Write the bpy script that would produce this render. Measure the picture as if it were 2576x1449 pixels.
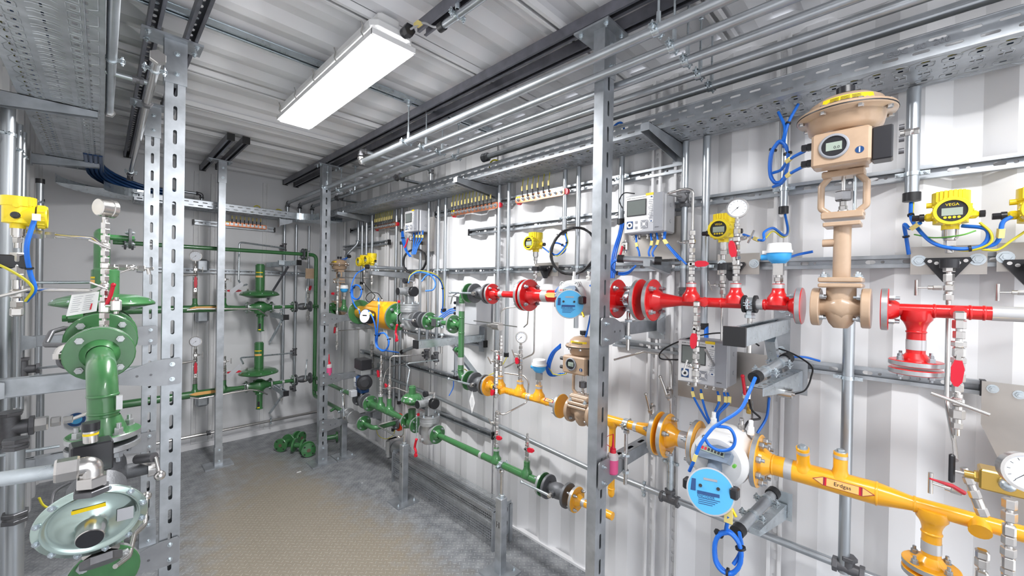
import bpy, math, random
from mathutils import Vector as V, Matrix
random.seed(7)
sc = bpy.context.scene
C = sc.collection
for o in list(bpy.data.objects): bpy.data.objects.remove(o)
PI = math.pi
# ---------------------------------------------------------------- camera
F, YAW, PITCH, ROLL, H = 1012.4, 0.7941, -0.0054, 0.0178, 1.5
def _axes():
    y, p, r = YAW, PITCH, ROLL
    f = V((math.sin(y)*math.cos(p), math.cos(y)*math.cos(p), math.sin(p)))
    rt = V((math.cos(y), -math.sin(y), 0)); up = rt.cross(f)
    return math.cos(r)*rt+math.sin(r)*up, -math.sin(r)*rt+math.cos(r)*up, f
AR, AU, AF = _axes()
CAM = V((0, 0, H))
cd = bpy.data.cameras.new('camera'); cam = bpy.data.objects.new('camera', cd); C.objects.link(cam)
cd.sensor_width = 36; cd.lens = F/2576*36; cd.clip_start = 0.05; cd.clip_end = 60
cam.matrix_world = Matrix(((AR.x, AU.x, -AF.x, 0), (AR.y, AU.y, -AF.y, 0), (AR.z, AU.z, -AF.z, H), (0, 0, 0, 1)))
sc.camera = cam
# ---------------------------------------------------------------- light and exposure
sc.view_settings.view_transform = 'Standard'; sc.view_settings.look = 'None'
sc.view_settings.gamma = 1; sc.view_settings.use_curve_mapping = False
sc.view_settings.exposure = .88
LAMP, LAMP2 = 50.0, 28.0      # strength of the fluorescent diffusers
w = bpy.data.worlds.new('daylight'); sc.world = w; w.use_nodes = True
w.node_tree.nodes['Background'].inputs[0].default_value = (0.93, 0.96, 1, 1)
w.node_tree.nodes['Background'].inputs[1].default_value = 1.3
try: sc.cycles.max_bounces = 8; sc.cycles.diffuse_bounces = 5; sc.cycles.glossy_bounces = 4; sc.cycles.caustics_reflective = False; sc.cycles.sample_clamp_indirect = 6
except Exception: pass
# ---------------------------------------------------------------- survey: a sight line from the camera point cut with a plane of the room
def sight(u, v): return AR*((u-1288)/F) - AU*((v-724.5)/F) + AF
def WX(u, v, x): d = sight(u, v); return CAM + d*(x/d.x)
def WY(u, v, y): d = sight(u, v); return CAM + d*(y/d.y)
def WZ(u, v, z): d = sight(u, v); return CAM + d*((z-H)/d.z)
def LY(u, x, z):     # y of the point of the line (x, *, z) seen in column u
    k = (u-1288)/F; q = V((x, 0, z-H))
    a = q.dot(AR) - k*q.dot(AF); b = AR.y - k*AF.y
    return -a/b
def LX(u, y, z):
    k = (u-1288)/F; q = V((0, y, z-H))
    a = q.dot(AR) - k*q.dot(AF); b = AR.x - k*AF.x
    return -a/b
def LZ(v, x, y):
    k = -(v-724.5)/F; q = V((x, y, 0))
    a = q.dot(AU) - k*q.dot(AF); b = AU.z - k*AF.z
    return H - a/b
# ---------------------------------------------------------------- materials
def mat(name, col, rough=.5, metal=0.0, mott=0.0, mscale=20, bump=0.0, bscale=60, emit=0, coat=0, trans=0, stretch=None, spec=None):
    m = bpy.data.materials.new(name); m.use_nodes = True; nt = m.node_tree; b = nt.nodes['Principled BSDF']
    c = (*col, 1); b.inputs['Base Color'].default_value = c; b.inputs['Roughness'].default_value = rough; b.inputs['Metallic'].default_value = metal
    if spec is not None: b.inputs['Specular IOR Level'].default_value = spec
    if coat: b.inputs['Coat Weight'].default_value = coat; b.inputs['Coat Roughness'].default_value = .08
    if trans: b.inputs['Transmission Weight'].default_value = trans
    if emit: b.inputs['Emission Color'].default_value = c; b.inputs['Emission Strength'].default_value = emit
    tc = nt.nodes.new('ShaderNodeTexCoord'); out = tc.outputs['Object']
    if stretch:
        mp = nt.nodes.new('ShaderNodeMapping'); mp.inputs['Scale'].default_value = stretch; nt.links.new(out, mp.inputs[0]); out = mp.outputs[0]
    if mott:
        n = nt.nodes.new('ShaderNodeTexNoise'); n.inputs['Scale'].default_value = mscale; n.inputs['Detail'].default_value = 4
        nt.links.new(out, n.inputs['Vector'])
        r = nt.nodes.new('ShaderNodeValToRGB'); r.color_ramp.elements[0].position = .3; r.color_ramp.elements[1].position = .7
        r.color_ramp.elements[0].color = (*[x*(1-mott) for x in col], 1); r.color_ramp.elements[1].color = (*[min(1, x*(1+mott)) for x in col], 1)
        nt.links.new(n.outputs['Fac'], r.inputs[0]); nt.links.new(r.outputs[0], b.inputs['Base Color'])
        ma = nt.nodes.new('ShaderNodeMapRange'); ma.inputs[3].default_value = max(0.02, rough-.1*mott*3); ma.inputs[4].default_value = min(1, rough+.1*mott*3)
        nt.links.new(n.outputs['Fac'], ma.inputs[0]); nt.links.new(ma.outputs[0], b.inputs['Roughness'])
    if bump:
        n = nt.nodes.new('ShaderNodeTexNoise'); n.inputs['Scale'].default_value = bscale; nt.links.new(out, n.inputs['Vector'])
        bp = nt.nodes.new('ShaderNodeBump'); bp.inputs['Strength'].default_value = bump; bp.inputs['Distance'].default_value = .002
        nt.links.new(n.outputs['Fac'], bp.inputs['Height']); nt.links.new(bp.outputs[0], b.inputs['Normal'])
    return m
MT = dict(
 galv=mat('galvanized_steel', (.43, .455, .485), .38, .75, .22, 14),
 galv2=mat('bright_zinc_plating', (.60, .66, .70), .28, .85, .10, 30),
 tube=mat('galvanized_conduit', (.48, .51, .54), .32, .8, .12, 9, stretch=(1, 1, .15)),
 dark=mat('dark_zinc_channel', (.20, .20, .23), .40, .75, .15, 20),
 steel=mat('stainless_steel', (.62, .60, .58), .22, .95, .06, 40),
 steeld=mat('phosphated_steel', (.16, .16, .17), .42, .7, .15, 40),
 plate=mat('brushed_stainless_sheet', (.47, .44, .41), .36, .8, .12, 6),
 cast=mat('grey_cast_iron', (.13, .135, .145), .5, .35, .1, 60, bump=.3, bscale=200),
 alu=mat('cast_aluminium', (.42, .43, .44), .42, .6, .08, 40, bump=.2, bscale=150),
 galvd=mat('galvanized_plate', (.33, .34, .36), .42, .7, .15, 12),
 wall=mat('white_wall_paint', (.84, .84, .855), .45, 0, .01, 3),
 wallb=mat('back_wall_paint', (.80, .80, .82), .4, 0, .015, 3),
 ceil=mat('ceiling_paint', (.84, .84, .86), .75, 0, .02, 4, spec=.15),
 whitep=mat('white_rail_paint', (.82, .82, .83), .4),
 green=mat('green_pipe_paint', (.045, .17, .055), .28, 0, .06, 30, bump=.12, bscale=90, coat=.5),
 red=mat('red_pipe_paint', (.62, .008, .010), .28, 0, .04, 30, coat=.3),
 yellow=mat('yellow_pipe_paint', (.86, .40, .012), .28, 0, .04, 30, coat=.35),
 beige=mat('beige_valve_paint', (.47, .33, .225), .34, 0, .05, 30, bump=.15, bscale=80, coat=.3),
 yel=mat('bright_yellow_paint', (.88, .68, .02), .35, 0, .03, 20),
 black=mat('black_rubber', (.012, .012, .014), .45),
 blackp=mat('black_plastic', (.02, .02, .024), .3),
 blue=mat('blue_cable_sheath', (.015, .16, .68), .38),
 blued=mat('dark_blue_housing', (.012, .06, .19), .3),
 yg=mat('yellow_green_wire', (.62, .55, .03), .4),
 grn2=mat('green_wire', (.12, .42, .05), .4),
 copper=mat('copper_bar', (.62, .24, .13), .32, .8, .15, 30),
 redp=mat('red_plastic', (.62, .008, .03), .3),
 orange=mat('orange_red_ring', (.85, .07, .01), .35),
 grey=mat('light_grey_housing', (.50, .51, .54), .42),
 greyd=mat('mid_grey_panel', (.30, .31, .34), .42),
 lcd=mat('lcd_glass', (.17, .19, .18), .15),
 lcd2=mat('lcd_green', (.34, .40, .34), .2),
 white=mat('white_plastic', (.80, .80, .80), .4),
 gasw=mat('white_meter_body', (.68, .68, .68), .38, 0, .03, 30, bump=.2, bscale=120),
 tag=mat('yellow_label', (.85, .70, .25), .5), tagy=mat('yellow_sticker', (.92, .66, .01), .4),
 orl=mat('orange_label', (.92, .50, .16), .45), purple=mat('violet_stripe', (.28, .02, .05), .5),
 skyb=mat('sky_blue_housing', (.05, .38, .80), .35),
 face=mat('blue_dial_face', (.075, .38, .68), .25), clearb=mat('smoked_housing', (.20, .25, .32), .15),
 brass=mat('brass', (.62, .40, .10), .28, .9), gface=mat('gauge_face', (.82, .84, .9), .3),
 ink=mat('black_ink', (.02, .02, .02), .6), silver=mat('silver_band', (.55, .55, .56), .35, .5),
 pink=mat('pink_liquid', (.80, .10, .28), .3, trans=.2), bottle=mat('milky_bottle', (.78, .70, .72), .3, trans=.3),
 paper=mat('printed_paper', (.80, .80, .80), .6),
 rim=mat('machined_rim', (.46, .47, .48), .35, .7, .1, 60), grime=mat('inner_rust', (.14, .10, .07), .7),
 zincy=mat('iridescent_zinc', (.50, .62, .58), .2, .85, .12, 8),
 lampw=mat('lamp_diffuser', (1, 1, 1), .5, emit=LAMP), lampw2=mat('second_lamp_diffuser', (1, 1, 1), .5, emit=LAMP2), lamph=mat('lamp_housing', (.75, .75, .75), .4),
 cableg=mat('grey_cable', (.42, .42, .44), .45),
)
# ---------------------------------------------------------------- mesh builder
def frame(A):
    A = V(A).normalized(); t = V((0, 0, 1)) if abs(A.z) < .9 else V((1, 0, 0))
    U = A.cross(t).normalized(); return A, U, A.cross(U)
class MB:
    def __init__(s): s.v = []; s.f = []; s.k = []; s.mats = []; s.sm = []
    def mi(s, m):
        if m not in s.mats: s.mats.append(m)
        return s.mats.index(m)
    def add(s, vs, fs, m, smooth=False):
        n = len(s.v); s.v += [V(x) for x in vs]; i = s.mi(m)
        for f in fs: s.f.append([n+j for j in f]); s.k.append(i); s.sm.append(smooth)
        return s
    def box(s, c, size, m, R=None, bev=0):
        c = V(c); hx, hy, hz = [x/2 for x in size]
        if bev:
            b = min(bev, hx*.9, hy*.9, hz*.9); vs = []; 
            for z, (ix) in ((-hz, b), (-hz+b, 0), (hz-b, 0), (hz, b)):
                x0, y0 = hx-ix, hy-ix
                bb = b if ix == 0 else b*.5
                for (px, py) in ((x0, y0-bb), (x0-bb, y0), (-x0+bb, y0), (-x0, y0-bb), (-x0, -y0+bb), (-x0+bb, -y0), (x0-bb, -y0), (x0, -y0+bb)): vs.append(V((px, py, z)))
            fs = [list(range(8))[::-1], list(range(24, 32))]
            for L in range(3):
                for i in range(8): j = (i+1) % 8; fs.append([L*8+i, L*8+j, L*8+8+j, L*8+8+i])
        else:
            vs = [V((x, y, z)) for z in (-hz, hz) for x, y in ((-hx, -hy), (hx, -hy), (hx, hy), (-hx, hy))]
            fs = [[3, 2, 1, 0], [4, 5, 6, 7], [0, 1, 5, 4], [1, 2, 6, 5], [2, 3, 7, 6], [3, 0, 4, 7]]
        return s.add([c + (R @ p if R else p) for p in vs], fs, m)
    def cyl(s, a, b, r, m, n=16, r2=None, caps=True, smooth=True):
        return s.lathe(a, V(b)-V(a), [(0, r), ((V(b)-V(a)).length, r if r2 is None else r2)], m, n, caps, smooth)
    def lathe(s, o, A, prof, m, n=24, caps=True, smooth=True, ph=0, hard=True):
        o = V(o); A, U, W = frame(A); rings = []; vs = []; fs = []
        for i, (h, r) in enumerate(prof):
            rings.append(len(vs))
            for k in range(n):
                t = ph+2*PI*k/n; vs.append(o + A*h + (U*math.cos(t)+W*math.sin(t))*r)
            if smooth and hard and 0 < i < len(prof)-1:   # hard edge: duplicate ring
                rings.append(len(vs)); vs += vs[-n:]
        R = [(rings[i], rings[i+1]) for i in range(0, len(rings)-1, 2)] if (smooth and hard and len(prof) > 2) else [(rings[i], rings[i+1]) for i in range(len(rings)-1)]
        for a, b in R:
            for k in range(n): j = (k+1) % n; fs.append([a+k, a+j, b+j, b+k])
        s.add(vs, fs, m, smooth)
        if caps:
            n0 = len(s.v)
            e = []
            if prof[0][1] > 1e-5: e.append((0, 1))
            if prof[-1][1] > 1e-5: e.append((rings[-1], 0))
            for st, rev in e: s.add(vs[st:st+n], [list(range(n))[::-1] if rev else list(range(n))], m)
        return s
    def hex(s, a, b, r, m, ph=0): return s.lathe(a, V(b)-V(a), [(0, r*.93), ((V(b)-V(a)).length*.1, r), ((V(b)-V(a)).length*.9, r), ((V(b)-V(a)).length, r*.93)], m, 6, True, False, ph)
    def tube(s, pts, r, m, n=8, closed=False, caps=True):
        pts = [V(p) for p in pts]; N = len(pts)
        if N < 2: return s
        T = []
        for i in range(N):
            a = pts[(i-1) % N] if (closed or i > 0) else pts[0]; b = pts[(i+1) % N] if (closed or i < N-1) else pts[-1]
            d = b-a; T.append(d.normalized() if d.length > 1e-9 else V((0, 0, 1)))
        _, U, _ = frame(T[0]); vs = []; fs = []
        rr = r if isinstance(r, (list, tuple)) else [r]*N
        for i in range(N):
            U = (U - T[i]*U.dot(T[i]));
            if U.length < 1e-6: _, U, _ = frame(T[i])
            U.normalize(); W = T[i].cross(U)
            for k in range(n): t = 2*PI*k/n; vs.append(pts[i] + (U*math.cos(t)+W*math.sin(t))*rr[i])
        for i in range(N if closed else N-1):
            a = i*n; b = ((i+1) % N)*n
            for k in range(n): j = (k+1) % n; fs.append([a+k, a+j, b+j, b+k])
        s.add(vs, fs, m, True)
        if caps and not closed: s.add(vs[:n], [list(range(n))[::-1]], m); s.add(vs[-n:], [list(range(n))], m)
        return s
    def sph(s, c, r, m, n=14, sc_=(1, 1, 1)):
        vs = []; fs = []; L = n//2; c = V(c)
        for i in range(L+1):
            a = PI*i/L
            for k in range(n): t = 2*PI*k/n; vs.append(c + V((math.sin(a)*math.cos(t)*r*sc_[0], math.sin(a)*math.sin(t)*r*sc_[1], math.cos(a)*r*sc_[2])))
        for i in range(L):
            for k in range(n): j = (k+1) % n; fs.append([i*n+k, (i+1)*n+k, (i+1)*n+j, i*n+j])
        return s.add(vs, fs, m, True)
    def prism(s, pts, o, U, W, d, m):       # polygon pts (2d) in plane o,U,W, extruded by vector d
        o = V(o); U = V(U); W = V(W); d = V(d); n = len(pts)
        a = [o+U*x+W*y for x, y in pts]; b = [p+d for p in a]
        return s.add(a+b, [list(range(n))[::-1], list(range(n, 2*n))]+[[i, (i+1) % n, n+(i+1) % n, n+i] for i in range(n)], m)
    def slots(s, o, U, W, L, Wd, cells, m, t=.002):
        """sheet o + U*[0,L] + W*[0,Wd] with one stadium hole per cell; cells = repeating [(pitch, length, width)]"""
        o = V(o); U = V(U).normalized(); W = V(W).normalized(); N = U.cross(W)*t; x = 0; i = 0
        tot = sum(c[0] for c in cells)
        while x < L-1e-6:
            p, sl, sw = cells[i % len(cells)]; i += 1; x1 = min(L, x+p)
            def q(a, b, back=False): return o+U*a+W*b+(N if back else V((0, 0, 0)))
            if x1-x < p-1e-6 or sl <= 0:
                vs = [q(x, 0), q(x1, 0), q(x1, Wd), q(x, Wd)]; vs += [v+N for v in vs]
                s.add(vs, [[0, 1, 2, 3], [7, 6, 5, 4], [0, 4, 5, 1], [3, 2, 6, 7]], m)
            else:
                cx = (x+x1)/2; cy = Wd/2; r = min(sl, sw)/2; pts = []
                if sl >= sw:
                    for k in range(5): a = -PI/2+PI*k/4; pts.append((cx+sl/2-r+r*math.cos(a), cy+r*math.sin(a)))
                    for k in range(5): a = PI/2+PI*k/4; pts.append((cx-sl/2+r+r*math.cos(a), cy+r*math.sin(a)))
                else:
                    for k in range(5): a = -PI/4+ -PI/2*0 + PI/2*k/4; pts.append((cx+r*math.cos(a), cy+(sw/2-r)*math.sin(a)+r*math.sin(a)))
                    for k in range(5): a = 3*PI/4+PI/2*k/4; pts.append((cx+r*math.cos(a), cy+(sw/2)*math.sin(a)))
                for back in (0, 1):
                    vs = [q(x, 0, back), q(x1, 0, back), q(x1, Wd, back), q(x, Wd, back)]+[q(a, b, back) for a, b in pts]
                    fs = [[0, 1, 4, 13], [1, 2, 8, 7, 6, 5, 4], [2, 3, 9, 8], [3, 0, 13, 12, 11, 10, 9]]
                    s.add(vs, [f[::-1] for f in fs] if back else fs, m)
                vs = [q(a, b) for a, b in pts]+[q(a, b, True) for a, b in pts]
                s.add(vs, [[k, (k+1) % 10, 10+(k+1) % 10, 10+k] for k in range(10)], m)
                s.add([q(x, 0), q(x1, 0), q(x1, 0, 1), q(x, 0, 1), q(x, Wd), q(x1, Wd), q(x1, Wd, 1), q(x, Wd, 1)], [[0, 3, 2, 1], [4, 5, 6, 7]], m)
            x = x1
        return s
    def mesh(s, name, off=V((0, 0, 0))):
        me = bpy.data.meshes.new(name); me.from_pydata([v-off for v in s.v], [], s.f)
        for m in s.mats: me.materials.append(MT[m])
        me.polygons.foreach_set('material_index', s.k); me.polygons.foreach_set('use_smooth', s.sm); me.update()
        return me
def rootloc(o):
    p = V((0, 0, 0))
    while o: p += o.location; o = o.parent
    return p
def part(name, mb, parent, label=None):
    o = bpy.data.objects.new(name, mb.mesh(name, rootloc(parent))); C.objects.link(o); o.parent = parent
    if label: o['label'] = label
    return o
def tag(o, label, cat, group=None):
    o['label'] = label; o['category'] = cat
    if group: o['group'] = group
    return o
def thing(name, label, cat, loc, group=None):
    o = bpy.data.objects.new(name, None); o.empty_display_size = .05; C.objects.link(o); o.location = V(loc)
    return tag(o, label, cat, group)
def single(name, mb, label, cat, group=None):
    lo = V([min(v[i] for v in mb.v) for i in range(3)]); hi = V([max(v[i] for v in mb.v) for i in range(3)])
    c = (lo+hi)/2; c.z = lo.z
    o = bpy.data.objects.new(name, mb.mesh(name, c)); C.objects.link(o); o.location = c
    return tag(o, label, cat, group)
def struct(name, mb, parent=None):
    o = bpy.data.objects.new(name, mb.mesh(name)); C.objects.link(o); o['kind'] = 'structure'
    if parent: o.parent = parent
    return o
def dup(root, d, label=None, group=None):
    def cp(o, par):
        c = o.copy(); C.objects.link(c); c.parent = par
        for ch in [x for x in kids.get(o.name, [])]: cp(ch, c)
        return c
    kids = {}
    for o in list(C.objects):
        if o.parent: kids.setdefault(o.parent.name, []).append(o)
    c = cp(root, None); c.location = root.location + V(d)
    if label: c['label'] = label
    if group: c['group'] = group; root['group'] = group
    return c
def fil(pts, r, n=6):
    pts = [V(p) for p in pts]; out = [pts[0]]
    for i in range(1, len(pts)-1):
        a, b, c = pts[i-1], pts[i], pts[i+1]; d1 = (a-b); d2 = (c-b)
        ang = d1.angle(d2) if d1.length > 1e-6 and d2.length > 1e-6 else PI
        if ang > 3.1: out.append(b); continue
        L = min(r/math.tan(ang/2), d1.length*.49, d2.length*.49); p = b+d1.normalized()*L; q = b+d2.normalized()*L
        for k in range(n+1): t = k/n; out.append(p*(1-t)**2+b*2*t*(1-t)+q*t*t)
    out.append(pts[-1]); return out
def spline(pts, n=8):
    pts = [V(p) for p in pts]; P = [pts[0]*2-pts[1]]+pts+[pts[-1]*2-pts[-2]]; out = []
    for i in range(1, len(P)-2):
        for k in range(n):
            t = k/n; a, b, c, d = P[i-1:i+3]
            out.append(.5*((2*b)+(c-a)*t+(2*a-5*b+4*c-d)*t*t+(3*b-a-3*c+d)*t**3))
    out.append(pts[-1]); return out
def text(parent, s, o, U, W, size, m, name='lettering', center=True):
    cu = bpy.data.curves.new('t', 'FONT'); cu.body = s; cu.size = size; cu.resolution_u = 2
    if center: cu.align_x = 'CENTER'; cu.align_y = 'CENTER'
    ob = bpy.data.objects.new('t', cu); C.objects.link(ob); bpy.context.view_layer.update()
    me = bpy.data.meshes.new_from_object(ob); bpy.data.objects.remove(ob)
    U = V(U).normalized(); W = V(W).normalized(); o = V(o)-rootloc(parent)
    for v in me.vertices: v.co = o + U*v.co.x + W*v.co.y
    me.materials.clear(); me.materials.append(MT[m])
    r = bpy.data.objects.new(name, me); C.objects.link(r); r.parent = parent; return r
X_, Y_, Z_ = V((1, 0, 0)), V((0, 1, 0)), V((0, 0, 1))
# ================================================================ the room
XL, XR, YB, YF, ZC = -.33, 1.82, 4.5, -1.7, 2.54
def floor_mat():
    m = bpy.data.materials.new('checker_plate'); m.use_nodes = True; nt = m.node_tree; b = nt.nodes['Principled BSDF']; L = nt.links.new
    def N(t, **k):
        n = nt.nodes.new(t)
        for a, v in k.items(): setattr(n, a, v)
        return n
    def mth(op, a, b2=None):
        n = N('ShaderNodeMath', operation=op)
        for i, x in enumerate((a, b2)):
            if x is None: continue
            if isinstance(x, (int, float)): n.inputs[i].default_value = x
            else: L(x, n.inputs[i])
        return n.outputs[0]
    tc = N('ShaderNodeTexCoord'); sp = N('ShaderNodeSeparateXYZ'); mp = N('ShaderNodeMapping'); mp.inputs['Rotation'].default_value = (0, 0, PI/4)
    L(tc.outputs['Object'], mp.inputs[0]); L(mp.outputs[0], sp.inputs[0])
    p = .025
    u = mth('DIVIDE', sp.outputs[0], p); v = mth('DIVIDE', sp.outputs[1], p)
    par = mth('MODULO', mth('ABSOLUTE', mth('ADD', mth('FLOOR', u), mth('FLOOR', v))), 2)
    lu = mth('SUBTRACT', mth('FRACT', u), .5); lv = mth('SUBTRACT', mth('FRACT', v), .5)
    a = mth('ADD', mth('MULTIPLY', lu, par), mth('MULTIPLY', lv, mth('SUBTRACT', 1, par)))
    c = mth('ADD', mth('MULTIPLY', lv, par), mth('MULTIPLY', lu, mth('SUBTRACT', 1, par)))
    d = mth('ADD', mth('POWER', mth('DIVIDE', a, .52), 2), mth('POWER', mth('DIVIDE', c, .15), 2))
    h = N('ShaderNodeMapRange', interpolation_type='SMOOTHSTEP'); L(d, h.inputs[0]); h.inputs[1].default_value = 1.0; h.inputs[2].default_value = .35; h.inputs[3].default_value = 0; h.inputs[4].default_value = 1
    bp = N('ShaderNodeBump'); bp.inputs['Strength'].default_value = 1; bp.inputs['Distance'].default_value = .0022; L(h.outputs[0], bp.inputs['Height'])
    n1 = N('ShaderNodeTexNoise'); n1.inputs['Scale'].default_value = 1.6; n1.inputs['Detail'].default_value = 5; L(tc.outputs['Object'], n1.inputs[0])
    n2 = N('ShaderNodeTexNoise'); n2.inputs['Scale'].default_value = 14; n2.inputs['Detail'].default_value = 6; L(tc.outputs['Object'], n2.inputs[0])
    # dusty brown area in the walked middle of the floor
    sx = N('ShaderNodeSeparateXYZ'); L(tc.outputs['Object'], sx.inputs[0])
    dx = mth('DIVIDE', mth('SUBTRACT', sx.outputs[0], .80), .50); dy = mth('DIVIDE', mth('SUBTRACT', sx.outputs[1], 2.1), 1.75)
    rr = mth('ADD', mth('POWER', dx, 2), mth('POWER', dy, 2)); rr = mth('ADD', rr, mth('MULTIPLY', mth('SUBTRACT', n1.outputs[0], .5), 1.6)); rr = mth('ADD', rr, mth('MULTIPLY', mth('SUBTRACT', n2.outputs[0], .5), 1.2))
    mr = N('ShaderNodeMapRange'); L(rr, mr.inputs[0]); mr.inputs[1].default_value = 1.25; mr.inputs[2].default_value = .45; mr.inputs[3].default_value = 0; mr.inputs[4].default_value = .92
    g = N('ShaderNodeValToRGB'); g.color_ramp.elements[0].position = .35; g.color_ramp.elements[0].color = (.20, .21, .225, 1); g.color_ramp.elements[1].position = .65; g.color_ramp.elements[1].color = (.33, .34, .355, 1); L(n2.outputs[0], g.inputs[0])
    mx = N('ShaderNodeMixRGB'); L(mr.outputs[0], mx.inputs[0]); L(g.outputs[0], mx.inputs[1]); mx.inputs[2].default_value = (.34, .295, .23, 1)
    mx2 = N('ShaderNodeMixRGB', blend_type='ADD'); L(mth('MULTIPLY', h.outputs[0], .12), mx2.inputs[0]); L(mx.outputs[0], mx2.inputs[1]); mx2.inputs[2].default_value = (1, 1, 1, 1)
    L(mx2.outputs[0], b.inputs['Base Color']); L(bp.outputs[0], b.inputs['Normal'])
    b.inputs['Metallic'].default_value = .25; b.inputs['Roughness'].default_value = .42
    return m
MT['floor'] = floor_mat()
b = MB(); b.box(((XL+XR)/2, (YF+YB)/2, -.05), (XR-XL+.2, YB-YF+.1, .1), 'floor'); struct('floor', b)
def corr(name, x0, sgn, y0, y1, z0, z1, m, per=.246, ph=0.0, dep=.036):
    """vertical trapezoid corrugation running along y, room side at x0, folds recede by dep in direction sgn"""
    b = MB(); seg = per/4; pts = []; k = math.floor((y0-ph)/per)
    y = ph+k*per
    while y < y1+per:
        for dy, dx in ((0, 0), (seg, 0), (2*seg, dep), (3*seg, dep)):
            if y0 <= y+dy <= y1: pts.append((y+dy, x0+sgn*dx))
        y += per
    pts = [(y0, pts[0][1])]+pts+[(y1, pts[-1][1])]
    vs = []; fs = []
    for yy, xx in pts: vs += [(xx, yy, z0), (xx, yy, z1), (xx+sgn*.003, yy, z0), (xx+sgn*.003, yy, z1)]
    for i in range(len(pts)-1):
        a = i*4; c = a+4
        q = [[a, c, c+1, a+1], [a+2, a+3, c+3, c+2]]
        fs += q if sgn > 0 else [f[::-1] for f in q]
    b.add(vs, fs, m); return b
b = corr('w', XR-.018, 1, YF, YB+.02, -.02, 2.47, 'wall', ph=-.030)
b.box((XR+.02, (YF+YB)/2, 2.51), (.05, YB-YF, .09), 'wall'); struct('wall_right', b)
b = corr('w', XL+.018, -1, YF, YB+.02, -.02, 2.47, 'wall', ph=.05)
b.box((XL-.02, (YF+YB)/2, 2.51), (.05, YB-YF, .09), 'wall'); struct('wall_left', b)
b = MB(); b.box(((XL+XR)/2, YB+.02, 1.3), (XR-XL+.1, .04, 2.6), 'wallb')
for x in (.03, .44, 1.56): b.box((x, YB-.001, 1.27), (.006, .006, 2.5), 'wallb')
struct('wall_back', b)
# sealed joint at the foot of the walls
b = MB(); b.box((XR-.012, (YF+YB)/2, .006), (.03, YB-YF, .012), 'wall'); struct('baseboard_right', b)
b = MB(); b.box(((XL+XR)/2, YB-.006, .02), (XR-XL, .012, .05), 'wallb'); struct('baseboard_back', b)
b = MB(); per = .197; pts = []; y = YF-.1+.07
while y < YB+.02:
    for dy, dz in ((0, 0), (.052, 0), (.098, .03), (.151, .03)): pts.append((y+dy, ZC+dz))
    y += per
vs = []; fs = []
for yy, zz in pts: vs += [(XL-.03, yy, zz), (XR+.03, yy, zz), (XL-.03, yy, zz+.003), (XR+.03, yy, zz+.003)]
for i in range(len(pts)-1): a = i*4; c = a+4; fs += [[a, a+1, c+1, c], [a+2, c+2, c+3, a+3]]
b.add(vs, fs, 'ceil'); struct('ceiling', b)
# open container doors folded at the front end are out of view; daylight enters there
# ---------------------------------------------------------------- channels
def channel(p0, p1, O, m, w=.041, d=.021, slots=True, lip=.009, t=.0025, cells=((.05, .028, .013), )):
    p0 = V(p0); p1 = V(p1); A = (p1-p0).normalized(); O = V(O).normalized(); S = A.cross(O); L = (p1-p0).length; b = MB()
    if slots: b.slots(p0-S*(w/2-.0004), A, S, L, w-.0008, list(cells), m, t*-1 if A.cross(S).dot(O) > 0 else t)
    else: b.prism([(.0003, .0004), (L-.0003, .0004), (L-.0003, w-.0004), (.0003, w-.0004)], p0-S*(w/2), A, S, -O*t, m)
    for sg in (-1, 1):
        b.prism([(0, .0003), (L, .0003), (L, d-t-.0002), (0, d-t-.0002)], p0+S*(sg*(w/2)), A, O, -S*sg*t, m)
        b.prism([(0, 0), (L, 0), (L, lip), (0, lip)], p0+S*(sg*w/2)+O*d, A, -S*sg, -O*t, m)
        b.prism([(0, 0), (L, 0), (L, .003), (0, .003)], p0+S*(sg*(w/2-lip))+O*(d-.004), A, O, -S*sg*t, m)
    return b
def cap(p, A, O, w=.045, d=.025, L=.012, m='black'):
    A = V(A).normalized(); O = V(O).normalized(); S = A.cross(O); b = MB()
    b.prism([(-w/2, -.003), (w/2, -.003), (w/2, d), (-w/2, d)], V(p), S, O, A*L, m); return b
STRUT = ((.03, 0, 0), (.04, .026, .013), (.02, .01, .01))
def rail(name, label, p0, p1, O, m='galv', caps='', group=None, w=.041, d=.021, slots=True, cells=STRUT, cat='mounting rail'):
    t = thing(name, label, cat, p0, group); part('channel', channel(p0, p1, O, m, w, d, slots, cells=cells), t)
    A = (V(p1)-V(p0)).normalized()
    if '0' in caps: part('end_cap', cap(p0, -A, O, w+.004, d+.004), t, 'black plastic end cap')
    if '1' in caps: part('end_cap', cap(p1, A, O, w+.004, d+.004), t, 'black plastic end cap')
    return t
# ceiling rails across the room
for i, y in enumerate((-.5, .03, .53, 1.0, 1.5, 2.0, 2.5, 3.0, 3.5, 4.0, 4.42)):
    zinc = y in (2.0,)
    b = channel((XL, y, ZC-.004), (XR-.01, y, ZC-.004), (0, 0, -1), 'galv2' if zinc else 'whitep', .045, .024, slots=False, lip=.013)
    if zinc: b.box(((XL+XR)/2, y-.0, ZC-.006), (XR-XL-.02, .05, .003), 'galv2')
    if -.1 < y: single('overhead_rail', b, {.03: 'white ceiling channel nearest overhead at the right', .53: 'white ceiling channel above the nearest row of pipe hangers', 1.0: 'white ceiling channel crossing just before the lamp near its cable end', 1.5: 'white ceiling channel over the near end of the lamp', 2.0: 'bare zinc ceiling channel crossing behind the middle of the lamp', 2.5: 'white ceiling channel just past the far end of the lamp', 3.0: 'white ceiling channel second beyond the lamp', 3.5: 'white ceiling channel carrying the short black capped rails', 4.0: 'white ceiling channel last but one before the back wall', 4.42: 'white ceiling channel against the top of the back wall'}[y], 'overhead rail')
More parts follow.
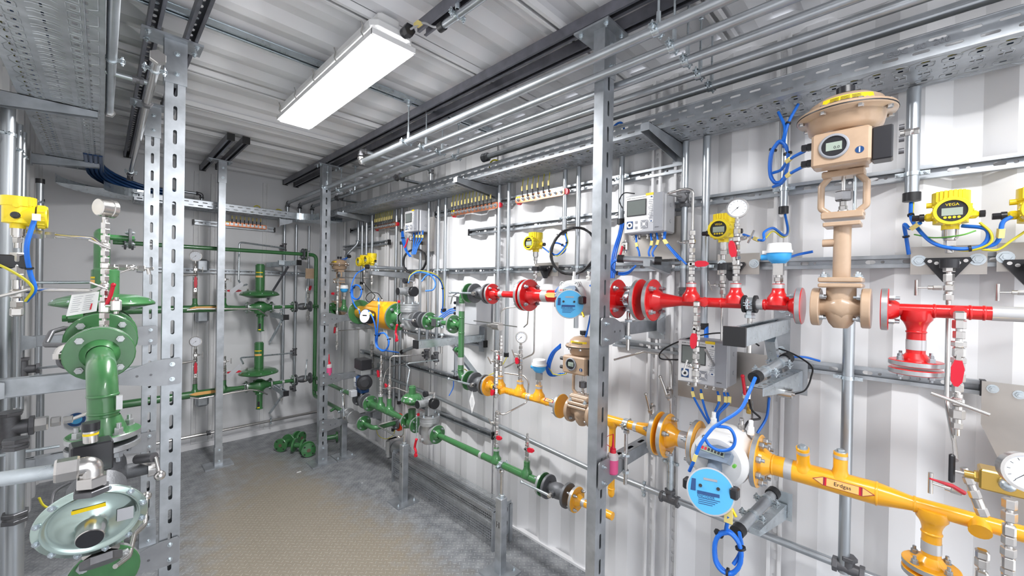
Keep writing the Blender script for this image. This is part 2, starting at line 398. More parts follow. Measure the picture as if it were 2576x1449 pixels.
# long dark channels under them, right side and left side
for x, y0, y1, lab in ((1.27, -1.0, 4.44, 'long dark ceiling channel of the right pair, the one nearer the lamp'), (1.375, -1.0, 4.46, 'long dark ceiling channel of the right pair, the one nearer the right wall'),
                       (.13, -.6, 4.44, 'dark ceiling channel of the left pair, beside the left cable tray'), (.245, -.6, 3.05, 'dark ceiling channel of the left pair, running right of the front post')):
    rail('overhead_channel', lab, (x, y0, ZC-.03), (x, y1, ZC-.03), (0, 0, -1), 'dark', '1', w=.041, d=.041, slots=x < 1, cells=((.05, .028, .016), ), cat='ceiling channel')
for x, y0, y1, lab in ((.61, 3.34, 4.44, 'short black-capped ceiling channel left of the third post top'), (.70, 3.34, 4.3, 'short black-capped ceiling channel right of the third post top')):
    rail('overhead_channel', lab, (x, y0, ZC-.03), (x, y1, ZC-.03), (0, 0, -1), 'dark', '01', w=.041, d=.041, slots=False, cat='ceiling channel')
rail('overhead_channel', 'short dark ceiling channel leading to the cable end of the lamp', (.86, .2, ZC-.03), (.86, 1.36, ZC-.03), (0, 0, -1), 'dark', '', w=.041, d=.041, slots=False, cat='ceiling channel')
# ---------------------------------------------------------------- lamp
def lamp(y0, y1, label, dm='lampw'):
    x0, x1, z = .675, .845, 2.4
    t = thing('ceiling_light', label, 'lamp', ((x0+x1)/2, (y0+y1)/2, z))
    b = MB(); cx = (x0+x1)/2; cy = (y0+y1)/2; L = y1-y0
    b.box((cx, cy, z+.052), (x1-x0+.006, L, .07), 'lamph', bev=.025); b.box((cx, cy, z+.1), (.09, L*.94, .05), 'lamph', bev=.01)
    for yy in (cy-L*.3, cy+L*.3): b.box((cx, yy, z+.128), (.03, .05, .03), 'galv')
    part('housing', b, t, 'white plastic housing')
    b = MB(); b.box((cx, cy, z+.010), (x1-x0-.012, L-.014, .012), 'lamph'); 
    q = [(cx+sx*((x1-x0)/2-i), cy+sy*(L/2-i), zz) for zz, i in ((z+.001, .005), (z-.010, .010)) for sx, sy in ((-1, -1), (1, -1), (1, 1), (-1, 1))]
    b.add(q, [[7, 6, 5, 4], [0, 4, 5, 1], [1, 5, 6, 2], [2, 6, 7, 3], [3, 7, 4, 0]], dm); part('diffuser', b, t, 'glowing white diffuser')
    b = MB()
    for s in (-1, 1): b.box((cx+s*(x1-x0)/2, cy, z+.010), (.008, L, .021), 'white')
    for s in (-1, 1): b.box((cx, cy+s*L/2, z+.010), (x1-x0+.008, .008, .021), 'white')
    part('rim', b, t)
    for k in range(5):
        for s in (-1, 1):
            yy = y0+L*(.06+.22*k); b = MB()
            b.tube([(cx+s*(x1-x0)/2, yy, z+.012), (cx+s*((x1-x0)/2+.012), yy, z+.03), (cx+s*((x1-x0)/2+.008), yy, z+.055), (cx+s*((x1-x0)/2+.014), yy, z+.07)], .003, 'steel', 6)
            part('clip', b, t)
    return t
t = lamp(1.39, 2.51, 'bright fluorescent ceiling lamp with clear clips, glowing white')
b = MB(); b.cyl((.80, 1.385, 2.455), (.80, 1.35, 2.455), .02, 'blackp'); b.hex((.80, 1.37, 2.455), (.80, 1.345, 2.455), .024, 'blackp'); part('cable_gland', b, t, 'black cable gland')
lamp(-1.15, -.03, 'second fluorescent ceiling lamp, overhead behind the viewpoint', 'lampw2')
# ---------------------------------------------------------------- posts
def bolt_mb(p, A, r=.007, l=.012, m='galv2'):
    b = MB(); A = V(A).normalized(); p = V(p); b.cyl(p, p+A*.002, r*1.45, m, 14); b.hex(p+A*.002, p+A*(.002+l*.6), r, m); b.cyl(p+A*(.002+l*.6), p+A*(.002+l*1.1), r*.5, m, 8); return b
def post(label, x0, y0, wx, dy, zt, base=None, plate=None, blank=False):
    t = thing('slotted_post', label, 'post', (x0+wx/2, y0+dy/2, 0)); z0 = .012
    b = MB(); e = .003
    b.slots((x0, y0, z0), Z_, X_, zt-z0, wx, [(.5, 0, 0)] if blank else [(.096, .058, .0125)], 'galv', e)
    b.slots((x0, y0+dy, z0), Z_, X_, zt-z0, wx, [(.096, .058, .0125)], 'galv', -e)
    b.prism([(e, 0), (dy-e, 0), (dy-e, zt-z0), (e, zt-z0)], (x0, y0, z0), Y_, Z_, (e, 0, 0), 'galv')
    b.prism([(e, 0), (dy-e, 0), (dy-e, zt-z0), (e, zt-z0)], (x0+wx, y0, z0), Y_, Z_, (-e, 0, 0), 'galv')
    part('upright', b, t)
    # sleeve with top plate
    b = MB(); g = .004
    b.box((x0+wx/2, y0+dy/2, zt-.055), (wx+2*g, dy+2*g, .17), 'galv'); part('sleeve', b, t)
    px, py, pw, pd = plate or (x0+wx/2, y0+dy/2, .19, .11)
    b = MB(); b.box((px, py, zt+.034), (pw, pd, .008), 'galv'); part('head_plate', b, t)
    for sx in (-1, 1):
        for sy in (-1, 1): part('bolt', bolt_mb((px+sx*(pw/2-.02), py+sy*(pd/2-.02), zt+.03), -Z_), t)
    for zz in (zt-.02, zt-.1): part('bolt', bolt_mb((x0+wx*.55, y0-g, zz), -Y_), t)
    if base:
        b = MB(); b.box((x0+wx/2, y0+dy/2, .005), (.19, .15, .010), 'galv'); b.box((x0+wx/2, y0+dy/2, .08), (wx+.008, dy+.008, .15), 'galv'); part('foot', b, t)
        for zz in (.04, .13): part('bolt', bolt_mb((x0+wx*.55, y0-.004, zz), -Y_), t)
    return t
ZT = 2.43
post('nearest right-hand slotted steel post, running the full height of the picture', 1.29, .812, .072, .04, ZT, True, (1.325, .85, .145, .15))
post('slotted steel post at the far right, standing before the back corner beside the loose flanges', 1.256, 3.43, .067, .045, ZT, True, (1.31, 3.45, .19, .11))
post('front left slotted steel post, the widest and brightest', .168, 2.12, .064, .04, ZT, True, (.19, 2.14, .19, .11))
post('second left slotted steel post just behind the front left one', .157, 3.0, .062, .05, ZT, True, (.19, 3.02, .19, .11))
t = post('third post on the left, narrow and blank-sided, standing before the back wall', .647, 3.95, .047, .045, ZT, True, (.655, 3.97, .16, .08), True)
# ---------------------------------------------------------------- beams with gusset plates
def beam(label, px, py, pz, x1, hgt=.05, side=1, wall=True, face=-1, big=1.0):
    """square tube beam along x bolted to a post face at (px,py); side=+1 towards +x"""
    t = thing('cantilever_bracket', label, 'support bracket', (px, py, pz)); b = MB(); y = py+face*.012
    a = min(px, x1); c = max(px, x1); yb = py+.02
    b.slots((a, yb-.02, pz+hgt/2), X_, Y_, c-a, .04, [(.1, .05, .016)], 'galv', -.002)
    b.box(((a+c)/2, yb-.02, pz), (c-a, .002, hgt), 'galv'); b.box(((a+c)/2, yb+.02, pz), (c-a, .002, hgt), 'galv'); b.box(((a+c)/2, yb, pz-hgt/2), (c-a, .042, .002), 'galv')
    part('arm', b, t)
    s = side; L = .15*big; h = .052*big
    pl = [(-.028*s, h), (.03*s, h), (.06*s, h*.9), (L*s, .012), (L*s, -.03*big), (.035*s, -h), (-.028*s, -h), (-.033*s, -h*.85), (-.033*s, h*.85)]
    b = MB(); b.prism(pl if s > 0 else pl[::-1], (px, py-.004, pz), X_, Z_, (0, -.004, 0), 'galvd'); part('gusset_plate', b, t)
    for zz in (-.03*big, .03*big): part('bolt', bolt_mb((px-.004*s, py-.008, pz+zz), -Y_, .006), t)
    b = MB()
    for q in (.06, .10): b.cyl((px+q*s*big, py-.0085, pz-.004), (px+q*s*big, py-.009, pz-.004), .0045, 'steeld', 10)
    part('plug', b, t)
    if wall:
        b = MB(); b.box((x1-.003*s, py+.01, pz), (.005, .075, .13), 'galv'); b.prism([(0, -.045), (-.08*s, -.025), (-.08*s, .025), (0, .045)], (x1, py-.03, pz), X_, Z_, (0, .003, 0), 'galv'); part('support_bracket', b, t)
        for zz in (-.035, .035): part('bolt', bolt_mb((x1-.006*s, py-.02, pz+zz), -X_*s, .008), t)
    return t
xw = 1.785
beam('upper support beam from the nearest right post to the wall, under the red pipe', 1.322, .808, 1.335, xw)
beam('lower support beam from the nearest right post to the wall, under the yellow pipe', 1.322, .808, .80, xw, side=1)
beam('topmost beam of the far right post, beside the green valves', 1.288, 3.426, 1.20, xw, big=.95)
beam('middle beam of the far right post, below the red-topped spray bottle', 1.288, 3.426, .70, xw, big=.95)
beam('lowest beam of the far right post, just above the floor', 1.288, 3.426, .315, xw, big=.95)
beam('beam from the front left post to the left wall, behind the large green elbow', .196, 2.116, 1.13, XL+.03, .06, -1)
beam('lowest beam of the front left post, at the bottom left', .196, 2.116, .40, XL+.03, .06, -1)
beam('upper beam of the second left post, partly behind the green flanges', .186, 2.996, 1.19, XL+.03, .05, -1)
beam('lower beam of the second left post, beside the lever with a ball end', .186, 2.996, .60, XL+.03, .05, -1)
# ---------------------------------------------------------------- wall rails, right wall (vertical white ones welded, horizontal zinc)
for y, lab in ((4.28, 'farthest right'), (3.35, 'seventh'), (3.0, ''), (1.9, ''), (.835, ''), (.73, ''), (.345, ''), (2.62, '')):
    rail('mounting_rail', {4.28: 'white vertical rail on the right wall nearest the back corner', 3.35: 'white vertical rail on the right wall behind the two yellow transmitters', 3.0: 'white vertical rail on the right wall left of the small grey computer', 2.62: 'white vertical rail on the right wall behind the black cable coil', 1.9: 'white vertical rail on the right wall behind the green riser pipe', .835: 'narrow white vertical rail on the right wall just right of the near post', .73: 'white vertical rail on the right wall behind the red pipe flanges', .345: 'white vertical rail on the right wall left of the large beige valve'}[y],
         (XR-.022, y, .03), (XR-.022, y, 2.46), (-1, 0, 0), 'whitep', w=.045, d=.014, cells=((.04, 0, 0), (.04, .026, .013), (.02, .012, .012)))
XS = 1.775
def wr(label, u0, u1, z, caps='', dz=None):
    y0 = LY(u0, XS, z); y1 = LY(u1, XS, z) if u1 else -.9
    return rail('mounting_rail', label, (XS+.028-.004, y0, z), (XS+.028-.004, y1, z), (-1, 0, 0), 'galv', caps)
wr('perforated rail on the right wall under the cable tray, running its whole length', 1000, None, 2.168)
wr('perforated rail on the right wall carrying the near copper bars and large transmitter conduit', 1095, 1720, 2.035, '0')
wr('perforated rail on the right wall behind the large beige valve actuator', 1735, None, 1.875)
wr('perforated rail on the right wall ending left of the yellow transmitter with a cable loop', 1180, 1715, 1.865, '0')
wr('perforated rail on the right wall behind the steel backing plates', 940, None, 1.60)
wr('short rail on the right wall beside the farthest copper bar', 882, 1010, 2.035, '0')
wr('short black-capped rail on the right wall above the two yellow transmitters', 862, 975, 1.87, '1')
wr('perforated rail on the right wall behind the lower grey computer, ending at the right', 1540, 2465, 1.23, '1')
wr('black-capped rail on the right wall left of the green riser', 880, 1216, 1.11, '1')
wr('rail on the right wall behind the green riser foot', 905, 1213, .83, '1')
wr('black-capped rail low on the right wall above the heater', 960, 1236, .525, '1')
# back wall rails
for x, lab in ((.60, 'white vertical rail on the back wall left of the third post'), (.72, 'white vertical rail on the back wall behind the third post'), (1.13, 'white vertical rail on the back wall right of the green regulators')):
    rail('mounting_rail', lab, (x-.02, YB-.004, .05), (x-.02, YB-.004, 2.46), (0, -1, 0), 'whitep', w=.045, d=.012, cells=((.04, 0, 0), (.04, .02, .012)))
rail('mounting_rail', 'long perforated rail across the back wall behind the green regulators', (.2, YB-.014, 1.585), (1.5, YB-.014, 1.585), (0, -1, 0), 'galv')
rail('mounting_rail', 'short rail on the back wall holding the copper bar', (.56, YB-.014, 2.01), (1.18, YB-.014, 2.01), (0, -1, 0), 'galv', '01')
# ---------------------------------------------------------------- cable trays
def tray(name, label, x0, x1, y0, y1, z, h, near, along='y', emb=True):
    """bottom at z, sides up h; near: which side plates get slot rows"""
    t = thing(name, label, 'cable tray', ((x0+x1)/2, (y0+y1)/2, z)); b = MB(); L = (y1-y0) if along == 'y' else (x1-x0)
    A, S = (Y_, X_) if along == 'y' else (X_, Y_); W = (x1-x0) if along == 'y' else (y1-y0); o = V((x0, y0, z))
    # bottom: strips with rows of slots
    rows = [(.0, .10, None), (.10, .10, ((.05, .020, .010), )), (.20, .10, ((.05, .012, .016), )), (.30, .12, None), (.42, .16, ((.05, .030, .006), )), (.58, .12, None), (.70, .10, ((.05, .014, .016), )), (.80, .10, ((.05, .020, .010), )), (.90, .10, None)]
    for a, wd, cells in rows:
        b.slots(o+S*(a*W), A, S, L, wd*W, list(cells) if cells else [(.5, 0, 0)], 'galv', .0015)
    part('tray_bottom', b, t)
    for k, s in enumerate((0, 1)):
        b = MB(); p = o+S*(s*W)
        b.slots(p, A, Z_, L, h*.5, [(.061, .034, .0075)], 'galv', .0015)
        b.slots(p+Z_*(h*.5)+A*.0305, A, Z_, L-.0305, h*.36, [(.061, .034, .0075)], 'galv', .0015)
        b.box(p+A*(L/2)+Z_*(h*.93), (.002 if along == 'y' else L, L if along == 'y' else .002, h*.14), 'galv')
        b.tube([p+Z_*h, p+Z_*h+A*L], .0025, 'galv', 6)
        part('tray_side', b, t)
    if emb:
        b = MB(); n = int(L/.05)
        for i in range(n):
            q = o+A*(.025+i*.05)-Z_*.001
            def P(a, c): return q+A*a+S*(c*W)
            r = .0022
            for c0, c1 in ((.185, .305), (.695, .805)):
                b.tube(fil([P(-.018, c0), P(-.018, c1), P(.018, c1), P(.018, c0), P(-.018, c0)], .006, 2), r, 'galv', 4, caps=False)
            b.tube([P(-.004, .38), P(-.012, .43), P(-.012, .58), P(-.004, .63)], r, 'galv', 4, caps=False)
            b.tube([P(.012, .38), P(.004, .43), P(.004, .58), P(.012, .63)], r, 'galv', 4, caps=False)
            if i % 2 == 0:
                b.tube(fil([P(-.02, .84), P(.0, .95), P(.07, .95), P(.09, .84), P(-.02, .84)][:4] + [P(-.02, .84)], .006, 2), r, 'galv', 4, caps=False)
                b.tube([P(-.02, .15), P(.02, .07), P(.05, .07), P(.09, .15)], r, 'galv', 4, caps=False)
        part('pressed_ribs', b, t)
    return t
ZTR = 2.137
tr = tray('cable_tray', 'long perforated cable tray along the top of the right wall', 1.55, 1.77, -.9, 4.18, ZTR, .062, 0)
text(tr, 'EUC  60  200', (1.5475, LY(2310, 1.55, 2.17), ZTR+.031), (0, -1, 0), Z_, .022, 'greyd', 'stamped_lettering')
tr2 = tray('cable_tray', 'perforated cable tray beneath the ceiling along the left wall', -.245, -.002, .7, 4.0, 2.235, .06, 0)
tray('cable_tray', 'perforated cable tray across the back wall above the copper bar', .16, 1.28, 4.14, 4.36, 2.095, .06, 0, 'x')
# curved tray corners
def bend(label, cx, cy, r, a0, a1, z, h):
    t = thing('tray_bend', label, 'cable tray bend', (cx, cy, z)); b = MB(); n = 14
    vs = []
    for i in range(n+1):
        a = a0+(a1-a0)*i/n
        for R_ in (r, r+.22):
            for zz in (z, z+h): vs.append((cx+math.cos(a)*R_, cy+math.sin(a)*R_, zz))
    fs = []
    for i in range(n): q = i*4; fs += [[q, q+1, q+5, q+4], [q+2, q+6, q+7, q+3], [q, q+4, q+6, q+2]]
    b.add(vs, fs, 'galv2', False); part('bend_sheet', b, t)
    b = MB()
    for q in range(3): b.sph((cx+math.cos(a0)*r, cy+math.sin(a0)*r+.012*q*(-1 if a0 > 1 else 1), z+h*(.3+.2*q)), .004, 'galv2', 8)
    part('rivets', b, t); return t
bend('curved corner of the cable tray in the right back corner, behind the far post', 1.27, 3.98, .16, PI/2, 0, 2.095, .06)
bend('curved corner of the left cable tray in front of the back wall, holding blue cables', .23, 3.95, .23, PI/2, PI, 2.12, .06)
# blue cables bundled in the left corner bend
b = MB()
for i in range(16):
    R_ = .245+.021*(i % 4); zz = 2.135+.023*(i//4); pts = [(.23-R_, 3.45, zz+.10)]
    for k in range(9):
        a = PI-k*PI/16; pts.append((.23+math.cos(a)*R_, 3.95+math.sin(a)*R_, zz+.10-.0115*k))
    pts.append((.45, 3.95+R_, zz)); b.tube(pts, .011, 'blued', 6)
single('cable_bundle', b, 'dark blue cables lying in the curved left tray corner', 'cable bundle')
b = MB()
for i in range(6): b.tube([(-.22+.03*i, .75, 2.25), (-.22+.03*i+.01*math.sin(i), 2.2, 2.25), (-.22+.03*i, 3.9, 2.25)], .006, 'blue' if i % 2 else 'yg', 6)
tag(single('cable_bundle', b, 'blue and yellow-green cables glimpsed through the left tray slots', 'cable bundle'), 'blue and yellow-green cables glimpsed through the left tray slots', 'cable bundle')
b = MB()
for i in range(6): b.tube([(1.58+.028*i, -.8, 2.15), (1.58+.028*i+.01*math.sin(i*2), 1.9, 2.15), (1.58+.028*i, 4.0, 2.15)], .006, ('blued', 'yg', 'blued')[i % 3], 6)
single('cable_bundle', b, 'blue and yellow cables lying in the right wall tray', 'cable bundle')
# arms under trays
def arm(label, x0, x1, y, z, w=.034, h=.04, dirn=1):
    """bracket arm along x; thick at wall end x1"""
    t = thing('bracket_arm', label, 'bracket arm', (x1, y, z)); b = MB(); s = 1 if x1 > x0 else -1
    b.slots((min(x0, x1), y-w/2, z), X_, Y_, abs(x1-x0), w, [(.04, .024, .01)], 'galv', -.002)
    for yy in (y-w/2, y+w/2): b.prism([(x0, z), (x1, z), (x1, z-h*1.7), (x0, z-h*.75)], (0, yy, 0), X_, Z_, (0, .002, 0), 'galv')
    b.box((x0, y, z-h*.37), (.002, w, h*.74), 'galv')
    part('arm', b, t)
    b = MB(); b.box((x1, y, z-h*.85), (.005, w+.03, h*2.2), 'galv'); part('wall_plate', b, t)
    part('bolt', bolt_mb((x0+s*.06, y, z+.001), Z_, .006), t); part('bolt', bolt_mb((x1-s*.004, y, z-h*.6), -X_*s, .007), t)
    return t
for u, v, lab in ((1710, 402, 'bracket arm under the cable tray just right of the near post'), (1248, 505, 'bracket arm under the cable tray beside the middle copper bar'), (935, 553, 'bracket arm under the cable tray near the farthest copper bar')):
    y0 = WX(u, v, 1.78).y; arm(lab, 1.45, 1.785, y0, ZTR-.004)
arm('bracket arm under the left cable tray, nearer one at the left edge', -.02, XL+.03, 2.56, 2.232, h=.035)
arm('bracket arm under the left cable tray, farther one', -.02, XL+.03, 3.7, 2.232, h=.035)
arm('bracket arm at the back wall under the tray near the right corner', 1.26, 1.15, 4.2, 2.09)
# ================================================================ builders for pipework
PX = 1.47; ZR, ZY, ZG, ZM = 1.455, .957, .565, 1.265
def disc(b, c, A, R, th, m, rim='rim', n=28):
    c = V(c); A, U, W = frame(A); b.lathe(c-A*th/2, A, [(0, R*.965), (th*.12, R)], m, n, caps=False); b.lathe(c-A*th*.38, A, [(0, R), (th*.76, R)], rim, n, caps=False); b.lathe(c+A*th*.38, A, [(0, R), (th*.12, R*.965)], m, n, caps=False)
    b.lathe(c-A*th/2, A, [(0, R*.965), (th, R*.965)], m, n)
def flange(t, c, A, R=.055, th=.016, m='green', bolts=4, ext=(.014, .014), rim='rim', hub=0, ph=PI/4, name='flange', bm='galv', br=None):
    """one flange disc as a part; its studs as sub-parts reach ext[0] against A and ext[1] along A beyond the faces"""
    c = V(c); A, U, W = frame(A); b = MB(); disc(b, c, A, R, th, m, rim)
    if hub: s = 1 if hub > 0 else -1; b.lathe(c+A*s*th/2, A*s, [(0, R*.58), (abs(hub)*.25, R*.54), (abs(hub), R*.33)], m, 20, caps=False)
    f = part(name, b, t)
    if A.cross(Z_).length > .5: U = Z_; W = A.cross(U)
    r = br or R*.125
    for k in range(bolts):
        a = ph+2*PI*k/bolts; p = c+(U*math.cos(a)+W*math.sin(a))*R*.77; b = MB()
        if ext[1]: b.cyl(p+A*th/2, p+A*(th/2+.0015), r*1.25, bm, 12); b.hex(p+A*(th/2), p+A*(th/2+ext[1]*.65), r, bm); b.cyl(p+A*(th/2), p+A*(th/2+ext[1]*1.15), r*.55, bm, 8)
        if ext[0]: b.hex(p-A*(th/2), p-A*(th/2+ext[0]*.65), r, bm); b.cyl(p-A*(th/2), p-A*(th/2+ext[0]*1.15), r*.55, bm, 8)
        part('bolt', b, f)
    return f
def band(t, c, A, r, L, m='silver'):
    b = MB(); A = V(A).normalized(); c = V(c); b.lathe(c-A*L/2, A, [(0, r+.0008), (L, r+.0008)], m, 20); return part('marking_band', b, t, 'silver marking band')
def run(b, p, q, prof, m, n=20):
    """lathe along p->q with profile in fractions"""
    p = V(p); q = V(q); L = (q-p).length; b.lathe(p, q-p, [(f*L, r) for f, r in prof], m, n, hard=False)
def weld(b, c, A, r, m):
    A = V(A).normalized(); c = V(c); b.lathe(c-A*.003, A, [(0, r), (.0015, r+.0018), (.0045, r+.0018), (.006, r)], m, 18, hard=False)
def tee(b, c, D, r, L, m, R0=None, AX=Y_):
    """branch stub with flared root; D branch direction"""
    c = V(c); D = V(D).normalized(); R0 = R0 or r*1.75
    b.lathe(c, D, [(0, R0), (R0*.75, R0*.98), (R0*1.0, R0*.80), (R0*1.3, r*1.12), (R0*1.6, r), (L, r)], m, 20, hard=False)
def nuts(b, p, A, seq, m='steel'):
    """seq of (kind, length, radius): h hex, c cylinder, s sphere block; returns end point"""
    p = V(p); A = V(A).normalized()
    for k, l, r in seq:
        q = p+A*l
        if k == 'h': b.hex(p, q, r, m)
        elif k == 'c': b.cyl(p, q, r, m, 12)
        elif k == 's': b.box((p+q)/2, (r*1.7, r*1.7, l) if abs(A.z) > .9 else ((l, r*1.7, r*1.7) if abs(A.x) > .9 else (r*1.7, l, r*1.7)), m, bev=r*.3)
        elif k == 't': b.lathe(p, A, [(0, r*.7), (l*.5, r), (l, r*.7)], m, 12)
        p = q
    return p
def red_lever(t, p, D, N, L=.075, w=.011, m='redp', txt=False):
    """flat plastic grip from p along D; N normal of its broad face"""
    p = V(p); D = V(D).normalized(); N = V(N).normalized(); S = D.cross(N).normalized()
    b = MB(); b.cyl(p-N*.002, p+N*.007, .007, 'steel', 10); b.prism([(0, -.004), (.02, -.004), (.02, .004), (0, .004)], p+N*.004, D, S, N*.003, 'steel')
    pl = [(.018, -w*.55), (L*.45, -w), (L*.85, -w*.85), (L, -w*.3), (L, w*.3), (L*.85, w*.85), (L*.45, w), (.018, w*.55)]
    b.prism(pl, p+N*.001, D, S, N*.009, m); h = part('lever', b, t, 'red lever')
    if txt: text(h, 'hy-lok', p+D*L*.6+N*.0105, D, N.cross(D), .009, 'white')
    return h
def tbar(t, p, D, B, L=.026, w=.045, r=.0032, neck=.006):
    """needle valve stem along D ending in cross bar along B"""
    p = V(p); D = V(D).normalized(); B = V(B).normalized(); b = MB()
    b.hex(p, p+D*L*.42, neck*1.25, 'steel'); b.cyl(p+D*L*.42, p+D*L*.62, neck, 'steel', 10); b.cyl(p+D*L*.6, p+D*(L*1.15), .0022, 'steel', 8)
    b.tube([p+D*L*1.15-B*w/2, p+D*L*1.15+B*w/2], r, 'steel', 10); return part('tee_handle', b, t)
def gauge(t, c, N, R=.022, d=.02, stem=None):
    c = V(c); N = V(N).normalized(); b = MB()
    b.lathe(c-N*d, N, [(0, R*.9), (d*.1, R), (d*.8, R), (d*.82, R*1.08), (d, R*1.08), (d*1.02, R*.93), (d*.9, R*.9)], 'steel', 28, hard=True)
    g = part('gauge_case', b, t); b = MB(); b.cyl(c-N*.003, c-N*.0015, R*.92, 'gface', 28)
    _, U, W = frame(N); U = (Z_-N*N.z).normalized(); W = N.cross(U)
    for k in range(11):
        a = math.radians(225-27*k)*1.0; dr = -W*math.cos(a)+U*math.sin(a); b.prism([(R*.68, -.0004), (R*.82, -.0004), (R*.82, .0004), (R*.68, .0004)], c-N*.0014, dr, N.cross(dr), N*.0003, 'ink')
    f = part('dial', b, t, 'white dial'); a = math.radians(222); dr = -W*math.cos(a)+U*math.sin(a); b = MB()
    b.prism([(-R*.2, -.0007), (R*.7, -.0003), (R*.7, .0003), (-R*.2, .0007)], c-N*.001, dr, N.cross(dr), N*.0004, 'ink'); b.cyl(c-N*.001, c, R*.07, 'ink', 10); part('needle', b, t)
def clampring(t, c, A, r, S, L=.02, w=.012, m='galv2', name='pipe_clamp', ear=.022):
    """two-part pipe clamp, ears along S"""
    c = V(c); A = V(A).normalized(); S = V(S).normalized(); N = A.cross(S); b = MB()
    b.lathe(c-A*w/2, A, [(0, r+.003), (w, r+.003)], m, 20)
    for s in (-1, 1):
        for q in (-.003, .003): b.prism([(r, -w/2), (r+ear, -w/2), (r+ear, w/2), (r, w/2)], c+N*q, S*s, A, N*(.002 if q > 0 else -.002), m)
        p = c+S*s*(r+ear*.62); b.cyl(p-N*.016, p+N*.016, .003, m, 8); b.hex(p+N*.005, p+N*.010, .006, m); b.hex(p-N*.010, p-N*.005, .006, m)
    return part(name, b, t)
def lever_handle(t, p, D, S, L=.11, rise=.02, m='galv2', m2='steel'):
    """cranked ball valve handle: starts at stem p, runs along D, offset along S, ball end"""
    p = V(p); D = V(D).normalized(); S = V(S).normalized(); b = MB()
    b.cyl(p-S*.004, p+S*.012, .011, m2, 14); b.hex(p+S*.012, p+S*.018, .008, m2)
    pts = fil([p+S*.008, p+D*L*.45+S*.008, p+D*L*.55+S*(.008+rise), p+D*L+S*(.008+rise)], .01, 3)
    b.tube(pts, [.0065]*(len(pts)-2)+[.005, .0045], m, 8); b.sph(pts[-1], .0085, m, 10); return part('handle', b, t)
def ball_valve(label, y, z, x=PX, R=.055, half=.035, hd=(0, 1, 0), out=(-1, 0, 0), m='cast', rise=.004, hl=.115, cat='ball valve', axis=Y_, mid=None):
    c = V((x, y, z)); A = V(axis); t = thing('ball_valve', label, cat, c)
    b = MB(); r = R*.42; b.lathe(c-A*half, A, [(0, R*.5), (half*.3, r), (half*.6, R*.6), (half*1.0, R*.66), (half*1.4, R*.6), (half*1.7, r), (half*2, R*.5)], m, 20, hard=False)
    o = V(out); b.cyl(c+o*R*.5, c+o*(R*.86), R*.24, m, 14); b.box(c+o*R*.86, [.006+abs(q)*.0 + .018*(1-abs(q)) for q in o], m); part('valve_body', b, t)
    for s in (-1, 1): flange(t, c+A*s*half, A, R, .014, m, 0, rim=m)
    lever_handle(t, c+o*R*.95, hd, o, hl, rise); return t
def conduit(label, pts, r=.0125, m='tube', capend=None, clamps=(), cat='conduit', name='conduit', fit=(), rad=.05, group=None):
    pts = [V(p) for p in pts]; t = thing(name, label, cat, min(pts, key=lambda p: p.z), group)
    b = MB(); P = fil(pts, rad, 6); b.tube(P, r, m, 12); part('tube', b, t)
    for e in (capend or ''):
        p, q = (P[0], P[1]) if e == '0' else (P[-1], P[-2]); A = (p-q).normalized(); b = MB(); b.cyl(p-A*.012, p+A*.014, r*1.28, 'black', 14); part('end_cap', b, t, 'black plastic end sleeve')
    for c, A, S in clamps: clampring(t, c, A, r, S)
    for c, A in fit: b = MB(); c = V(c); A = V(A).normalized(); b.hex(c-A*.016, c-A*.004, r*1.55, 'steeld'); b.cyl(c-A*.004, c+A*.004, r*1.35, 'steeld', 14); b.hex(c+A*.004, c+A*.016, r*1.55, 'steeld'); part('coupling', b, t)
    return t
def elbowfit(t, c, D1, D2, r, m='cast', L=.03, name='elbow'):
    c = V(c); D1 = V(D1).normalized(); D2 = V(D2).normalized(); b = MB(); b.tube(fil([c+D1*L, c, c+D2*L], .02, 5), r*1.25, m, 12)
    for D in (D1, D2): b.hex(c+D*(L-.006), c+D*(L+.008), r*1.6, m)
    return part(name, b, t)
def teefit(t, c, D1, D2, r, m='steeld', L=.03, D3=None, name='tee_fitting'):
    c = V(c); D1 = V(D1).normalized(); D2 = V(D2).normalized(); b = MB(); b.cyl(c-D1*L, c+D1*L, r*1.25, m, 12); b.cyl(c, c+D2*L, r*1.2, m, 12)
    for D in (D1, -D1, D2): b.hex(c+D*(L-.006), c+D*(L+.008), r*1.65, m)
    return part(name, b, t)
# ================================================================ ceiling conduits and hangers
CX = (1.165, 1.28, 1.392, 1.51, 1.63); ZCN = 2.28; rows = (.553, 1.98, 3.42)
names = ('first ceiling conduit from the lamp side', 'second ceiling conduit from the lamp side', 'third ceiling conduit from the lamp side', 'fourth ceiling conduit from the lamp side', 'fifth ceiling conduit, nearest the right wall')
e0 = LY(912, CX[0], ZCN)
for i, x in enumerate(CX):
    if i == 0: t = conduit(names[i]+', ending in an elbow', [(x, -1.2, ZCN), (x, e0, ZCN)], .0165)
    elif i < 4: t = conduit(names[i]+', turning down at the back wall', [(x, -1.2, ZCN), (x, 4.40, ZCN), (x, 4.40, 2.17)], .0150, rad=.03)
    else: t = conduit(names[i], [(x, -1.2, ZCN), (x, LY(1224, x, ZCN), ZCN)], .0165); 
    if i == 4: b = MB(); q = V((x, LY(1224, x, ZCN), ZCN)); b.cyl(q, q+Y_*.03, .026, 'cast', 14); b.hex(q-Y_*.02, q+Y_*.004, .025, 'cast'); part('coupling', b, t)
    if 0 < i < 4: elbowfit(t, (x, 4.40, ZCN), -Y_, -Z_, .013)
    if i == 0:
        elbowfit(t, (x, e0+.02, ZCN), -Y_, Z_, .0145, 'steel', .026); elbowfit(t, (x, e0+.02, ZCN+.075), -Z_, X_, .0125, 'steeld', .026)
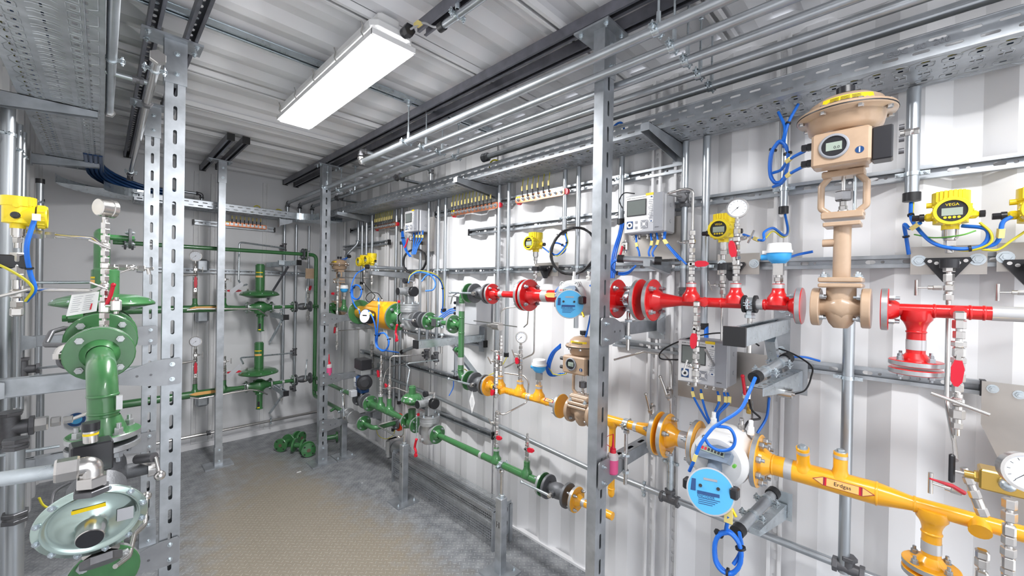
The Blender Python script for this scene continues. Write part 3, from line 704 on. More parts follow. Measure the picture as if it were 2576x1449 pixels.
conduit('crossing conduit from the first ceiling conduit elbow to the right wall', [(CX[0]+.03, e0+.02, ZCN+.075), (1.70, e0+.02, ZCN+.075), (1.70, e0+.02, 2.21)], .012, fit=(((1.70, e0+.02, ZCN+.055), Z_), ))
for u, lab in ((1003, 'short branch conduit behind the tray, right of the far post'), (851, 'short branch conduit beside the far post top')):
    x = CX[3]; y = LY(u, x, ZCN); t = conduit(lab, [(x+.02, y, ZCN-.012), (1.72, y, ZCN-.012)], .012); teefit(t, (x, y, ZCN), Y_, X_, .0155)
def hanger(x, y, ztop, label, group=None, stag=0):
    t = thing('pipe_hanger', label, 'pipe hanger', (x, y, ztop), group); yy = y-.0
    b = MB(); b.cyl((x+.012, yy, ZCN+.05), (x+.012, yy, ztop), .004, 'galv2', 8); part('rod', b, t)
    b = MB(); b.hex((x+.012, yy, ZCN+.018), (x+.012, yy, ZCN+.06), .0075, 'galv2'); part('rod_coupling', b, t); b = MB(); b.hex((x+.012, yy, ztop-.03), (x+.012, yy, ztop-.018), .0085, 'galv2'); b.hex((x+.012, yy, ztop-.016), (x+.012, yy, ztop-.006), .0085, 'galv2'); part('nut', b, t)
    b = MB(); b.box((x+.012, yy, ztop-.003), (.045, .04, .004), 'galv2'); part('rail_plate', b, t)
    clampring(t, (x, yy, ZCN), Y_, .0165, X_, w=.02, ear=.02)
    return t
ordn = ('first', 'second', 'third', 'fourth', 'fifth')
for r, y in enumerate(rows):
    for i, x in enumerate(CX):
        if (r == 1 and i == 4) or (r == 2 and i in (0, 4)): continue
        hanger(x, y, ZC-.028, 'threaded rod hanger and clamp on the %s ceiling conduit, %s' % (ordn[i], ('nearest row above the near post', 'middle row right of the lamp', 'farthest row at the far post')[r]), 'conduit hangers in three rows')
# lamp feed conduit
p = WZ(1112, 67, 2.43); q = WZ(1225, -20, 2.43)
t = conduit('short conduit with a black sleeve feeding the lamp cable', [(p.x, p.y, 2.43), (p.x+.01, p.y-.6, 2.43)], .0125, capend='0', clamps=(((p.x, p.y-.09, 2.43), Y_, X_), ))
b = MB(); b.cyl((p.x, p.y-.09, 2.45), (p.x, p.y-.09, 2.51), .006, 'galv2', 8); b.hex((p.x, p.y-.09, 2.45), (p.x, p.y-.09, 2.475), .009, 'galv2'); part('rod', b, t)
b = MB(); b.tube(spline([(.80, 1.35, 2.455), (.825, 1.30, 2.47), (.85, 1.27, 2.455), p]), .004, 'cableg', 8); c = single('cable', b, 'thin grey cable from the lamp gland into the short conduit', 'cable')
b = MB(); b.box((.815, 1.315, 2.468), (.022, .028, .009), 'tag'); part('label_tag', b, c, 'yellow label tag')
# left overhead pipes
p = WZ(397, 145, 2.25); q = WZ(331, 440, 2.25)
t = conduit('stainless pipe with a big hex cap in front of the front left post', [(p.x, p.y, 2.25), (p.x+.008, q.y, 2.25)], .0125, 'steel', clamps=(((p.x, p.y+.11, 2.25), Y_, X_), ((p.x+.008, q.y-.12, 2.25), Y_, X_)), fit=(((p.x+.003, WZ(375, 262, 2.25).y, 2.25), Y_), ))
b = MB(); b.hex((p.x, p.y-.012, 2.25), (p.x, p.y+.014, 2.25), .024, 'steel', PI/6); part('hex_cap', b, t)
elbowfit(t, (p.x+.008, q.y+.02, 2.25), -Y_, -Z_, .0125, 'steeld')
p = WZ(272, 283, 2.26)
t = conduit('galvanized pipe ending in a nut beside the left cable tray', [(p.x+.004, -.3, 2.26), (p.x+.004, p.y, 2.26)], .0135, clamps=(((p.x+.004, WZ(272, 145, 2.26).y, 2.26), Y_, X_), ))
b = MB(); b.hex((p.x+.004, p.y-.02, 2.26), (p.x+.004, p.y+.006, 2.26), .021, 'steel'); part('nut', b, t)
p = WZ(352, 203, 2.26); conduit('short pipe crossing from the left tray to the post', [(.0, p.y, 2.26), (p.x+.02, p.y, 2.26)], .0095, fit=(((p.x-.005, p.y, 2.26), X_), ))
# ================================================================ vertical conduits on the right wall
XC = 1.745
def vc(label, u, v0, vb, r=.0125, capend='1', clampv=(), ztop=None, extra=None, m='tube'):
    p = WX(u, v0, XC); y = p.y; zt = ztop or 2.13; zb = LZ(vb, XC, y)
    return conduit(label, [(XC, y, zt), (XC, y, zb)], r, m, capend, [((XC, y, LZ(v, XC, y)), Z_, Y_) for v in clampv])
vc('vertical conduit on the right wall right of the middle copper bar', 1257, 480, 880, capend='', clampv=(680,))
vc('vertical conduit with a black end sleeve beside the yellow manifold tees', 1281, 480, 892, clampv=(678,))
vc('vertical conduit with a black sleeve above the black cable coil, left of the near post', 1422, 450, 585, clampv=(548,))
vc('vertical conduit passing behind the black cable coil and the upper blue meter', 1456, 450, 825, capend='', clampv=(672,), r=.013)
vc('vertical conduit with a black sleeve left of the upper grey computer', 1565, 400, 557, clampv=(446,), r=.0135)
t = vc('vertical conduit with a tee fitting right of the upper grey computer', 1725, 400, 745, capend='', clampv=(672,), r=.0135)
y = WX(1725, 400, XC).y
teefit(t, (XC, y, LZ(500, XC, y)), Z_, -X_, .0135, 'steeld', .028)
b = MB(); nuts(b, (XC, y, LZ(752, XC, y)), Z_, [('h', .014, .021), ('c', .005, .016), ('h', .014, .021), ('c', .005, .016), ('h', .012, .019)], 'steeld'); part('coupling', b, t)
vc('thick vertical conduit ending in a black sleeve above the lower grey computer', 1778, 400, 820, r=.0155, clampv=(670,))
vc('vertical conduit with a black sleeve behind the hanging blue cable coil', 1976, 300, 528, r=.0125, clampv=(476,))
vc('vertical conduit with a black sleeve left of the near yellow transmitter', 2298, 300, 495, r=.0165, clampv=(438,))
t = vc('vertical pipe behind the large beige valve rising from the low pipe', 2134, 900, 1440, r=.016, capend='', clampv=(950,), ztop=1.5)
for u, v0, vb, capend, cl, lab in ((1080, 500, 875, '', (), 'far vertical conduit ending in a dark tee left of the green riser'), (1104, 500, 882, '', (680,), 'far vertical conduit beside the first, ending in the second dark tee'), (1122, 500, 780, '1', (680,), 'far vertical conduit with a black sleeve above the small grey box'),
                    (998, 540, 1080, '1', (), 'tall far conduit reaching down to a black sleeve near the floor'), (1012, 500, 580, '1', (), 'short far conduit with a black sleeve left of the small computer'),
                    (937, 545, 640, '', (), 'far conduit above the right yellow transmitter'), (923, 545, 640, '', (), 'far conduit above the left yellow transmitter'), (912, 545, 712, '1', (), 'far conduit left of the yellow transmitters')):
    vc(lab, u, v0, vb, capend=capend, clampv=cl)
y = WX(1010, 640, XC).y; conduit('far conduit with black sleeves at both ends behind the black coil', [(XC, y, LZ(612, XC, y)), (XC, y, LZ(1012, XC, y))], .0125, capend='01')
y = WX(1058, 640, XC).y; conduit('far conduit bending left to a black sleeve below the grey shut-off valve', [(XC, y, LZ(612, XC, y)), (XC, y, LZ(868, XC, y)), WX(1012, 885, 1.70)], .0125, capend='01', rad=.08)
y = WX(1141, 900, XC-.02).y; conduit('short conduit with a black sleeve left of the green riser', [(XC, y, LZ(858, XC, y)), (XC, y, LZ(950, XC, y))], .0125, capend='1', clamps=(((XC, y, LZ(935, XC, y)), Z_, Y_), ))
y = WX(902, 560, XC).y; q = WX(878, 645, 1.62); conduit('far conduit curving forward to the far beige valve', [(XC, y, 2.12), (XC, y, LZ(612, XC, y)), (q.x, y+.02, q.z), q], .0125, capend='1', rad=.1, clamps=(((XC, y, LZ(606, XC, y)), Z_, Y_), ))
q = WX(1022, 676, XC); conduit('horizontal conduit on a bracket arm reaching out to a black sleeve', [(XC, q.y, q.z), (LX(924, q.y, q.z), q.y, q.z)], .013, capend='1', clamps=(((LX(945, q.y, q.z), q.y, q.z), X_, Z_), ))
arm('bracket arm carrying the horizontal conduit in front of the far yellow transmitters', LX(930, q.y, 1.59), 1.785, q.y-.02, q.z-.03, h=.035)
# tees at the foot of far conduits with bent tubes
for u, vt, lab in ((1080, 890, 'dark tee fitting under the far conduit'), (1104, 898, 'second dark tee fitting with a white drain plug')):
    p = WX(u, 500, XC); z = LZ(vt, XC, p.y); t = thing('tee_fitting', lab, 'pipe fitting', (XC, p.y, z))
    teefit(t, (XC, p.y, z), Z_, -X_, .0135, 'steeld', .028, name='tee_body'); b = MB(); nuts(b, (XC, p.y, z-.036), -Z_, [('c', .008, .008), ('h', .012, .011), ('c', .012, .006)], 'steel' if u > 1090 else 'steeld'); part('drain_plug', b, t)
# low pipe on the right wall
a = WX(1555, 1207, XC); c = WX(2111, 1418, XC); zl = (a.z+c.z)/2
t = conduit('long low galvanized pipe along the right wall near the bottom right', [(XC, 1.05, zl+.01), (XC, -.7, zl-.005)], .0135, clamps=(((XC, WX(1620, 1230, XC).y, zl), Y_, Z_), ), rad=.5)
y = WX(1685, 1250, XC).y; teefit(t, (XC, y, zl), Y_, Z_, .0145, 'steeld', .034); y2 = WX(2134, 1420, XC).y; teefit(t, (XC, y2, zl), Y_, Z_, .0145, 'steeld', .034)
conduit('short bright pipe rising from the low pipe tee behind the yellow flanges', [(XC, y, zl+.03), (XC, y, zl+.22)], .0135, 'galv2', clamps=(((XC, y, zl+.16), Z_, Y_), ))
a = WX(1482, 1176, XC); c = WX(1120, 1006, XC)
conduit('low galvanized pipe along the right wall above the heater', [(XC-.01, a.y-.1, a.z-.005), (XC-.01, c.y, c.z), (XC-.01, 3.4, c.z+.03)], .0135, rad=.3)
# back wall conduits
for x, lab, zb in ((1.262, 'left of the three vertical pipes on the back wall', .35), (1.371, 'middle one of the three vertical pipes on the back wall', .45), (1.492, 'right one of the three vertical pipes on the back wall', 1.45)):
    conduit(lab, [(x, 4.42, 2.08), (x, 4.42, zb)], .0135 if x < 1.4 else .011, clamps=(((x, 4.42, 1.585), Z_, X_), ))
a = WY(454, 1103, 4.42); c = WY(794, 1036, 4.42)
t = conduit('low pipe along the foot of the back wall', [(-.2, 4.42, a.z), (1.7, 4.42, c.z)], .0135, 'steel', fit=(((WY(525, 1088, 4.42).x, 4.42, a.z), X_), ), clamps=(((WY(681, 1055, 4.42).x, 4.42, a.z), X_, Z_), ))
a = WY(462, 482, 4.3); t = conduit('conduit across the back wall above the tray, left', [(.2, 4.3, a.z), (.585, 4.3, a.z), (.585, 4.3, 2.1)], .011, rad=.02); elbowfit(t, (.585, 4.3, a.z), -X_, -Z_, .011, 'steeld')
# left wall conduits
for x, y, r, zt, zb, lab, capend in ((-.275, 2.62, .021, 2.2, .1, 'thickest vertical pipe at the left edge', ''), (-.275, 2.92, .0135, 2.2, .9, 'second vertical pipe at the left edge', ''), (-.275, 3.06, .0125, 2.2, .85, 'third vertical pipe at the left edge, beside the transmitter', ''), (-.255, 3.55, .0145, 2.05, .95, 'vertical conduit with a black top sleeve on the left wall', '0'), (-.275, 3.9, .012, 1.98, .3, 'farthest vertical conduit on the left wall with a black top sleeve', '0')):
    conduit(lab, [(x, y, zt), (x, y, zb)], r, capend=capend, clamps=(((x, y, zt-.12), Z_, Y_), ))
conduit('bent lower conduit on the left wall with black foot sleeve', [(-.255, 3.55, .99), (-.255, 3.55, .90), (-.255, 3.72, .82), (-.255, 3.72, .35)], .0145, capend='1', rad=.06, m='tube')
# ================================================================ loose builders: instruments
def vega(label, loc, group='yellow transmitters'):
    """yellow two-chamber transmitter head; origin at the top of its process connection; display looks to -x"""
    c = V(loc); t = thing('pressure_transmitter', label, 'pressure transmitter', c, group)
    b = MB(); b.cyl(c, c+Z_*.03, .021, 'yel', 24); b.cyl(c+Z_*.02, c+Z_*.10, .041, 'yel', 28); b.lathe(c+V((.03, 0, .052)), -X_, [(0, .034), (.03, .040), (.075, .043)], 'yel', 28)
    b.box(c+V((-.0, -.048, .045)), (.026, .03, .026), 'yel', bev=.008); b.box(c+V((0, .048, .045)), (.026, .03, .026), 'yel', bev=.008)
    b.cyl(c+V((0, .04, .085)), c+V((0, .056, .085)), .009, 'yel', 12)
    part('housing', b, t)
    b = MB(); b.cyl(c+Z_*.085, c+Z_*.122, .044, 'yel', 28)
    for k in range(7): a = PI*.75+k*.24; b.box(c+V((math.cos(a)*.044, math.sin(a)*.044, .106)), (.007, .007, .034), 'yel')
    part('top_cap', b, t)
    b = MB(); o = c+V((-.05, 0, .052)); b.lathe(o, -X_, [(0, .044), (.022, .044), (.026, .042), (.026, .034), (.020, .034)], 'yel', 32, caps=False)
    for k in range(16): a = 2*PI*k/16; b.box(o+V((-.010, math.cos(a)*.044, math.sin(a)*.044)), (.02, .005, .005), 'yel')
    part('display_bezel', b, t)
    b = MB(); b.cyl(o-X_*.017, o-X_*.0185, .036, 'blackp', 28); b.box(o+V((-.019, 0, -.002)), (.0015, .046, .024), 'lcd2')
    for k in range(4): b.cyl(o+V((-.019, -.015+.01*k, -.020)), o+V((-.0205, -.015+.01*k, -.020)), .004, 'yel', 8)
    d = part('display', b, t, 'round grey display window'); text(d, 'VEGA', o+V((-.0205, 0, .020)), -Y_, Z_, .012, 'tagy')
    b = MB(); b.hex(c+V((0, -.062, .045)), c+V((0, -.075, .045)), .012, 'blackp'); part('blanking_plug', b, t, 'black plug')
    b = MB(); b.cyl(c+V((0, .060, .045)), c+V((0, .072, .045)), .013, 'blackp', 14); b.hex(c+V((0, .070, .045)), c+V((0, .09, .045)), .011, 'blackp'); part('cable_gland', b, t, 'black cable gland')
    b = MB(); nuts(b, c, -Z_, [('c', .028, .019), ('c', .006, .016), ('h', .022, .0145), ('c', .02, .0105)]); part('process_connection', b, t)
    t.scale = (.85, .85, .85)
    return t
def column(label, x, y, z0, seq, cat='instrument valve column', gaug=None, name='valve_stack', dn=1):
    """vertical run of fittings. seq entries: (kind,len,rad) or ('lev',len,rad,D) or ('tb',len,rad,D,B)"""
    Z_ = V((0, 0, dn)); t = thing(name, label, cat, (x, y, z0)); b = MB(); p = V((x, y, z0)); post_ = []
    for s in seq:
        k, l, r = s[:3]
        if k in ('lev', 'tb') and b.v: part('fitting', b, t); b = MB()
        if k in 'hcst': nuts(b, p, Z_, [(k, l, r)])
        elif k == 'lev': bb = MB(); nuts(bb, p, Z_, [('h', l*.25, r), ('s', l*.5, r), ('h', l*.25, r)]); part('ball_valve_body', bb, t); post_.append((k, p+Z_*l*.5, s[3:], r))
        elif k == 'tb': bb = MB(); nuts(bb, p, Z_, [('c', l*.2, r*.7), ('s', l*.6, r), ('c', l*.2, r*.7)]); part('needle_valve_body', bb, t); post_.append((k, p+Z_*l*.5, s[3:], r))
        p = p+Z_*l
    if b.v: part('fitting', b, t)
    for k, c, a, r in post_:
        if k == 'lev': D = V(a[0]); N = V(a[1]) if len(a) > 1 else V((-.97, -.2, 0)); red_lever(t, c+N.normalized()*r*.9, D, N, *(a[2:3] or ()))
        else: tbar(t, c+V(a[0]).normalized()*r, a[0], a[1], *(a[2:] or ()))
    if gaug: gauge(t, p+Z_*gaug[0]*1.0, gaug[1], gaug[0])
    return t, p
def pedestal_tube(label, pts, r=.0045, m='steel', cat='instrument tube', rad=.03):
    b = MB(); b.tube(fil(pts, rad, 5), r, m, 8); return single('instrument_tube', b, label, cat)
def cable(label, pts, r=.004, m='blue', ties=(), tags=(), n=8, cat='cable'):
    P = spline(pts, n); b = MB(); b.tube(P, r, m, 7); o = single('cable', b, label, cat)
    for f in ties:
        i = int(f*(len(P)-2)); q = P[i]; A = (P[i+1]-P[i]).normalized(); b = MB(); b.cyl(q-A*.0025, q+A*.0025, r*1.7, 'black', 8); b.box(q+V((-r*1.6, 0, 0)), (.005, .004, .004), 'black'); part('cable_tie', b, o, 'black cable tie')
    for f in tags:
        i = int(f*(len(P)-2)); q = P[i]; A = (P[i+1]-P[i]).normalized(); _, U, W = frame(A); S = A.cross(V((-1, -.3, 0))).normalized(); N = S.cross(A); b = MB(); b.prism([(-.012, -.0055), (.012, -.0055), (.012, .0055), (-.012, .0055)], q-N*r*1.2, A, S, N*r*2.4, 'tag'); part('label_tag', b, o, 'yellow label tag')
    return o
def coil(label, c, R, n, r=.004, m='blue', el=1.3, N=(-1, 0, 0), lead=(), ties=3, cat='cable coil', tiltd=0):
    """several loops hanging in a plane with normal N"""
    c = V(c); N = V(N).normalized(); U = Z_; W = N.cross(U).normalized(); pts = [V(p) for p in lead]; M_ = 14
    for k in range(n*M_+1):
        a = PI/2+2*PI*k/M_; rr = R*(1+.05*math.sin(k*.9)+.03*math.cos(k*2.1)); o = N*(.004*math.sin(k*.5)+.003*(k//M_)); pts.append(c+(W*math.cos(a)/el+U*math.sin(a))*rr+o)
    b = MB(); b.tube(spline(pts, 3), r, m, 7); o = single('cable_coil', b, label, cat)
    for k in range(ties):
        a = PI*(.25+.62*k); q = c+(W*math.cos(a)/el+U*math.sin(a))*R; T = (-W*math.sin(a)/el+U*math.cos(a)).normalized(); b = MB(); b.lathe(q-T*.003, T, [(0, r*2.6), (.006, r*2.6)], 'black', 10); part('cable_tie', b, o, 'black cable tie')
    return o
def computer(label, loc):
    """grey flow computer; origin at lower front corner nearest the camera end (x front, y min, z bottom)"""
    c = V(loc); D, W, Hh = .12, .178, .166; t = thing('flow_computer', label, 'flow computer', c, 'grey flow computers'); 
    def Q(dx, dy, dz): return c+V((dx, dy, dz))
    b = MB(); b.box(Q(D/2+.012, W/2, Hh/2), (D-.024, W, Hh), 'grey', bev=.006); part('case', b, t)
    b = MB(); b.box(Q(.006, W/2, Hh/2), (.016, W-.002, Hh-.002), 'grey', bev=.004)
    # front sheet: grey area, white sweep, dark lower right corner
    b.box(Q(-.0022, W*.12, Hh/2), (.001, W*.22, Hh*.97), 'greyd')
    pts = [(W*.98, .004)]; 
    for k in range(9): a = -PI/2+k*PI/2/8; pts.append((W*.60-W*.36*math.cos(a), Hh*.93+Hh*.88*math.sin(a)))
    pts += [(W*.25, Hh*.97), (W*.98, Hh*.97)]
    b.prism(pts, c+V((-.0028, 0, 0)), Y_, Z_, (.001, 0, 0), 'white'); part('front_panel', b, t, 'white and grey front panel')
    b = MB(); b.box(Q(-.0045, W*.66, Hh*.66), (.003, W*.50, Hh*.42), 'blackp'); b.box(Q(-.0062, W*.66, Hh*.66), (.001, W*.47, Hh*.38), 'lcd'); part('screen', b, t, 'dark grey screen')
    b = MB(); b.box(Q(-.004, W*.83, Hh*.22), (.003, W*.16, Hh*.20), 'blued', bev=.001); b.lathe(Q(-.0055, W*.83, Hh*.22), -X_, [(0, .0125), (.001, .0125), (.001, .006), (.0, .006)], 'white', 20); b.cyl(Q(-.0045, W*.83, Hh*.22), Q(-.007, W*.83, Hh*.22), .0055, 'blackp', 14); part('optical_port', b, t, 'dark blue port with a white ring')
    b = MB()
    for dz in (.14, .28): b.box(Q(-.0035, W*.66, Hh*dz), (.002, .010, .011), 'greyd')
    part('keys', b, t); b = MB(); o = Q(-.0035, W*.46, Hh*.22)
    b.box(o, (.002, W*.17, Hh*.21), 'greyd')
    for s in (-1, 1): b.prism([(-.021, -.0008), (.021, -.0008), (.021, .0008), (-.021, .0008)], o-X_*.0012, V((0, 1, s)).normalized(), V((0, -s, 1)).normalized(), (-.0004, 0, 0), 'white')
    b.lathe(o-X_*.001, -X_, [(0, .0065), (.0008, .0065)], 'white', 16); part('keypad', b, t)
    b = MB()
    for k in range(11): b.box(Q(-.0034, W*.285+(.004 if k % 3 else 0), Hh*(.82-.045*k)), (.0006, .020-(k % 4)*.003, .0022), 'greyd')
    for dz in (.90, .28): b.box(Q(-.0034, W*.28, Hh*dz), (.0006, .016, .009), 'white'); b.box(Q(-.0038, W*.28, Hh*dz), (.0004, .008, .005), 'blued')
    part('rating_plate', b, t)
    text(t, 'EK280  Volume Conversion Device', Q(-.0042, W*.66, Hh*.92), -Y_, Z_, .0062, 'ink'); text(t, 'elster', Q(-.0042, W*.14, Hh*.12), -Y_, Z_, .008, 'ink', 'maker_lettering')
    b = MB(); b.box(Q(-.0035, W*.33, Hh*.975), (.001, .034, .010), 'tagy'); part('sticker', b, t, 'yellow sticker')
    b = MB()
    for dz in (.3, .72):
        b.cyl(Q(D*.6, -.0, Hh*dz), Q(D*.6, -.0012, Hh*dz), .008, 'greyd', 14); b.cyl(Q(D*.6, -.0, Hh*dz), Q(D*.6, -.002, Hh*dz), .006, 'grey', 14)
    part('side_screw', b, t)
    for k, f in enumerate((.12, .34, .50, .72, .86)):
        b = MB(); p = Q(.05, W*f, 0); nuts(b, p, -Z_, [('h', .008, .0085), ('c', .006, .007), ('h', .008, .0075)]); part('cable_gland', b, t)
    return t
def gasmeter_dial(t, c, N, R=.062, d=.055):
    c = V(c); N = V(N).normalized(); U = (Z_-N*N.z).normalized(); W = U.cross(N)*1.0
    b = MB(); b.lathe(c-N*d, N, [(0, R*.9), (d*.25, R*.95), (d*.9, R), (d, R*1.0)], 'clearb', 36); b.lathe(c-N*.002, N, [(0, R*1.02), (.004, R*1.02), (.005, R*.95)], 'cableg', 36, caps=False); part('register_housing', b, t, 'smoked grey register housing')
    b = MB(); b.cyl(c, c+N*.003, R*.955, 'face', 36); b.prism([(-R*.84, -R*.1), (-R*.62, -R*.1), (-R*.62, R*.42), (-R*.80, R*.42)], c+N*.0031, W, U, N*.0004, 'blued')
    f = part('dial_face', b, t, 'light blue dial face'); b = MB(); k = c+N*.0035
    b.prism([(-R*.3, R*.44), (R*.28, R*.44), (R*.28, R*.54), (-R*.3, R*.54)], k, W, U, N*.0005, 'greyd'); b.prism([(-R*.55, -R*.2), (R*.38, -R*.2), (R*.38, -R*.06), (-R*.55, -R*.06)], k, W, U, N*.0005, 'blued')
    for q in (-.42, .32): b.cyl(k+W*q*R+U*R*.17, k+W*q*R+U*R*.17+N*.003, R*.075, 'ink', 12)
    for q in range(4): b.prism([(-R*.5, 0), (R*(.4-.1*q), 0), (R*(.4-.1*q), R*.025), (-R*.5, R*.025)], k-U*R*(.36+.08*q), W, U, N*.0004, 'blued')
    b.cyl(k-W*R*.72+U*R*.0, k-W*R*.72+N*.001, R*.09, 'blued', 12)
    part('register_window', b, f); text(f, 'ENCODER', k-U*R*.27-W*R*.18+N*.0006, W, U, .010, 'blued')
    return f
def plate_part(t, name, y, z, w, h, x=1.752, m='plate', bolts=True):
    b = MB(); b.box((x, y, z), (.003, w, h), m, bev=.001); o = part(name, b, t, 'brushed steel plate') if t else None
    return o
def sleeve_valve(label, c, zs, flR=.055, half=.07, Rd=.115, neckR=.02, m='beige', disp=True, wy=.125, sf=1.0, ext=True):
    """globe control valve with yoke, positioner and diaphragm head; zs = z of bonnet, neck top, yoke bottom, yoke top, box centre, rim of diaphragm"""
    c = V(c); x, y, z = c; zb, zn, zy0, zy1, zp, zd = zs; t = thing('control_valve', label, 'control valve', c)
    b = MB(); b.lathe(c-Y_*half, Y_, [(0, flR*.45), (half*.3, flR*.42), (half*.6, flR*.62), (half*.9, flR*.78), (half*1.2, flR*.72), (half*1.6, flR*.42), (half*2, flR*.45)], m, 24, hard=False)
    b.lathe(c-Z_*flR*1.05, Z_, [(0, flR*.3), (flR*.25, flR*.5), (flR*.7, flR*.66), (flR*1.3, flR*.62), (zb-z+flR*1.05, flR*.62)], m, 24, hard=False)
    pts = []; 
    part('valve_body', b, t)
    for s in (-1, 1): flange(t, c+Y_*s*half, Y_, flR, .020*sf, m, 4, ext=(0, .014) if s < 0 else (.014, 0), rim=m)
    b = MB(); w = flR*1.75; b.box((x, y, zb-.007), (w, w, .012), m, bev=.003); b.box((x, y, zb+.009), (w, w, .014), m, bev=.003); q = part('bonnet_flange', b, t)
    for sx in (-1, 1):
        for sy in (-1, 1): part('bolt', bolt_mb((x+sx*w*.38, y+sy*w*.38, zb+.016), Z_, .0075), q)
    b = MB(); b.cyl((x, y, zb+.014), (x, y, zn), neckR*1.1, m, 22)
    if ext: b.cyl((x, y, zn-(zn-zb)*.28), (x, y+neckR*2.4, zn-(zn-zb)*.28), neckR*.6, m, 14)
    b.box((x, y, zn+.004), (w*.8, w*.85, .012), m, bev=.002); part('neck', b, t)
    b = MB(); b.box((x, y, zy0-.002), (w*.75, w*.95, .016), m, bev=.002); part('yoke_base', b, t)
    hw = w*.52; b = MB()
    for s in (-1, 1): b.tube(fil([(x, y+s*hw*.45, zy0), (x, y+s*hw, zy0+.025*sf), (x, y+s*hw, zy1-.02*sf), (x, y+s*hw*.5, zy1+.012)], .01, 3), .0085*sf, m, 10)
    b.box((x, y, zy1+.008), (w*.55, w*.98, .018), m, bev=.003); b.box((x, y, zy0+.004), (w*.6, w*.98, .012), m, bev=.003); part('yoke', b, t)
    b = MB(); mid = (zy0+zy1)/2; b.cyl((x, y, zy0), (x, y, zy1), .0045*sf, 'steel', 10); b.hex((x, y, mid-.012), (x, y, mid+.014), .020*sf, 'steeld', PI/6); nuts(b, (x, y, zy0+.008), Z_, [('c', .008, .012*sf), ('h', .012, .010*sf), ('h', .014, .008*sf)]); b.cyl((x, y-hw*.5, zy0), (x, y-hw*.5, zy1), .004*sf, 'galv2', 8); part('spindle', b, t, 'steel spindle with coupling')
    b = MB(); b.cyl((x, y, zy1+.01), (x, y, zd-.02), neckR*1.4, m, 20); b.lathe((x, y, zd-.05*sf), Z_, [(0, Rd*.60), (.012*sf, Rd*.74), (.042*sf, Rd*.80), (.045*sf, Rd*.98), (.050*sf, Rd)], m, 40, hard=False)
    part('lower_diaphragm_case', b, t); b = MB(); b.lathe((x, y, zd-.001), Z_, [(0, Rd*1.005), (.003, Rd*1.005)], 'black', 40); part('gasket', b, t, 'black rim gasket')
    b = MB(); b.lathe((x, y, zd+.002), Z_, [(0, Rd), (.006*sf, Rd*.99), (.008*sf, Rd*.82), (.030*sf, Rd*.74), (.045*sf, Rd*.55), (.052*sf, Rd*.25), (.053*sf, 0.0001)], m, 40, hard=False)
    u = part('upper_diaphragm_case', b, t); b = MB(); b.lathe((x, y, zd+.05*sf), Z_, [(0, .010*sf), (.010*sf, .010*sf)], 'steel', 12); b.lathe((x, y, zd+.06*sf), Z_, [(0, .019*sf), (.004, .021*sf), (.022*sf, .021*sf)], 'blackp', 18); part('vent_cap', b, t, 'black vent cap')
    # yellow warning strip around the upper case
    b = MB(); vs = []; fs = []; n = 10
    for i in range(n+1):
        a = PI*.84+PI*.42*i/n; 
        for rr, zz in ((Rd*.805, .012*sf), (Rd*.755, .031*sf)): vs.append((x+math.cos(a)*rr, y+math.sin(a)*rr, zd+zz))
    for i in range(n): q = 2*i; fs.append([q, q+1, q+3, q+2])
    b.add(vs, fs, 'tagy'); 
    for i in (2, 4, 6): 
        for zz in (.018, .022, .026):
            a = PI*.84+PI*.42*(i+.5)/n; rr = Rd*(.815-.05*(zz-.012)/.019); A = V((-math.sin(a), math.cos(a), 0)); b.prism([(-.010, 0), (.010, 0), (.010, .0012), (-.010, .0012)], (x+math.cos(a)*rr, y+math.sin(a)*rr, zd+zz*sf), A, Z_, (-.0004, 0, 0), 'ink')
    part('warning_label', b, t, 'yellow warning label')
    for k in range(8): a = PI/8+2*PI*k/8; part('bolt', (lambda b: (b.hex((x+math.cos(a)*Rd*.91, y+math.sin(a)*Rd*.91, zd-.014*sf), (x+math.cos(a)*Rd*.91, y+math.sin(a)*Rd*.91, zd+.012*sf), .0075*sf, 'steel'), b)[1])(MB()), t)
    if disp:
        bx = x-Rd*.62; hh = .092*sf; b = MB(); b.box((bx, y, zp), (.06*sf, wy, hh), m, bev=.006); b.box((bx+.045*sf, y-.01, zp-.01), (.05*sf, wy*.7, hh*.7), m); p = part('positioner', b, t, 'beige positioner box')
        f = bx-.03*sf; b = MB(); dc = V((f, y+wy*.10, zp+.004)); b.lathe(dc, -X_, [(0, .033*sf), (.004, .033*sf), (.006, .030*sf), (.006, .027*sf), (.002, .027*sf)], 'greyd', 30, caps=False); b.cyl(dc, dc-X_*.002, .028*sf, 'blackp', 28); b.box(dc-X_*.0025, (.001, .034*sf, .022*sf), 'lcd2'); part('display', b, p, 'round display window'); text(p, '0.0', dc+V((-.0035, -.006*sf, -.004*sf)), -Y_, Z_, .011*sf, 'ink')
        b = MB(); b.cyl((f, y-wy*.32, zp-.016*sf), (f-.001, y-wy*.32, zp-.016*sf), .009*sf, 'blued', 18); b.box((f-.0015, y-wy*.32, zp-.016*sf), (.001, .003, .014*sf), 'grey'); part('badge', b, p, 'round dark badge')
        for dz in (.022, -.024): b = MB(); b.hex((bx, y+wy/2, zp+dz*sf), (bx, y+wy/2+.013, zp+dz*sf), .011*sf, 'blackp'); b.hex((bx, y+wy/2+.013, zp+dz*sf), (bx, y+wy/2+.026, zp+dz*sf), .010*sf, 'blackp'); part('cable_gland', b, t, 'black cable gland')
        b = MB(); b.box((bx+.012, y-wy/2-.020, zp-.002), (.05*sf, .04, .085*sf), 'blackp', bev=.003)
        for dz in (-.03, 0, .03): b.cyl((bx+.0, y-wy/2-.05, zp+dz), (bx+.0, y-wy/2-.060, zp+dz), .007, 'steeld', 10)
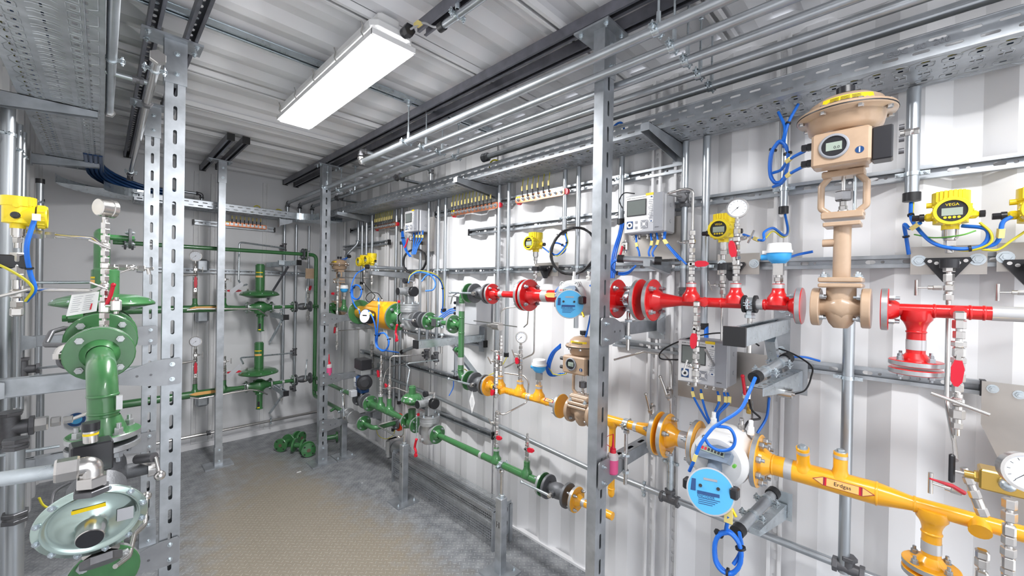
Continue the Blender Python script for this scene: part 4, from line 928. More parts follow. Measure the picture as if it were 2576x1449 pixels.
        part('air_manifold', b, t, 'black air manifold'); b = MB(); nuts(b, (bx, y-wy/2-.052, zp+.014), -Y_, [('c', .008, .006), ('h', .012, .009), ('c', .004, .007), ('h', .01, .008)]); part('air_fitting', b, t)
    return t
def tempsensor(label, c, sz=1.0):
    """white lid, blue cup temperature head; c = top of its stub"""
    c = V(c); t = thing('temperature_transmitter', label, 'temperature transmitter', c); b = MB(); nuts(b, c, Z_, [('c', .006, .009), ('h', .014, .0125), ('c', .008, .008)]); b.box(c+Z_*.045, (.022, .026, .036), 'steel'); part('neck', b, t)
    q = c+Z_*(.045+.018); b = MB(); b.lathe(q, Z_, [(0, .018), (.006, .024), (.014, .031), (.032, .033)], 'skyb', 28, hard=False); b.cyl(q+V((0, .02, .02)), q+V((0, .048, .02)), .009, 'skyb', 14); part('housing', b, t, 'sky blue housing')
    b = MB(); b.lathe(q+Z_*.032, Z_, [(0, .036), (.008, .036), (.009, .033), (.028, .031), (.030, .029)], 'white', 28); b.box(q+V((0, .036, .036)), (.014, .016, .010), 'white'); part('lid', b, t, 'white lid'); return t
# ================================================================ RED line (z = ZR), from far to near
def yR(u): return LY(u, PX, ZR)
def yY(u): return LY(u, PX, ZY)
def yG(u): return LY(u, PX, ZG)
def yM(u): return LY(u, PX, ZM)
def R_(y): return V((PX, y, ZR))
def Y__(y): return V((PX, y, ZY))
def G_(y): return V((PX, y, ZG))
def M_(y): return V((PX, y, ZM))
# green riser between the red and the yellow line
yr = yM(1161)
t = thing('pipe_spool', 'green riser pipe with elbows joining the red and yellow lines to the green line', 'pipe', (PX, yr, ZY)); b = MB(); r = .0175
b.tube(fil([(PX, yR(1186), ZR), (PX, yr, ZR), (PX, yr, ZY), (PX, yY(1186), ZY)], .05, 8), r, 'green', 20)
tee(b, (PX, yr, ZM), Y_, r*.95, .09, 'green', r*1.3)
for z in (ZR-.05, ZY+.05, ZM+.045, ZM-.045, ZM+.15): weld(b, (PX, yr, z), Z_, r, 'green')
b.cyl((PX, yr, ZY+.16), (PX-.0, yr+.035, ZY+.16), .010, 'green', 14); b.cyl((PX, yr+.03, ZY+.16), (PX, yr+.045, ZY+.16), .016, 'green', 16)
part('pipe', b, t)
flange(t, R_(yR(1180)), Y_, .055, .014, 'green', 4, (0, .012), hub=.0); flange(t, Y__(yY(1180)), Y_, .055, .014, 'green', 4, (0, .012)); flange(t, M_(yM(1141)), Y_, .055, .014, 'green', 4, (.014, .02), hub=-.03)
for z in (ZM+.105, ZY+.10): band(t, (PX, yr, z), Z_, r, .045)
ball_valve('grey ball valve at the left end of the red line, lever pointing left', (yR(1195)+yR(1228))/2, ZR, half=(yR(1195)-yR(1228))/2, hl=.20)
ball_valve('grey ball valve at the left end of the upper yellow line, lever pointing left', (yY(1196)+yY(1219))/2, ZY, half=.042, hl=.20)
# red spool 1: small flange, pipe, reducer, big flange
t = thing('pipe_spool', 'short red pipe with silver bands between the grey ball valve and the big flange pair', 'pipe', R_(1.48)); b = MB()
run(b, R_(yR(1240)), R_(yR(1318)), [(0, .0165), (.55, .0165), (.72, .0175), (.95, .027), (1, .028)], 'red'); part('pipe', b, t)
flange(t, R_(yR(1238)), Y_, .055, .016, 'red', 4, (.016, .014), hub=-.03); flange(t, R_(yR(1320)), Y_, .078, .018, 'red', 4, (0, .018), ph=PI/4)
band(t, R_(yR(1262)), Y_, .0165, .03); band(t, R_(yR(1300)), Y_, .018, .02)
t = thing('pipe_spool', 'red pipe with a big flange leading into the upper blue-faced meter', 'pipe', R_(1.2)); b = MB(); run(b, R_(yR(1330)), R_(yR(1438)), [(0, .029), (1, .029)], 'red'); part('pipe', b, t)
flange(t, R_(yR(1331)), Y_, .078, .018, 'red', 4, (.018, 0), hub=-.045); band(t, R_(yR(1374)), Y_, .029, .035)
b = MB(); o = R_(yR(1396)); b.prism([(-.02, -.011), (.022, -.011), (.022, .011), (-.02, .011), (-.038, 0)], o+V((-.0300, 0, .006)), -Y_, Z_, (-.0006, 0, 0), 'orl'); part('flow_label', b, t, 'orange flow label')
# meters
def meter(label, c, R, faceN, fc, hl, win=True, cu=None):
    c = V(c); t = thing('gas_meter', label, 'gas meter', c)
    b = MB(); b.lathe(c-Y_*hl, Y_, [(0, R*.62), (hl*.25, R*.66), (hl*.4, R*.9), (hl*.7, R*1.02), (hl*1.35, R*1.02), (hl*1.65, R*.9), (hl*1.8, R*.66), (hl*2, R*.62)], 'gasw', 36, hard=False)
    b.box(c+V((-R*.15, 0, 0)), (R*1.9, hl*1.15, R*1.75), 'gasw', bev=R*.3)
    b.lathe(c+V((-R*.9, 0, -.0)), -X_, [(0, R*.95), (R*.18, R*.93), (R*.28, R*.78)], 'gasw', 36, hard=False)
    part('meter_body', b, t, 'white cast meter body')
    q = []
    for sy in (-1, 1):
        for sz in (-1, 1):
            b = MB(); p = c+V((-R*1.08, sy*hl*.44, sz*R*.72)); b.lathe(p, -X_, [(0, .012), (.006, .012), (.006, .008), (.002, .008), (.002, .005), (.005, .005)], 'gasw', 16); b.cyl(p-X_*.001, p-X_*.004, .0075, 'steeld', 14); part('corner_screw', b, t)
    for k, (dy, h) in enumerate(((-.045, .04), (-.075, .05), (.05, .03))):
        b = MB(); nuts(b, c+V((-.0, dy*R/.1, R*.86)), Z_, [('c', .012, .011), ('h', .014, .010), ('c', .012, .007), ('h', .008, .007)], 'white' if k else 'steel'); part('port_fitting', b, t)
    if win:
        wn = V((-.86, .18, .5)).normalized(); wu = (Z_-wn*wn.z).normalized(); ww = wu.cross(wn)*-1; o = c+V((-R*1.22, R*.12, R*.30))
        b = MB(); b.prism([(-.052, -.018), (.052, -.030), (.058, .010), (.045, .026), (-.045, .026), (-.058, .012)], o-wn*.02, ww, wu, wn*.028, 'clearb'); p = part('counter_window', b, t, 'clear blue-tinted counter window')
        b = MB(); b.prism([(-.04, -.006), (.04, -.006), (.04, .010), (-.04, .010)], o+wn*.0085, ww, wu, wn*.001, 'lcd2')
        for k in range(7): b.prism([(-.036+.0105*k, -.002), (-.029+.0105*k, -.002), (-.029+.0105*k, .007), (-.036+.0105*k, .007)], o+wn*.0096, ww, wu, wn*.0006, 'ink' if k < 5 else 'redp')
        part('counter', b, p)
        b = MB(); b.tube([o-wn*.03, V(fc)-V(faceN).normalized()*.06], .022, 'clearb', 14); part('register_neck', b, t, 'smoked register neck')
    gasmeter_dial(t, fc, faceN, cu or .062, .06)
    d = V(fc)-V(faceN).normalized()*.03; b = MB()
    for s, zz in ((-1, .018), (1, -.0)): b.box(d+V((0, s*(cu or .062)*1.05, zz)), (.03, .022, .032), 'blackp', bev=.004)
    part('connector', b, t, 'black plug connector'); b = MB(); b.tube([d+V((0, -.06, -.03)), d+V((-.01, -.075, -.045))], .004, 'tagy', 8); part('seal', b, t, 'yellow seal')
    return t
fc = WX(1433, 765, 1.30)
meter('white gas meter with a blue dial on the red line, left of the near post', R_(yR(1462)), .078, (-.80, -.55, .05), fc, .085, cu=.057)
fc2 = WX(1787, 1236, 1.27)
m2 = meter('large white gas meter with a blue dial and clear counter window on the yellow line', Y__(yY(1830)), .090, (-.88, -.30, .36), fc2, .090, cu=.064)
b = MB(); b.cyl(WX(1849, 1171, 1.33), WX(1849, 1171, 1.33)-X_*.012, .005, 'grn2', 10); part('green_plug', b, m2, 'green plug')
# red spool after the post
t = thing('pipe_spool', 'short red pipe with a support clamp between flanges just right of the near post', 'pipe', R_(.78)); b = MB(); run(b, R_(yR(1500)), R_(yR(1614)), [(0, .029), (.6, .029), (.75, .026), (1, .026)], 'red'); part('pipe', b, t)
flange(t, R_(yR(1552)), Y_, .079, .018, 'red', 4, (.018, .018)); flange(t, R_(yR(1610)), Y_, .08, .018, 'red', 4, (0, .018), hub=.02)
def support(label, x, y, z, r, zb, m='galv2'):
    t = thing('pipe_support', label, 'pipe support', (x, y, zb)); clampring(t, (x, y, z), Y_, r, X_, w=.02)
    b = MB(); b.hex((x, y, z-r-.018), (x, y, z-r-.004), .013, m); b.cyl((x, y, zb-.05), (x, y, z-r-.01), .0075, 'brass' if False else 'steel', 12); b.hex((x, y, zb+.002), (x, y, zb+.014), .016, m); b.hex((x, y, zb-.066), (x, y, zb-.052), .014, m); b.cyl((x, y, zb-.11), (x, y, zb-.05), .0075, 'steel', 12); part('threaded_stud', b, t); return t
support('clamp with threaded stud holding the red pipe on the upper beam', PX, yR(1582), ZR, .03, 1.362)
t = thing('pipe_spool', 'red pipe with reducer and three upright branches, right of the near post', 'pipe', R_(.4)); b = MB()
L0, L1 = yR(1640), yR(2010); r = .0165
run(b, R_(L0), R_(L1), [(0, .030), (.07, .030), (.22, .018), (.25, r), (1, r)], 'red')
for u in (1738, 1850, 1957): tee(b, R_(yR(u)), Z_, .0165, .066, 'red', .030)
for u in (1700, 1773, 1815, 1880, 1925, 1990): weld(b, R_(yR(u)), Y_, r, 'red')
ye = yR(1778); b.tube([R_(ye), R_(ye)-X_*.03], .0145, 'red', 14)
part('pipe', b, t); flange(t, R_(yR(1641)), Y_, .08, .018, 'red', 4, (.02, 0), hub=-.035); flange(t, R_(yR(2012)), Y_, .055, .016, 'red', 4, (.0, .018), hub=.02)
for u in (1738, 1850, 1957): band(t, R_(yR(u))+Z_*.058, Z_, .0167, .012)
band(t, R_(yR(1912)), Y_, r, .018)
# strut with foot holding the red pipe
t = thing('support_bracket', 'stout zinc bracket with a black end cap reaching from the wall under the red pipe', 'wall bracket', R_(yR(1887))); yb = WX(1968, 800, 1.78).y-.0; zb = 1.395
x0 = LX(1850, yb, 1.39); part('channel', channel((x0, yb, zb-.045), (1.78, yb, zb-.045), (0, 0, 1), 'galv2', .05, .045, slots=False), t)
part('end_cap', cap((x0, yb, zb-.045), -X_, Z_, .055, .05), t, 'black plastic end cap')
b = MB(); b.box((1.782, yb, zb-.02), (.006, .05, .20), 'galv'); part('wall_plate', b, t)
for zz in (.055, -.095): part('bolt', bolt_mb((1.778, yb, zb-.02+zz), -X_, .009), t)
b = MB(); b.box((1.66, yb, zb-.135), (.03, .03, .19), 'galv2', R=Matrix.Rotation(math.radians(-38), 3, 'Y')); part('brace', b, t)
support('rubber-lined clamp with stud standing on the capped bracket under the red pipe', PX, yR(1887), ZR, .0185, zb+.012)
c = R_(yR(1887)); b = MB()
for s in (-1, 1): b.lathe(c+Y_*(s*.016-.004), Y_, [(0, .0285), (.008, .0285)], 'black', 20)
part('rubber_ring', b, bpy.data.objects['pipe_support.001'], 'black rubber ring')
# large beige valve
y0 = yR(2115)
sleeve_valve('large beige control valve with a long neck and domed actuator on the red line', R_(y0), (1.524, 1.685, 1.715, 1.825, 1.885, 1.995), half=.055, Rd=.112, neckR=.0185)
# red spool right
t = thing('pipe_spool', 'red pipe with a downward flanged branch at the right edge', 'pipe', R_(-.1)); b = MB(); r = .0165
run(b, R_(yR(2222)), R_(-.42), [(0, r), (1, r)], 'red'); yt = yR(2306); tee(b, R_(yt), -Z_, .0185, .125, 'red', .031); 
for u in (2250, 2350, 2440, 2475): weld(b, R_(yR(u)), Y_, r, 'red')
weld(b, R_(yt)-Z_*.055, Z_, .0185, 'red'); b.tube([R_(yR(2410)), R_(yR(2410))-X_*.028], .0155, 'red', 14)
part('pipe', b, t); flange(t, R_(yR(2226)), Y_, .056, .016, 'red', 4, (.018, 0), hub=-.02)
flange(t, R_(yt)-Z_*.135, Z_, .052, .014, 'red', 4, (0, .016), hub=.02); flange(t, R_(yt)-Z_*.156, Z_, .052, .014, 'red', 4, (.012, 0)); band(t, R_(yt)-Z_*.088, Z_, .0185, .026)
b = MB(); L0 = yR(2495); b.lathe(R_(L0), -Y_, [(0, r+.0008), (.3, r+.0008)], 'silver', 20); part('marking_band', b, t, 'silver marking band')
# ================================================================ YELLOW line
t = thing('pipe_spool', 'yellow pipe with three upright branches ending at the middle beige valve', 'pipe', Y__(1.3)); b = MB(); r = .0165
run(b, Y__(yY(1234)), Y__(yY(1414)), [(0, r), (1, r)], 'yellow')
for u in (1258, 1308, 1355): tee(b, Y__(yY(u)), Z_, .0165, .068, 'yellow', .030)
for u in (1240, 1285, 1330, 1376): weld(b, Y__(yY(u)), Y_, r, 'yellow')
yb_ = yY(1272); b.tube([Y__(yb_), Y__(yb_)-X_*.045], .0145, 'yellow', 14)
part('pipe', b, t); flange(t, Y__(yY(1229)), Y_, .055, .016, 'yellow', 4, (.0, .014), hub=-.02); flange(t, Y__(yY(1411)), Y_, .055, .014, 'yellow', 4, (0, .018))
for u in (1258, 1308, 1355): band(t, Y__(yY(u))+Z_*.060, Z_, .0167, .012)
for u in (1332, 1392): band(t, Y__(yY(u)), Y_, r, .026)
def flow_label(t, y, z, r, L, txt, s, x=PX, up=.25):
    n = V((-math.cos(up), 0, math.sin(up))); w = n.cross(-Y_)*-1; w = V((math.sin(up), 0, math.cos(up))); o = V((x, y, z))+n*(r+.0006); b = MB()
    b.prism([(-L/2, 0), (-L*.32, -s), (L*.32, -s), (L/2, 0), (L*.32, s), (-L*.32, s)], o, -Y_, w, n*.0005, 'purple'); b.prism([(-L/2+.004, 0), (-L*.315, -s+.0012), (L*.315, -s+.0012), (L/2-.004, 0), (L*.315, s-.0012), (-L*.315, s-.0012)], o+n*.0006, -Y_, w, n*.0004, 'orl')
    for q in (-1, 1): b.prism([(q*L*.30-.0018, -s), (q*L*.30+.0018, -s), (q*L*.30+.0018, s), (q*L*.30-.0018, s)], o+n*.0011, -Y_, w, n*.0003, 'purple'); b.prism([(q*L*.275-.0022, -s+.001), (q*L*.275+.0022, -s+.001), (q*L*.275+.0022, s-.001), (q*L*.275-.0022, s-.001)], o+n*.0011, -Y_, w, n*.0003, 'redp')
    p = part('flow_label', b, t, 'orange gas pipe label'); text(p, txt, o+n*.0018, -Y_, w, s*1.25, 'ink')
flow_label(t, yY(1385), ZY, r, .085, 'Erdgas', .0085, up=.9)
y1 = yY(1465)
sleeve_valve('middle beige control valve with a domed actuator, half hidden by the near post', Y__(y1), (.990, 1.010, 1.024, 1.125, 1.168, 1.243), half=.055, Rd=.078, neckR=.018, sf=.82, wy=.12, ext=False)
t = thing('pipe_spool', 'yellow pipe with a capped downward leg, running behind the near post', 'pipe', Y__(.8)); b = MB(); r = .0175
yv = yY(1541); run(b, Y__(yY(1490)), Y__(yY(1660)), [(0, r), (.62, r), (.66, r), (.93, .030), (1, .030)], 'yellow'); b.tube([Y__(yv), Y__(yv)-Z_*.30], .0135, 'yellow', 16); b.sph(Y__(yv)-Z_*.30, .0135, 'yellow', 12, (1, 1, 1.3)); weld(b, Y__(yv)-Z_*.28, Z_, .0135, 'yellow')
tee(b, Y__(yv), -Z_, .0135, .06, 'yellow', .024); part('pipe', b, t)
flange(t, Y__(yY(1655)), Y_, .080, .018, 'yellow', 4, (0, .018), ph=PI/8); band(t, Y__(yY(1600)), Y_, .019, .014)
support('clamp with threaded stud holding the yellow pipe on the lower beam', PX, yY(1576), ZY, .018, .826)
t = thing('pipe_spool', 'short thick yellow pipe with a silver band left of the large meter', 'pipe', Y__(.6)); b = MB(); run(b, Y__(yY(1680)), Y__(yY(1752)), [(0, .029), (1, .029)], 'yellow'); part('pipe', b, t)
flange(t, Y__(yY(1677)), Y_, .080, .018, 'yellow', 4, (.02, 0), hub=-.035, ph=PI/8); flange(t, Y__(yY(1752)), Y_, .080, .018, 'yellow', 4, (0, .02), ph=PI/8); band(t, Y__(yY(1722)), Y_, .029, .028)
t = thing('pipe_spool', 'thick yellow pipe marked Erdgas with two plugged stubs at the bottom right', 'pipe', Y__(.1)); b = MB()
a, c = yY(1908), -.40; L = a-c; yr1, yr2 = yY(2205), yY(2292)
run(b, Y__(a), Y__(c), [(0, .030), ((a-yr1)/L, .030), ((a-yr2)/L, .0185), (1, .0185)], 'yellow')
for u, D in ((2022, V((-.32, .0, .95))), (2113, Z_)): tee(b, Y__(yY(u)), D, .0165, .088, 'yellow', .026); 
for u in (1945, 2205, 2300): weld(b, Y__(yY(u)), Y_, .030 if u < 2250 else .0185, 'yellow')
yt = yY(2345); tee(b, Y__(yt), -Z_, .0185, .13, 'yellow', .031); weld(b, Y__(yt)-Z_*.06, Z_, .0185, 'yellow'); ys = yY(2462); b.tube([Y__(ys), Y__(ys)+V((-.03, 0, -.012))], .0195, 'yellow', 16)
part('pipe', b, t); flange(t, Y__(yY(1906)), Y_, .082, .018, 'yellow', 8, (.02, 0), hub=-.035, ph=PI/8)
flange(t, Y__(yt)-Z_*.145, Z_, .054, .014, 'yellow', 4, (0, .016), hub=.02); flange(t, Y__(yt)-Z_*.166, Z_, .054, .014, 'yellow', 4, (.012, 0)); band(t, Y__(yt)-Z_*.095, Z_, .0185, .026)
for u, D in ((2022, V((-.32, .0, .95))), (2113, Z_)):
    D = V(D).normalized(); band(t, Y__(yY(u))+D*.076, D, .0165, .009); b = MB(); q = Y__(yY(u))+D*.088; b.cyl(q, q+D*.003, .0135, 'galv2', 18); b.hex(q+D*.003, q+D*.009, .009, 'galv2'); part('screw_plug', b, t)
band(t, Y__(yY(1985)), Y_, .030, .02); flow_label(t, yY(2122), ZY, .030, .135, 'Erdgas', .0115, up=.15)
# ================================================================ GREEN low line
t = thing('pipe_spool', 'short yellow pipe end with a flange at the lower ball valve, beside the near post', 'pipe', G_(1.0)); b = MB(); run(b, G_(yG(1447)), G_(yG(1541)), [(0, .0165), (1, .0165)], 'yellow'); part('pipe', b, t)
flange(t, G_(yG(1449)), Y_, .055, .016, 'yellow', 4, (.016, .016), hub=-.025); band(t, G_(yG(1468)), Y_, .0165, .02)
ball_valve('grey ball valve with a long lever at the right end of the green line', (yG(1378)+yG(1430))/2, ZG, half=(yG(1378)-yG(1430))/2-.004, hl=.17, rise=.0)
t = thing('pipe_spool', 'long green pipe with two upright branches above the heater', 'pipe', G_(1.5)); b = MB(); r = .0185; run(b, G_(yG(1104)), G_(yG(1366)), [(0, r*.85), (.3, r*.95), (1, r)], 'green')
for u in (1248, 1325): tee(b, G_(yG(u)), Z_, .0155, .075, 'green', .028)
part('pipe', b, t); flange(t, G_(yG(1366)), Y_, .055, .015, 'green', 4, (0, .016)); flange(t, G_(yG(1099)), Y_, .057, .015, 'green', 4, (.016, .012), hub=-.022); band(t, G_(yG(1248))+Z_*.068, Z_, .0155, .012)
band(t, G_(yG(1212)), Y_, .019, .02)
def stand(label, x, y, z, r, ht, clamp_=True):
    t = thing('pipe_stand', label, 'pipe stand', (x, y, 0)); b = MB(); b.box((x, y, .005), (.16, .15, .01), 'galv'); part('base_plate', b, t); b = MB(); b.box((x, y, ht/2), (.046, .046, ht), 'galv', bev=.004); part('post', b, t)
    b = MB(); b.box((x-.0235, y, ht*.66), (.0006, .022, .03), 'ink'); b.box((x-.024, y, ht*.66), (.0006, .012, .03), 'galv'); b.cyl((x-.0235, y, ht*.66), (x-.0248, y, ht*.66), .003, 'ink', 8); part('stamped_mark', b, t)
    b = MB(); b.hex((x, y, ht), (x, y, ht+.014), .016, 'galv2'); b.cyl((x, y, ht), (x, y, z-r-.004), .0085, 'steel', 12); b.hex((x, y, z-r-.02), (x, y, z-r-.006), .014, 'steel'); part('threaded_stud', b, t)
    if clamp_: clampring(t, (x, y, z), Y_, r, X_, w=.022)
    for sx in (-1, 1): part('bolt', bolt_mb((x+sx*.06, y-.04, .01), Z_, .007), t)
    return t
stand('nearest square steel pipe stand under the green line, at the right end of the heater', 1.466, 1.49, ZG, .019, .40)
stand('second square steel pipe stand, in front of the left end of the heater', 1.463, 2.45, ZG, .019, .40)
# slam-shut valve (grey) used on the green low line and the middle line
def slam(label, c, Rb=.062, s=1.0, chain=True, hx=0, lz=.0):
    c = V(c); t = thing('shutoff_valve', label, 'safety shut-off valve', c); b = MB()
    b.lathe(c-Z_*.075*s, Z_, [(0, Rb*.62), (.01*s, Rb*.78), (.03*s, Rb*.80), (.075*s, Rb*.86), (.11*s, Rb*.82), (.118*s, Rb*.9)], 'alu', 30, hard=False); b.lathe(c-Y_*.062*s, Y_, [(0, .045*s), (.012*s, .045*s), (.014*s, .03*s), (.11*s, .03*s), (.112*s, .045*s), (.124*s, .045*s)], 'alu', 24)
    b.cyl(c-V((.0, 0, .045)), c-V((Rb*1.05, .0, .045)), .012, 'alu', 14)
    part('valve_body', b, t); b = MB(); b.lathe(c+Z_*.045*s, Z_, [(0, Rb), (.022*s, Rb*1.02), (.024*s, Rb*1.0), (.026*s, Rb*1.02), (.046*s, Rb*1.02), (.050*s, Rb*1.06), (.056*s, Rb*1.06)], 'alu', 40); u = part('cover', b, t)
    for k in range(6): a = .3+2*PI*k/6; part('bolt', bolt_mb(c+V((math.cos(a)*Rb*.92, math.sin(a)*Rb*.92, .101*s)), Z_, .006), u)
    b = MB(); b.box(c+Z_*.128*s, (.05*s, .045*s, .06*s), 'alu', bev=.006); part('pedestal', b, t)
    zc = c.z+.185*s; q = V((c.x, c.y, zc)); b = MB(); b.box(q+V((.0, .0, .0)), (.055*s, .062*s, .060*s), 'alu', bev=.004); b.lathe(q-X_*.02, -X_, [(0, .024*s), (.055*s, .023*s), (.058*s, .025*s), (.070*s, .025*s)], 'alu', 24); u = part('actuator', b, t)
    b = MB(); b.cyl(q-X_*.09*s, q-X_*.094*s, .024*s, 'black', 22); part('end_disc', b, u, 'black end disc'); b = MB(); b.lathe(q+V((.0, -.028, 0)), -Y_, [(0, .030*s), (.006, .034*s), (.03*s, .034*s), (.036*s, .030*s)], 'black', 26); part('rubber_cover', b, u, 'black rubber cover')
    b = MB(); b.box(q+V((-.028*s, -.012, .003)), (.001, .035, .028), 'grey'); part('rating_plate', b, u)
    b = MB(); nuts(b, q+V((0, -.045, .032)), Z_, [('h', .01, .008), ('c', .012, .007), ('h', .014, .010)], 'steel'); b.tube(fil([q+V((0, -.045, .066)), q+V((-.03, -.045, .07)), q+V((-.05, -.045, .07))], .01), .008, 'steel', 10); b.lathe(q+V((-.05, -.045, .07)), -X_, [(0, .016), (.022, .019)], 'blackp', 18); part('signal_horn', b, t)
    if chain:
        b = MB(); p = q+V((-.075, .03, -.02)); n = int((c.z-.05*s-lz-p.z)/-.0105)
        for k in range(n):
            o = p-Z_*.0105*k; a = PI/2*(k % 2); D = V((math.cos(a), math.sin(a), 0)); b.tube([o+Z_*.007+D*0, o+D*.0035+Z_*.003, o+D*.0035-Z_*.003, o-Z_*.007, o-D*.0035-Z_*.003, o-D*.0035+Z_*.003], .0011, 'galv2', 5, closed=True)
        part('chain', b, t); e = p-Z_*.0105*n; b = MB(); b.tube(fil([e, e+V((0, .012, -.03)), e+V((0, .018, -.055)), e+V((0, .002, -.075)), e+V((0, .004, -.10))], .01), .0075, 'redp', 8); b.sph(e, .0095, 'redp', 10); b.cyl(e+V((-.006, .004, -.10)), e+V((.006, .004, -.10)), .012, 'redp', 14); part('red_key_lever', b, t, 'red plastic lever hanging on the chain')
    b = MB(); p = c+V((-Rb*.9, .02, .115)); b.box(p, (.02, .016, .03), 'alu'); b.cyl(p-X_*.010, p-X_*.020, .009, 'redp', 12); part('reset_button', b, t, 'red reset button')
    return t
slam('grey cylindrical shut-off valve with chain and red lever on the lower green line', G_(yG(1080)), .062)
slam('grey cylindrical shut-off valve with chain and red lever beside the yellow turbine meter', M_(yM(1030)), .062, 1.0)
# small regulator on the low line
def regulator(label, c, axis, Rd, hsp, rsp, body=.035, low=True, flR=.05, half=.065, zd=.11, lab=True, lowh=.13, m='green', tilt=0):
    c = V(c); A = V(axis).normalized(); t = thing('pressure_regulator', label, 'gas pressure regulator', c); b = MB()
    b.lathe(c-A*half, A, [(0, body*.62), (half*.5, body*.7), (half*.9, body*1.15), (half*1.3, body*1.1), (half*1.6, body*.7), (half*2, body*.62)], m, 22, hard=False); b.lathe(c-Z_*body*1.1, Z_, [(0, body*.8), (body*.5, body*1.0), (body*1.6, body*1.0), (body*2.0, body*.85), (zd, body*.85)], m, 22, hard=False); part('valve_body', b, t)
    for s in (-1, 1): flange(t, c+A*s*half, A, flR, .014, m, 4, (.014, .014))
    z = c.z+zd; b = MB(); b.lathe((c.x, c.y, z), Z_, [(0, body*1.1), (.006, Rd*.6), (.02, Rd*.86), (.026, Rd), (.034, Rd)], m, 44, hard=False); b.lathe((c.x, c.y, z+.034), Z_, [(0, Rd), (.006, Rd*.97), (.02, Rd*.86), (.034, Rd*.62), (.038, Rd*.3)], m, 44, hard=False); b.cyl((c.x, c.y, z+.03), (c.x, c.y, z+.05), rsp*1.3, m, 24); u = part('diaphragm_case', b, t)
    for k in range(10): a = 2*PI*k/10+.2; part('bolt', bolt_mb((c.x+math.cos(a)*Rd*.93, c.y+math.sin(a)*Rd*.93, z+.034), Z_, .006), u)
    b = MB(); b.lathe((c.x, c.y, z+.045), Z_, [(0, rsp), (hsp, rsp), (hsp+.003, rsp*.85), (hsp+.010, rsp*.8), (hsp+.010, .001)], m, 26); u = part('spring_housing', b, t)
    if lab:
        S = V((-.45, -.9, 0)).normalized() if abs(A.x) > .5 else V((-1, 0, 0)); T = S.cross(Z_); T = -T
        for dz, hh, mm in ((hsp*.72, .008, 'tagy'), (hsp*.56, .016, 'orl')):
            b = MB(); vs = []; fs = []
            for i in range(9): a = -.8+.2*i; D = S*math.cos(a)+T*math.sin(a); vs += [V((c.x, c.y, z+.045+dz))+D*(rsp+.0008), V((c.x, c.y, z+.045+dz+hh))+D*(rsp+.0008)]
            for i in range(8): fs.append([2*i, 2*i+1, 2*i+3, 2*i+2])
            b.add(vs, fs, mm); part('label_strip', b, u, 'yellow label strip' if mm == 'tagy' else 'orange label strip')
    b = MB(); e = c+V((0, 0, zd+.05))+(A*-Rd*.6 if abs(A.x) > .5 else A*Rd*.6); b.lathe(e-Z_*.012, Z_, [(0, .022), (.02, .018), (.03, .010)], m, 16); nuts(b, e+Z_*.018, Z_, [('h', .012, .008), ('c', .008, .006)], 'steel'); part('impulse_port', b, t)
    if low:
        b = MB(); z0 = c.z-body; b.lathe((c.x+.01, c.y, z0-.03), Z_, [(0, .036), (.012, .036), (.03, .026), (.04, .026)], m, 24); b.cyl((c.x+.01, c.y, z0-lowh), (c.x+.01, c.y, z0-.03), .024, m, 22); b.cyl((c.x+.01, c.y, z0-lowh-.003), (c.x+.01, c.y, z0-lowh+.003), .029, m, 22); b.hex((c.x+.01, c.y, z0-lowh-.012), (c.x+.01, c.y, z0-lowh), .007, m); u = part('shutoff_cylinder', b, t)
        b = MB(); S = V((-.4, -.9, 0)).normalized(); b.box(V((c.x+.01, c.y, z0-lowh+.045))+S*.0235, (.022, .004, .045), 'blackp'); b.box(V((c.x+.01, c.y, z0-lowh+.013))+S*.0235, (.026, .004, .009), 'tagy'); part('rating_plate', b, u, 'black plate with yellow strip')
    return t
rg = regulator('small green pressure regulator with a round diaphragm beside the lower grey shut-off valve', G_(yG(1036)), Y_, .075, .07, .024, body=.03, low=False, half=.058, zd=.125, lab=False, flR=.052)
b = MB(); b.box(G_(yG(1036))+V((-.05, -.012, .186)), (.028, .028, .001), 'paper', R=Matrix.Rotation(-.25, 3, 'Y')); part('label', b, rg, 'cream label')
# green header left of it
t = thing('pipe_spool', 'green pipe with two upright branches between the solenoid valve and the small regulator', 'pipe', G_(2.8)); b = MB(); run(b, G_(yG(1019)), G_(yG(932)), [(0, .0165), (.15, .018), (.3, .024), (1, .024)], 'green')
for u in (957, 979): tee(b, G_(yG(u)), Z_, .017, .10, 'green', .034)
part('pipe', b, t); flange(t, G_(yG(931)), Y_, .060, .016, 'green', 4, (.014, .014), hub=-.03)
band(t, G_(yG(957))+Z_*.095, Z_, .0175, .014)
t = thing('pipe_spool', 'thin green pipe running from the back corner to the solenoid valve', 'pipe', G_(3.6)); b = MB(); run(b, G_(yG(898)), G_(4.15), [(0, .0165), (1, .0165)], 'green'); part('pipe', b, t)
stand('square steel pipe stand between the wall beams, left of the solenoid valve', PX, yG(866), ZG, .017, .40)
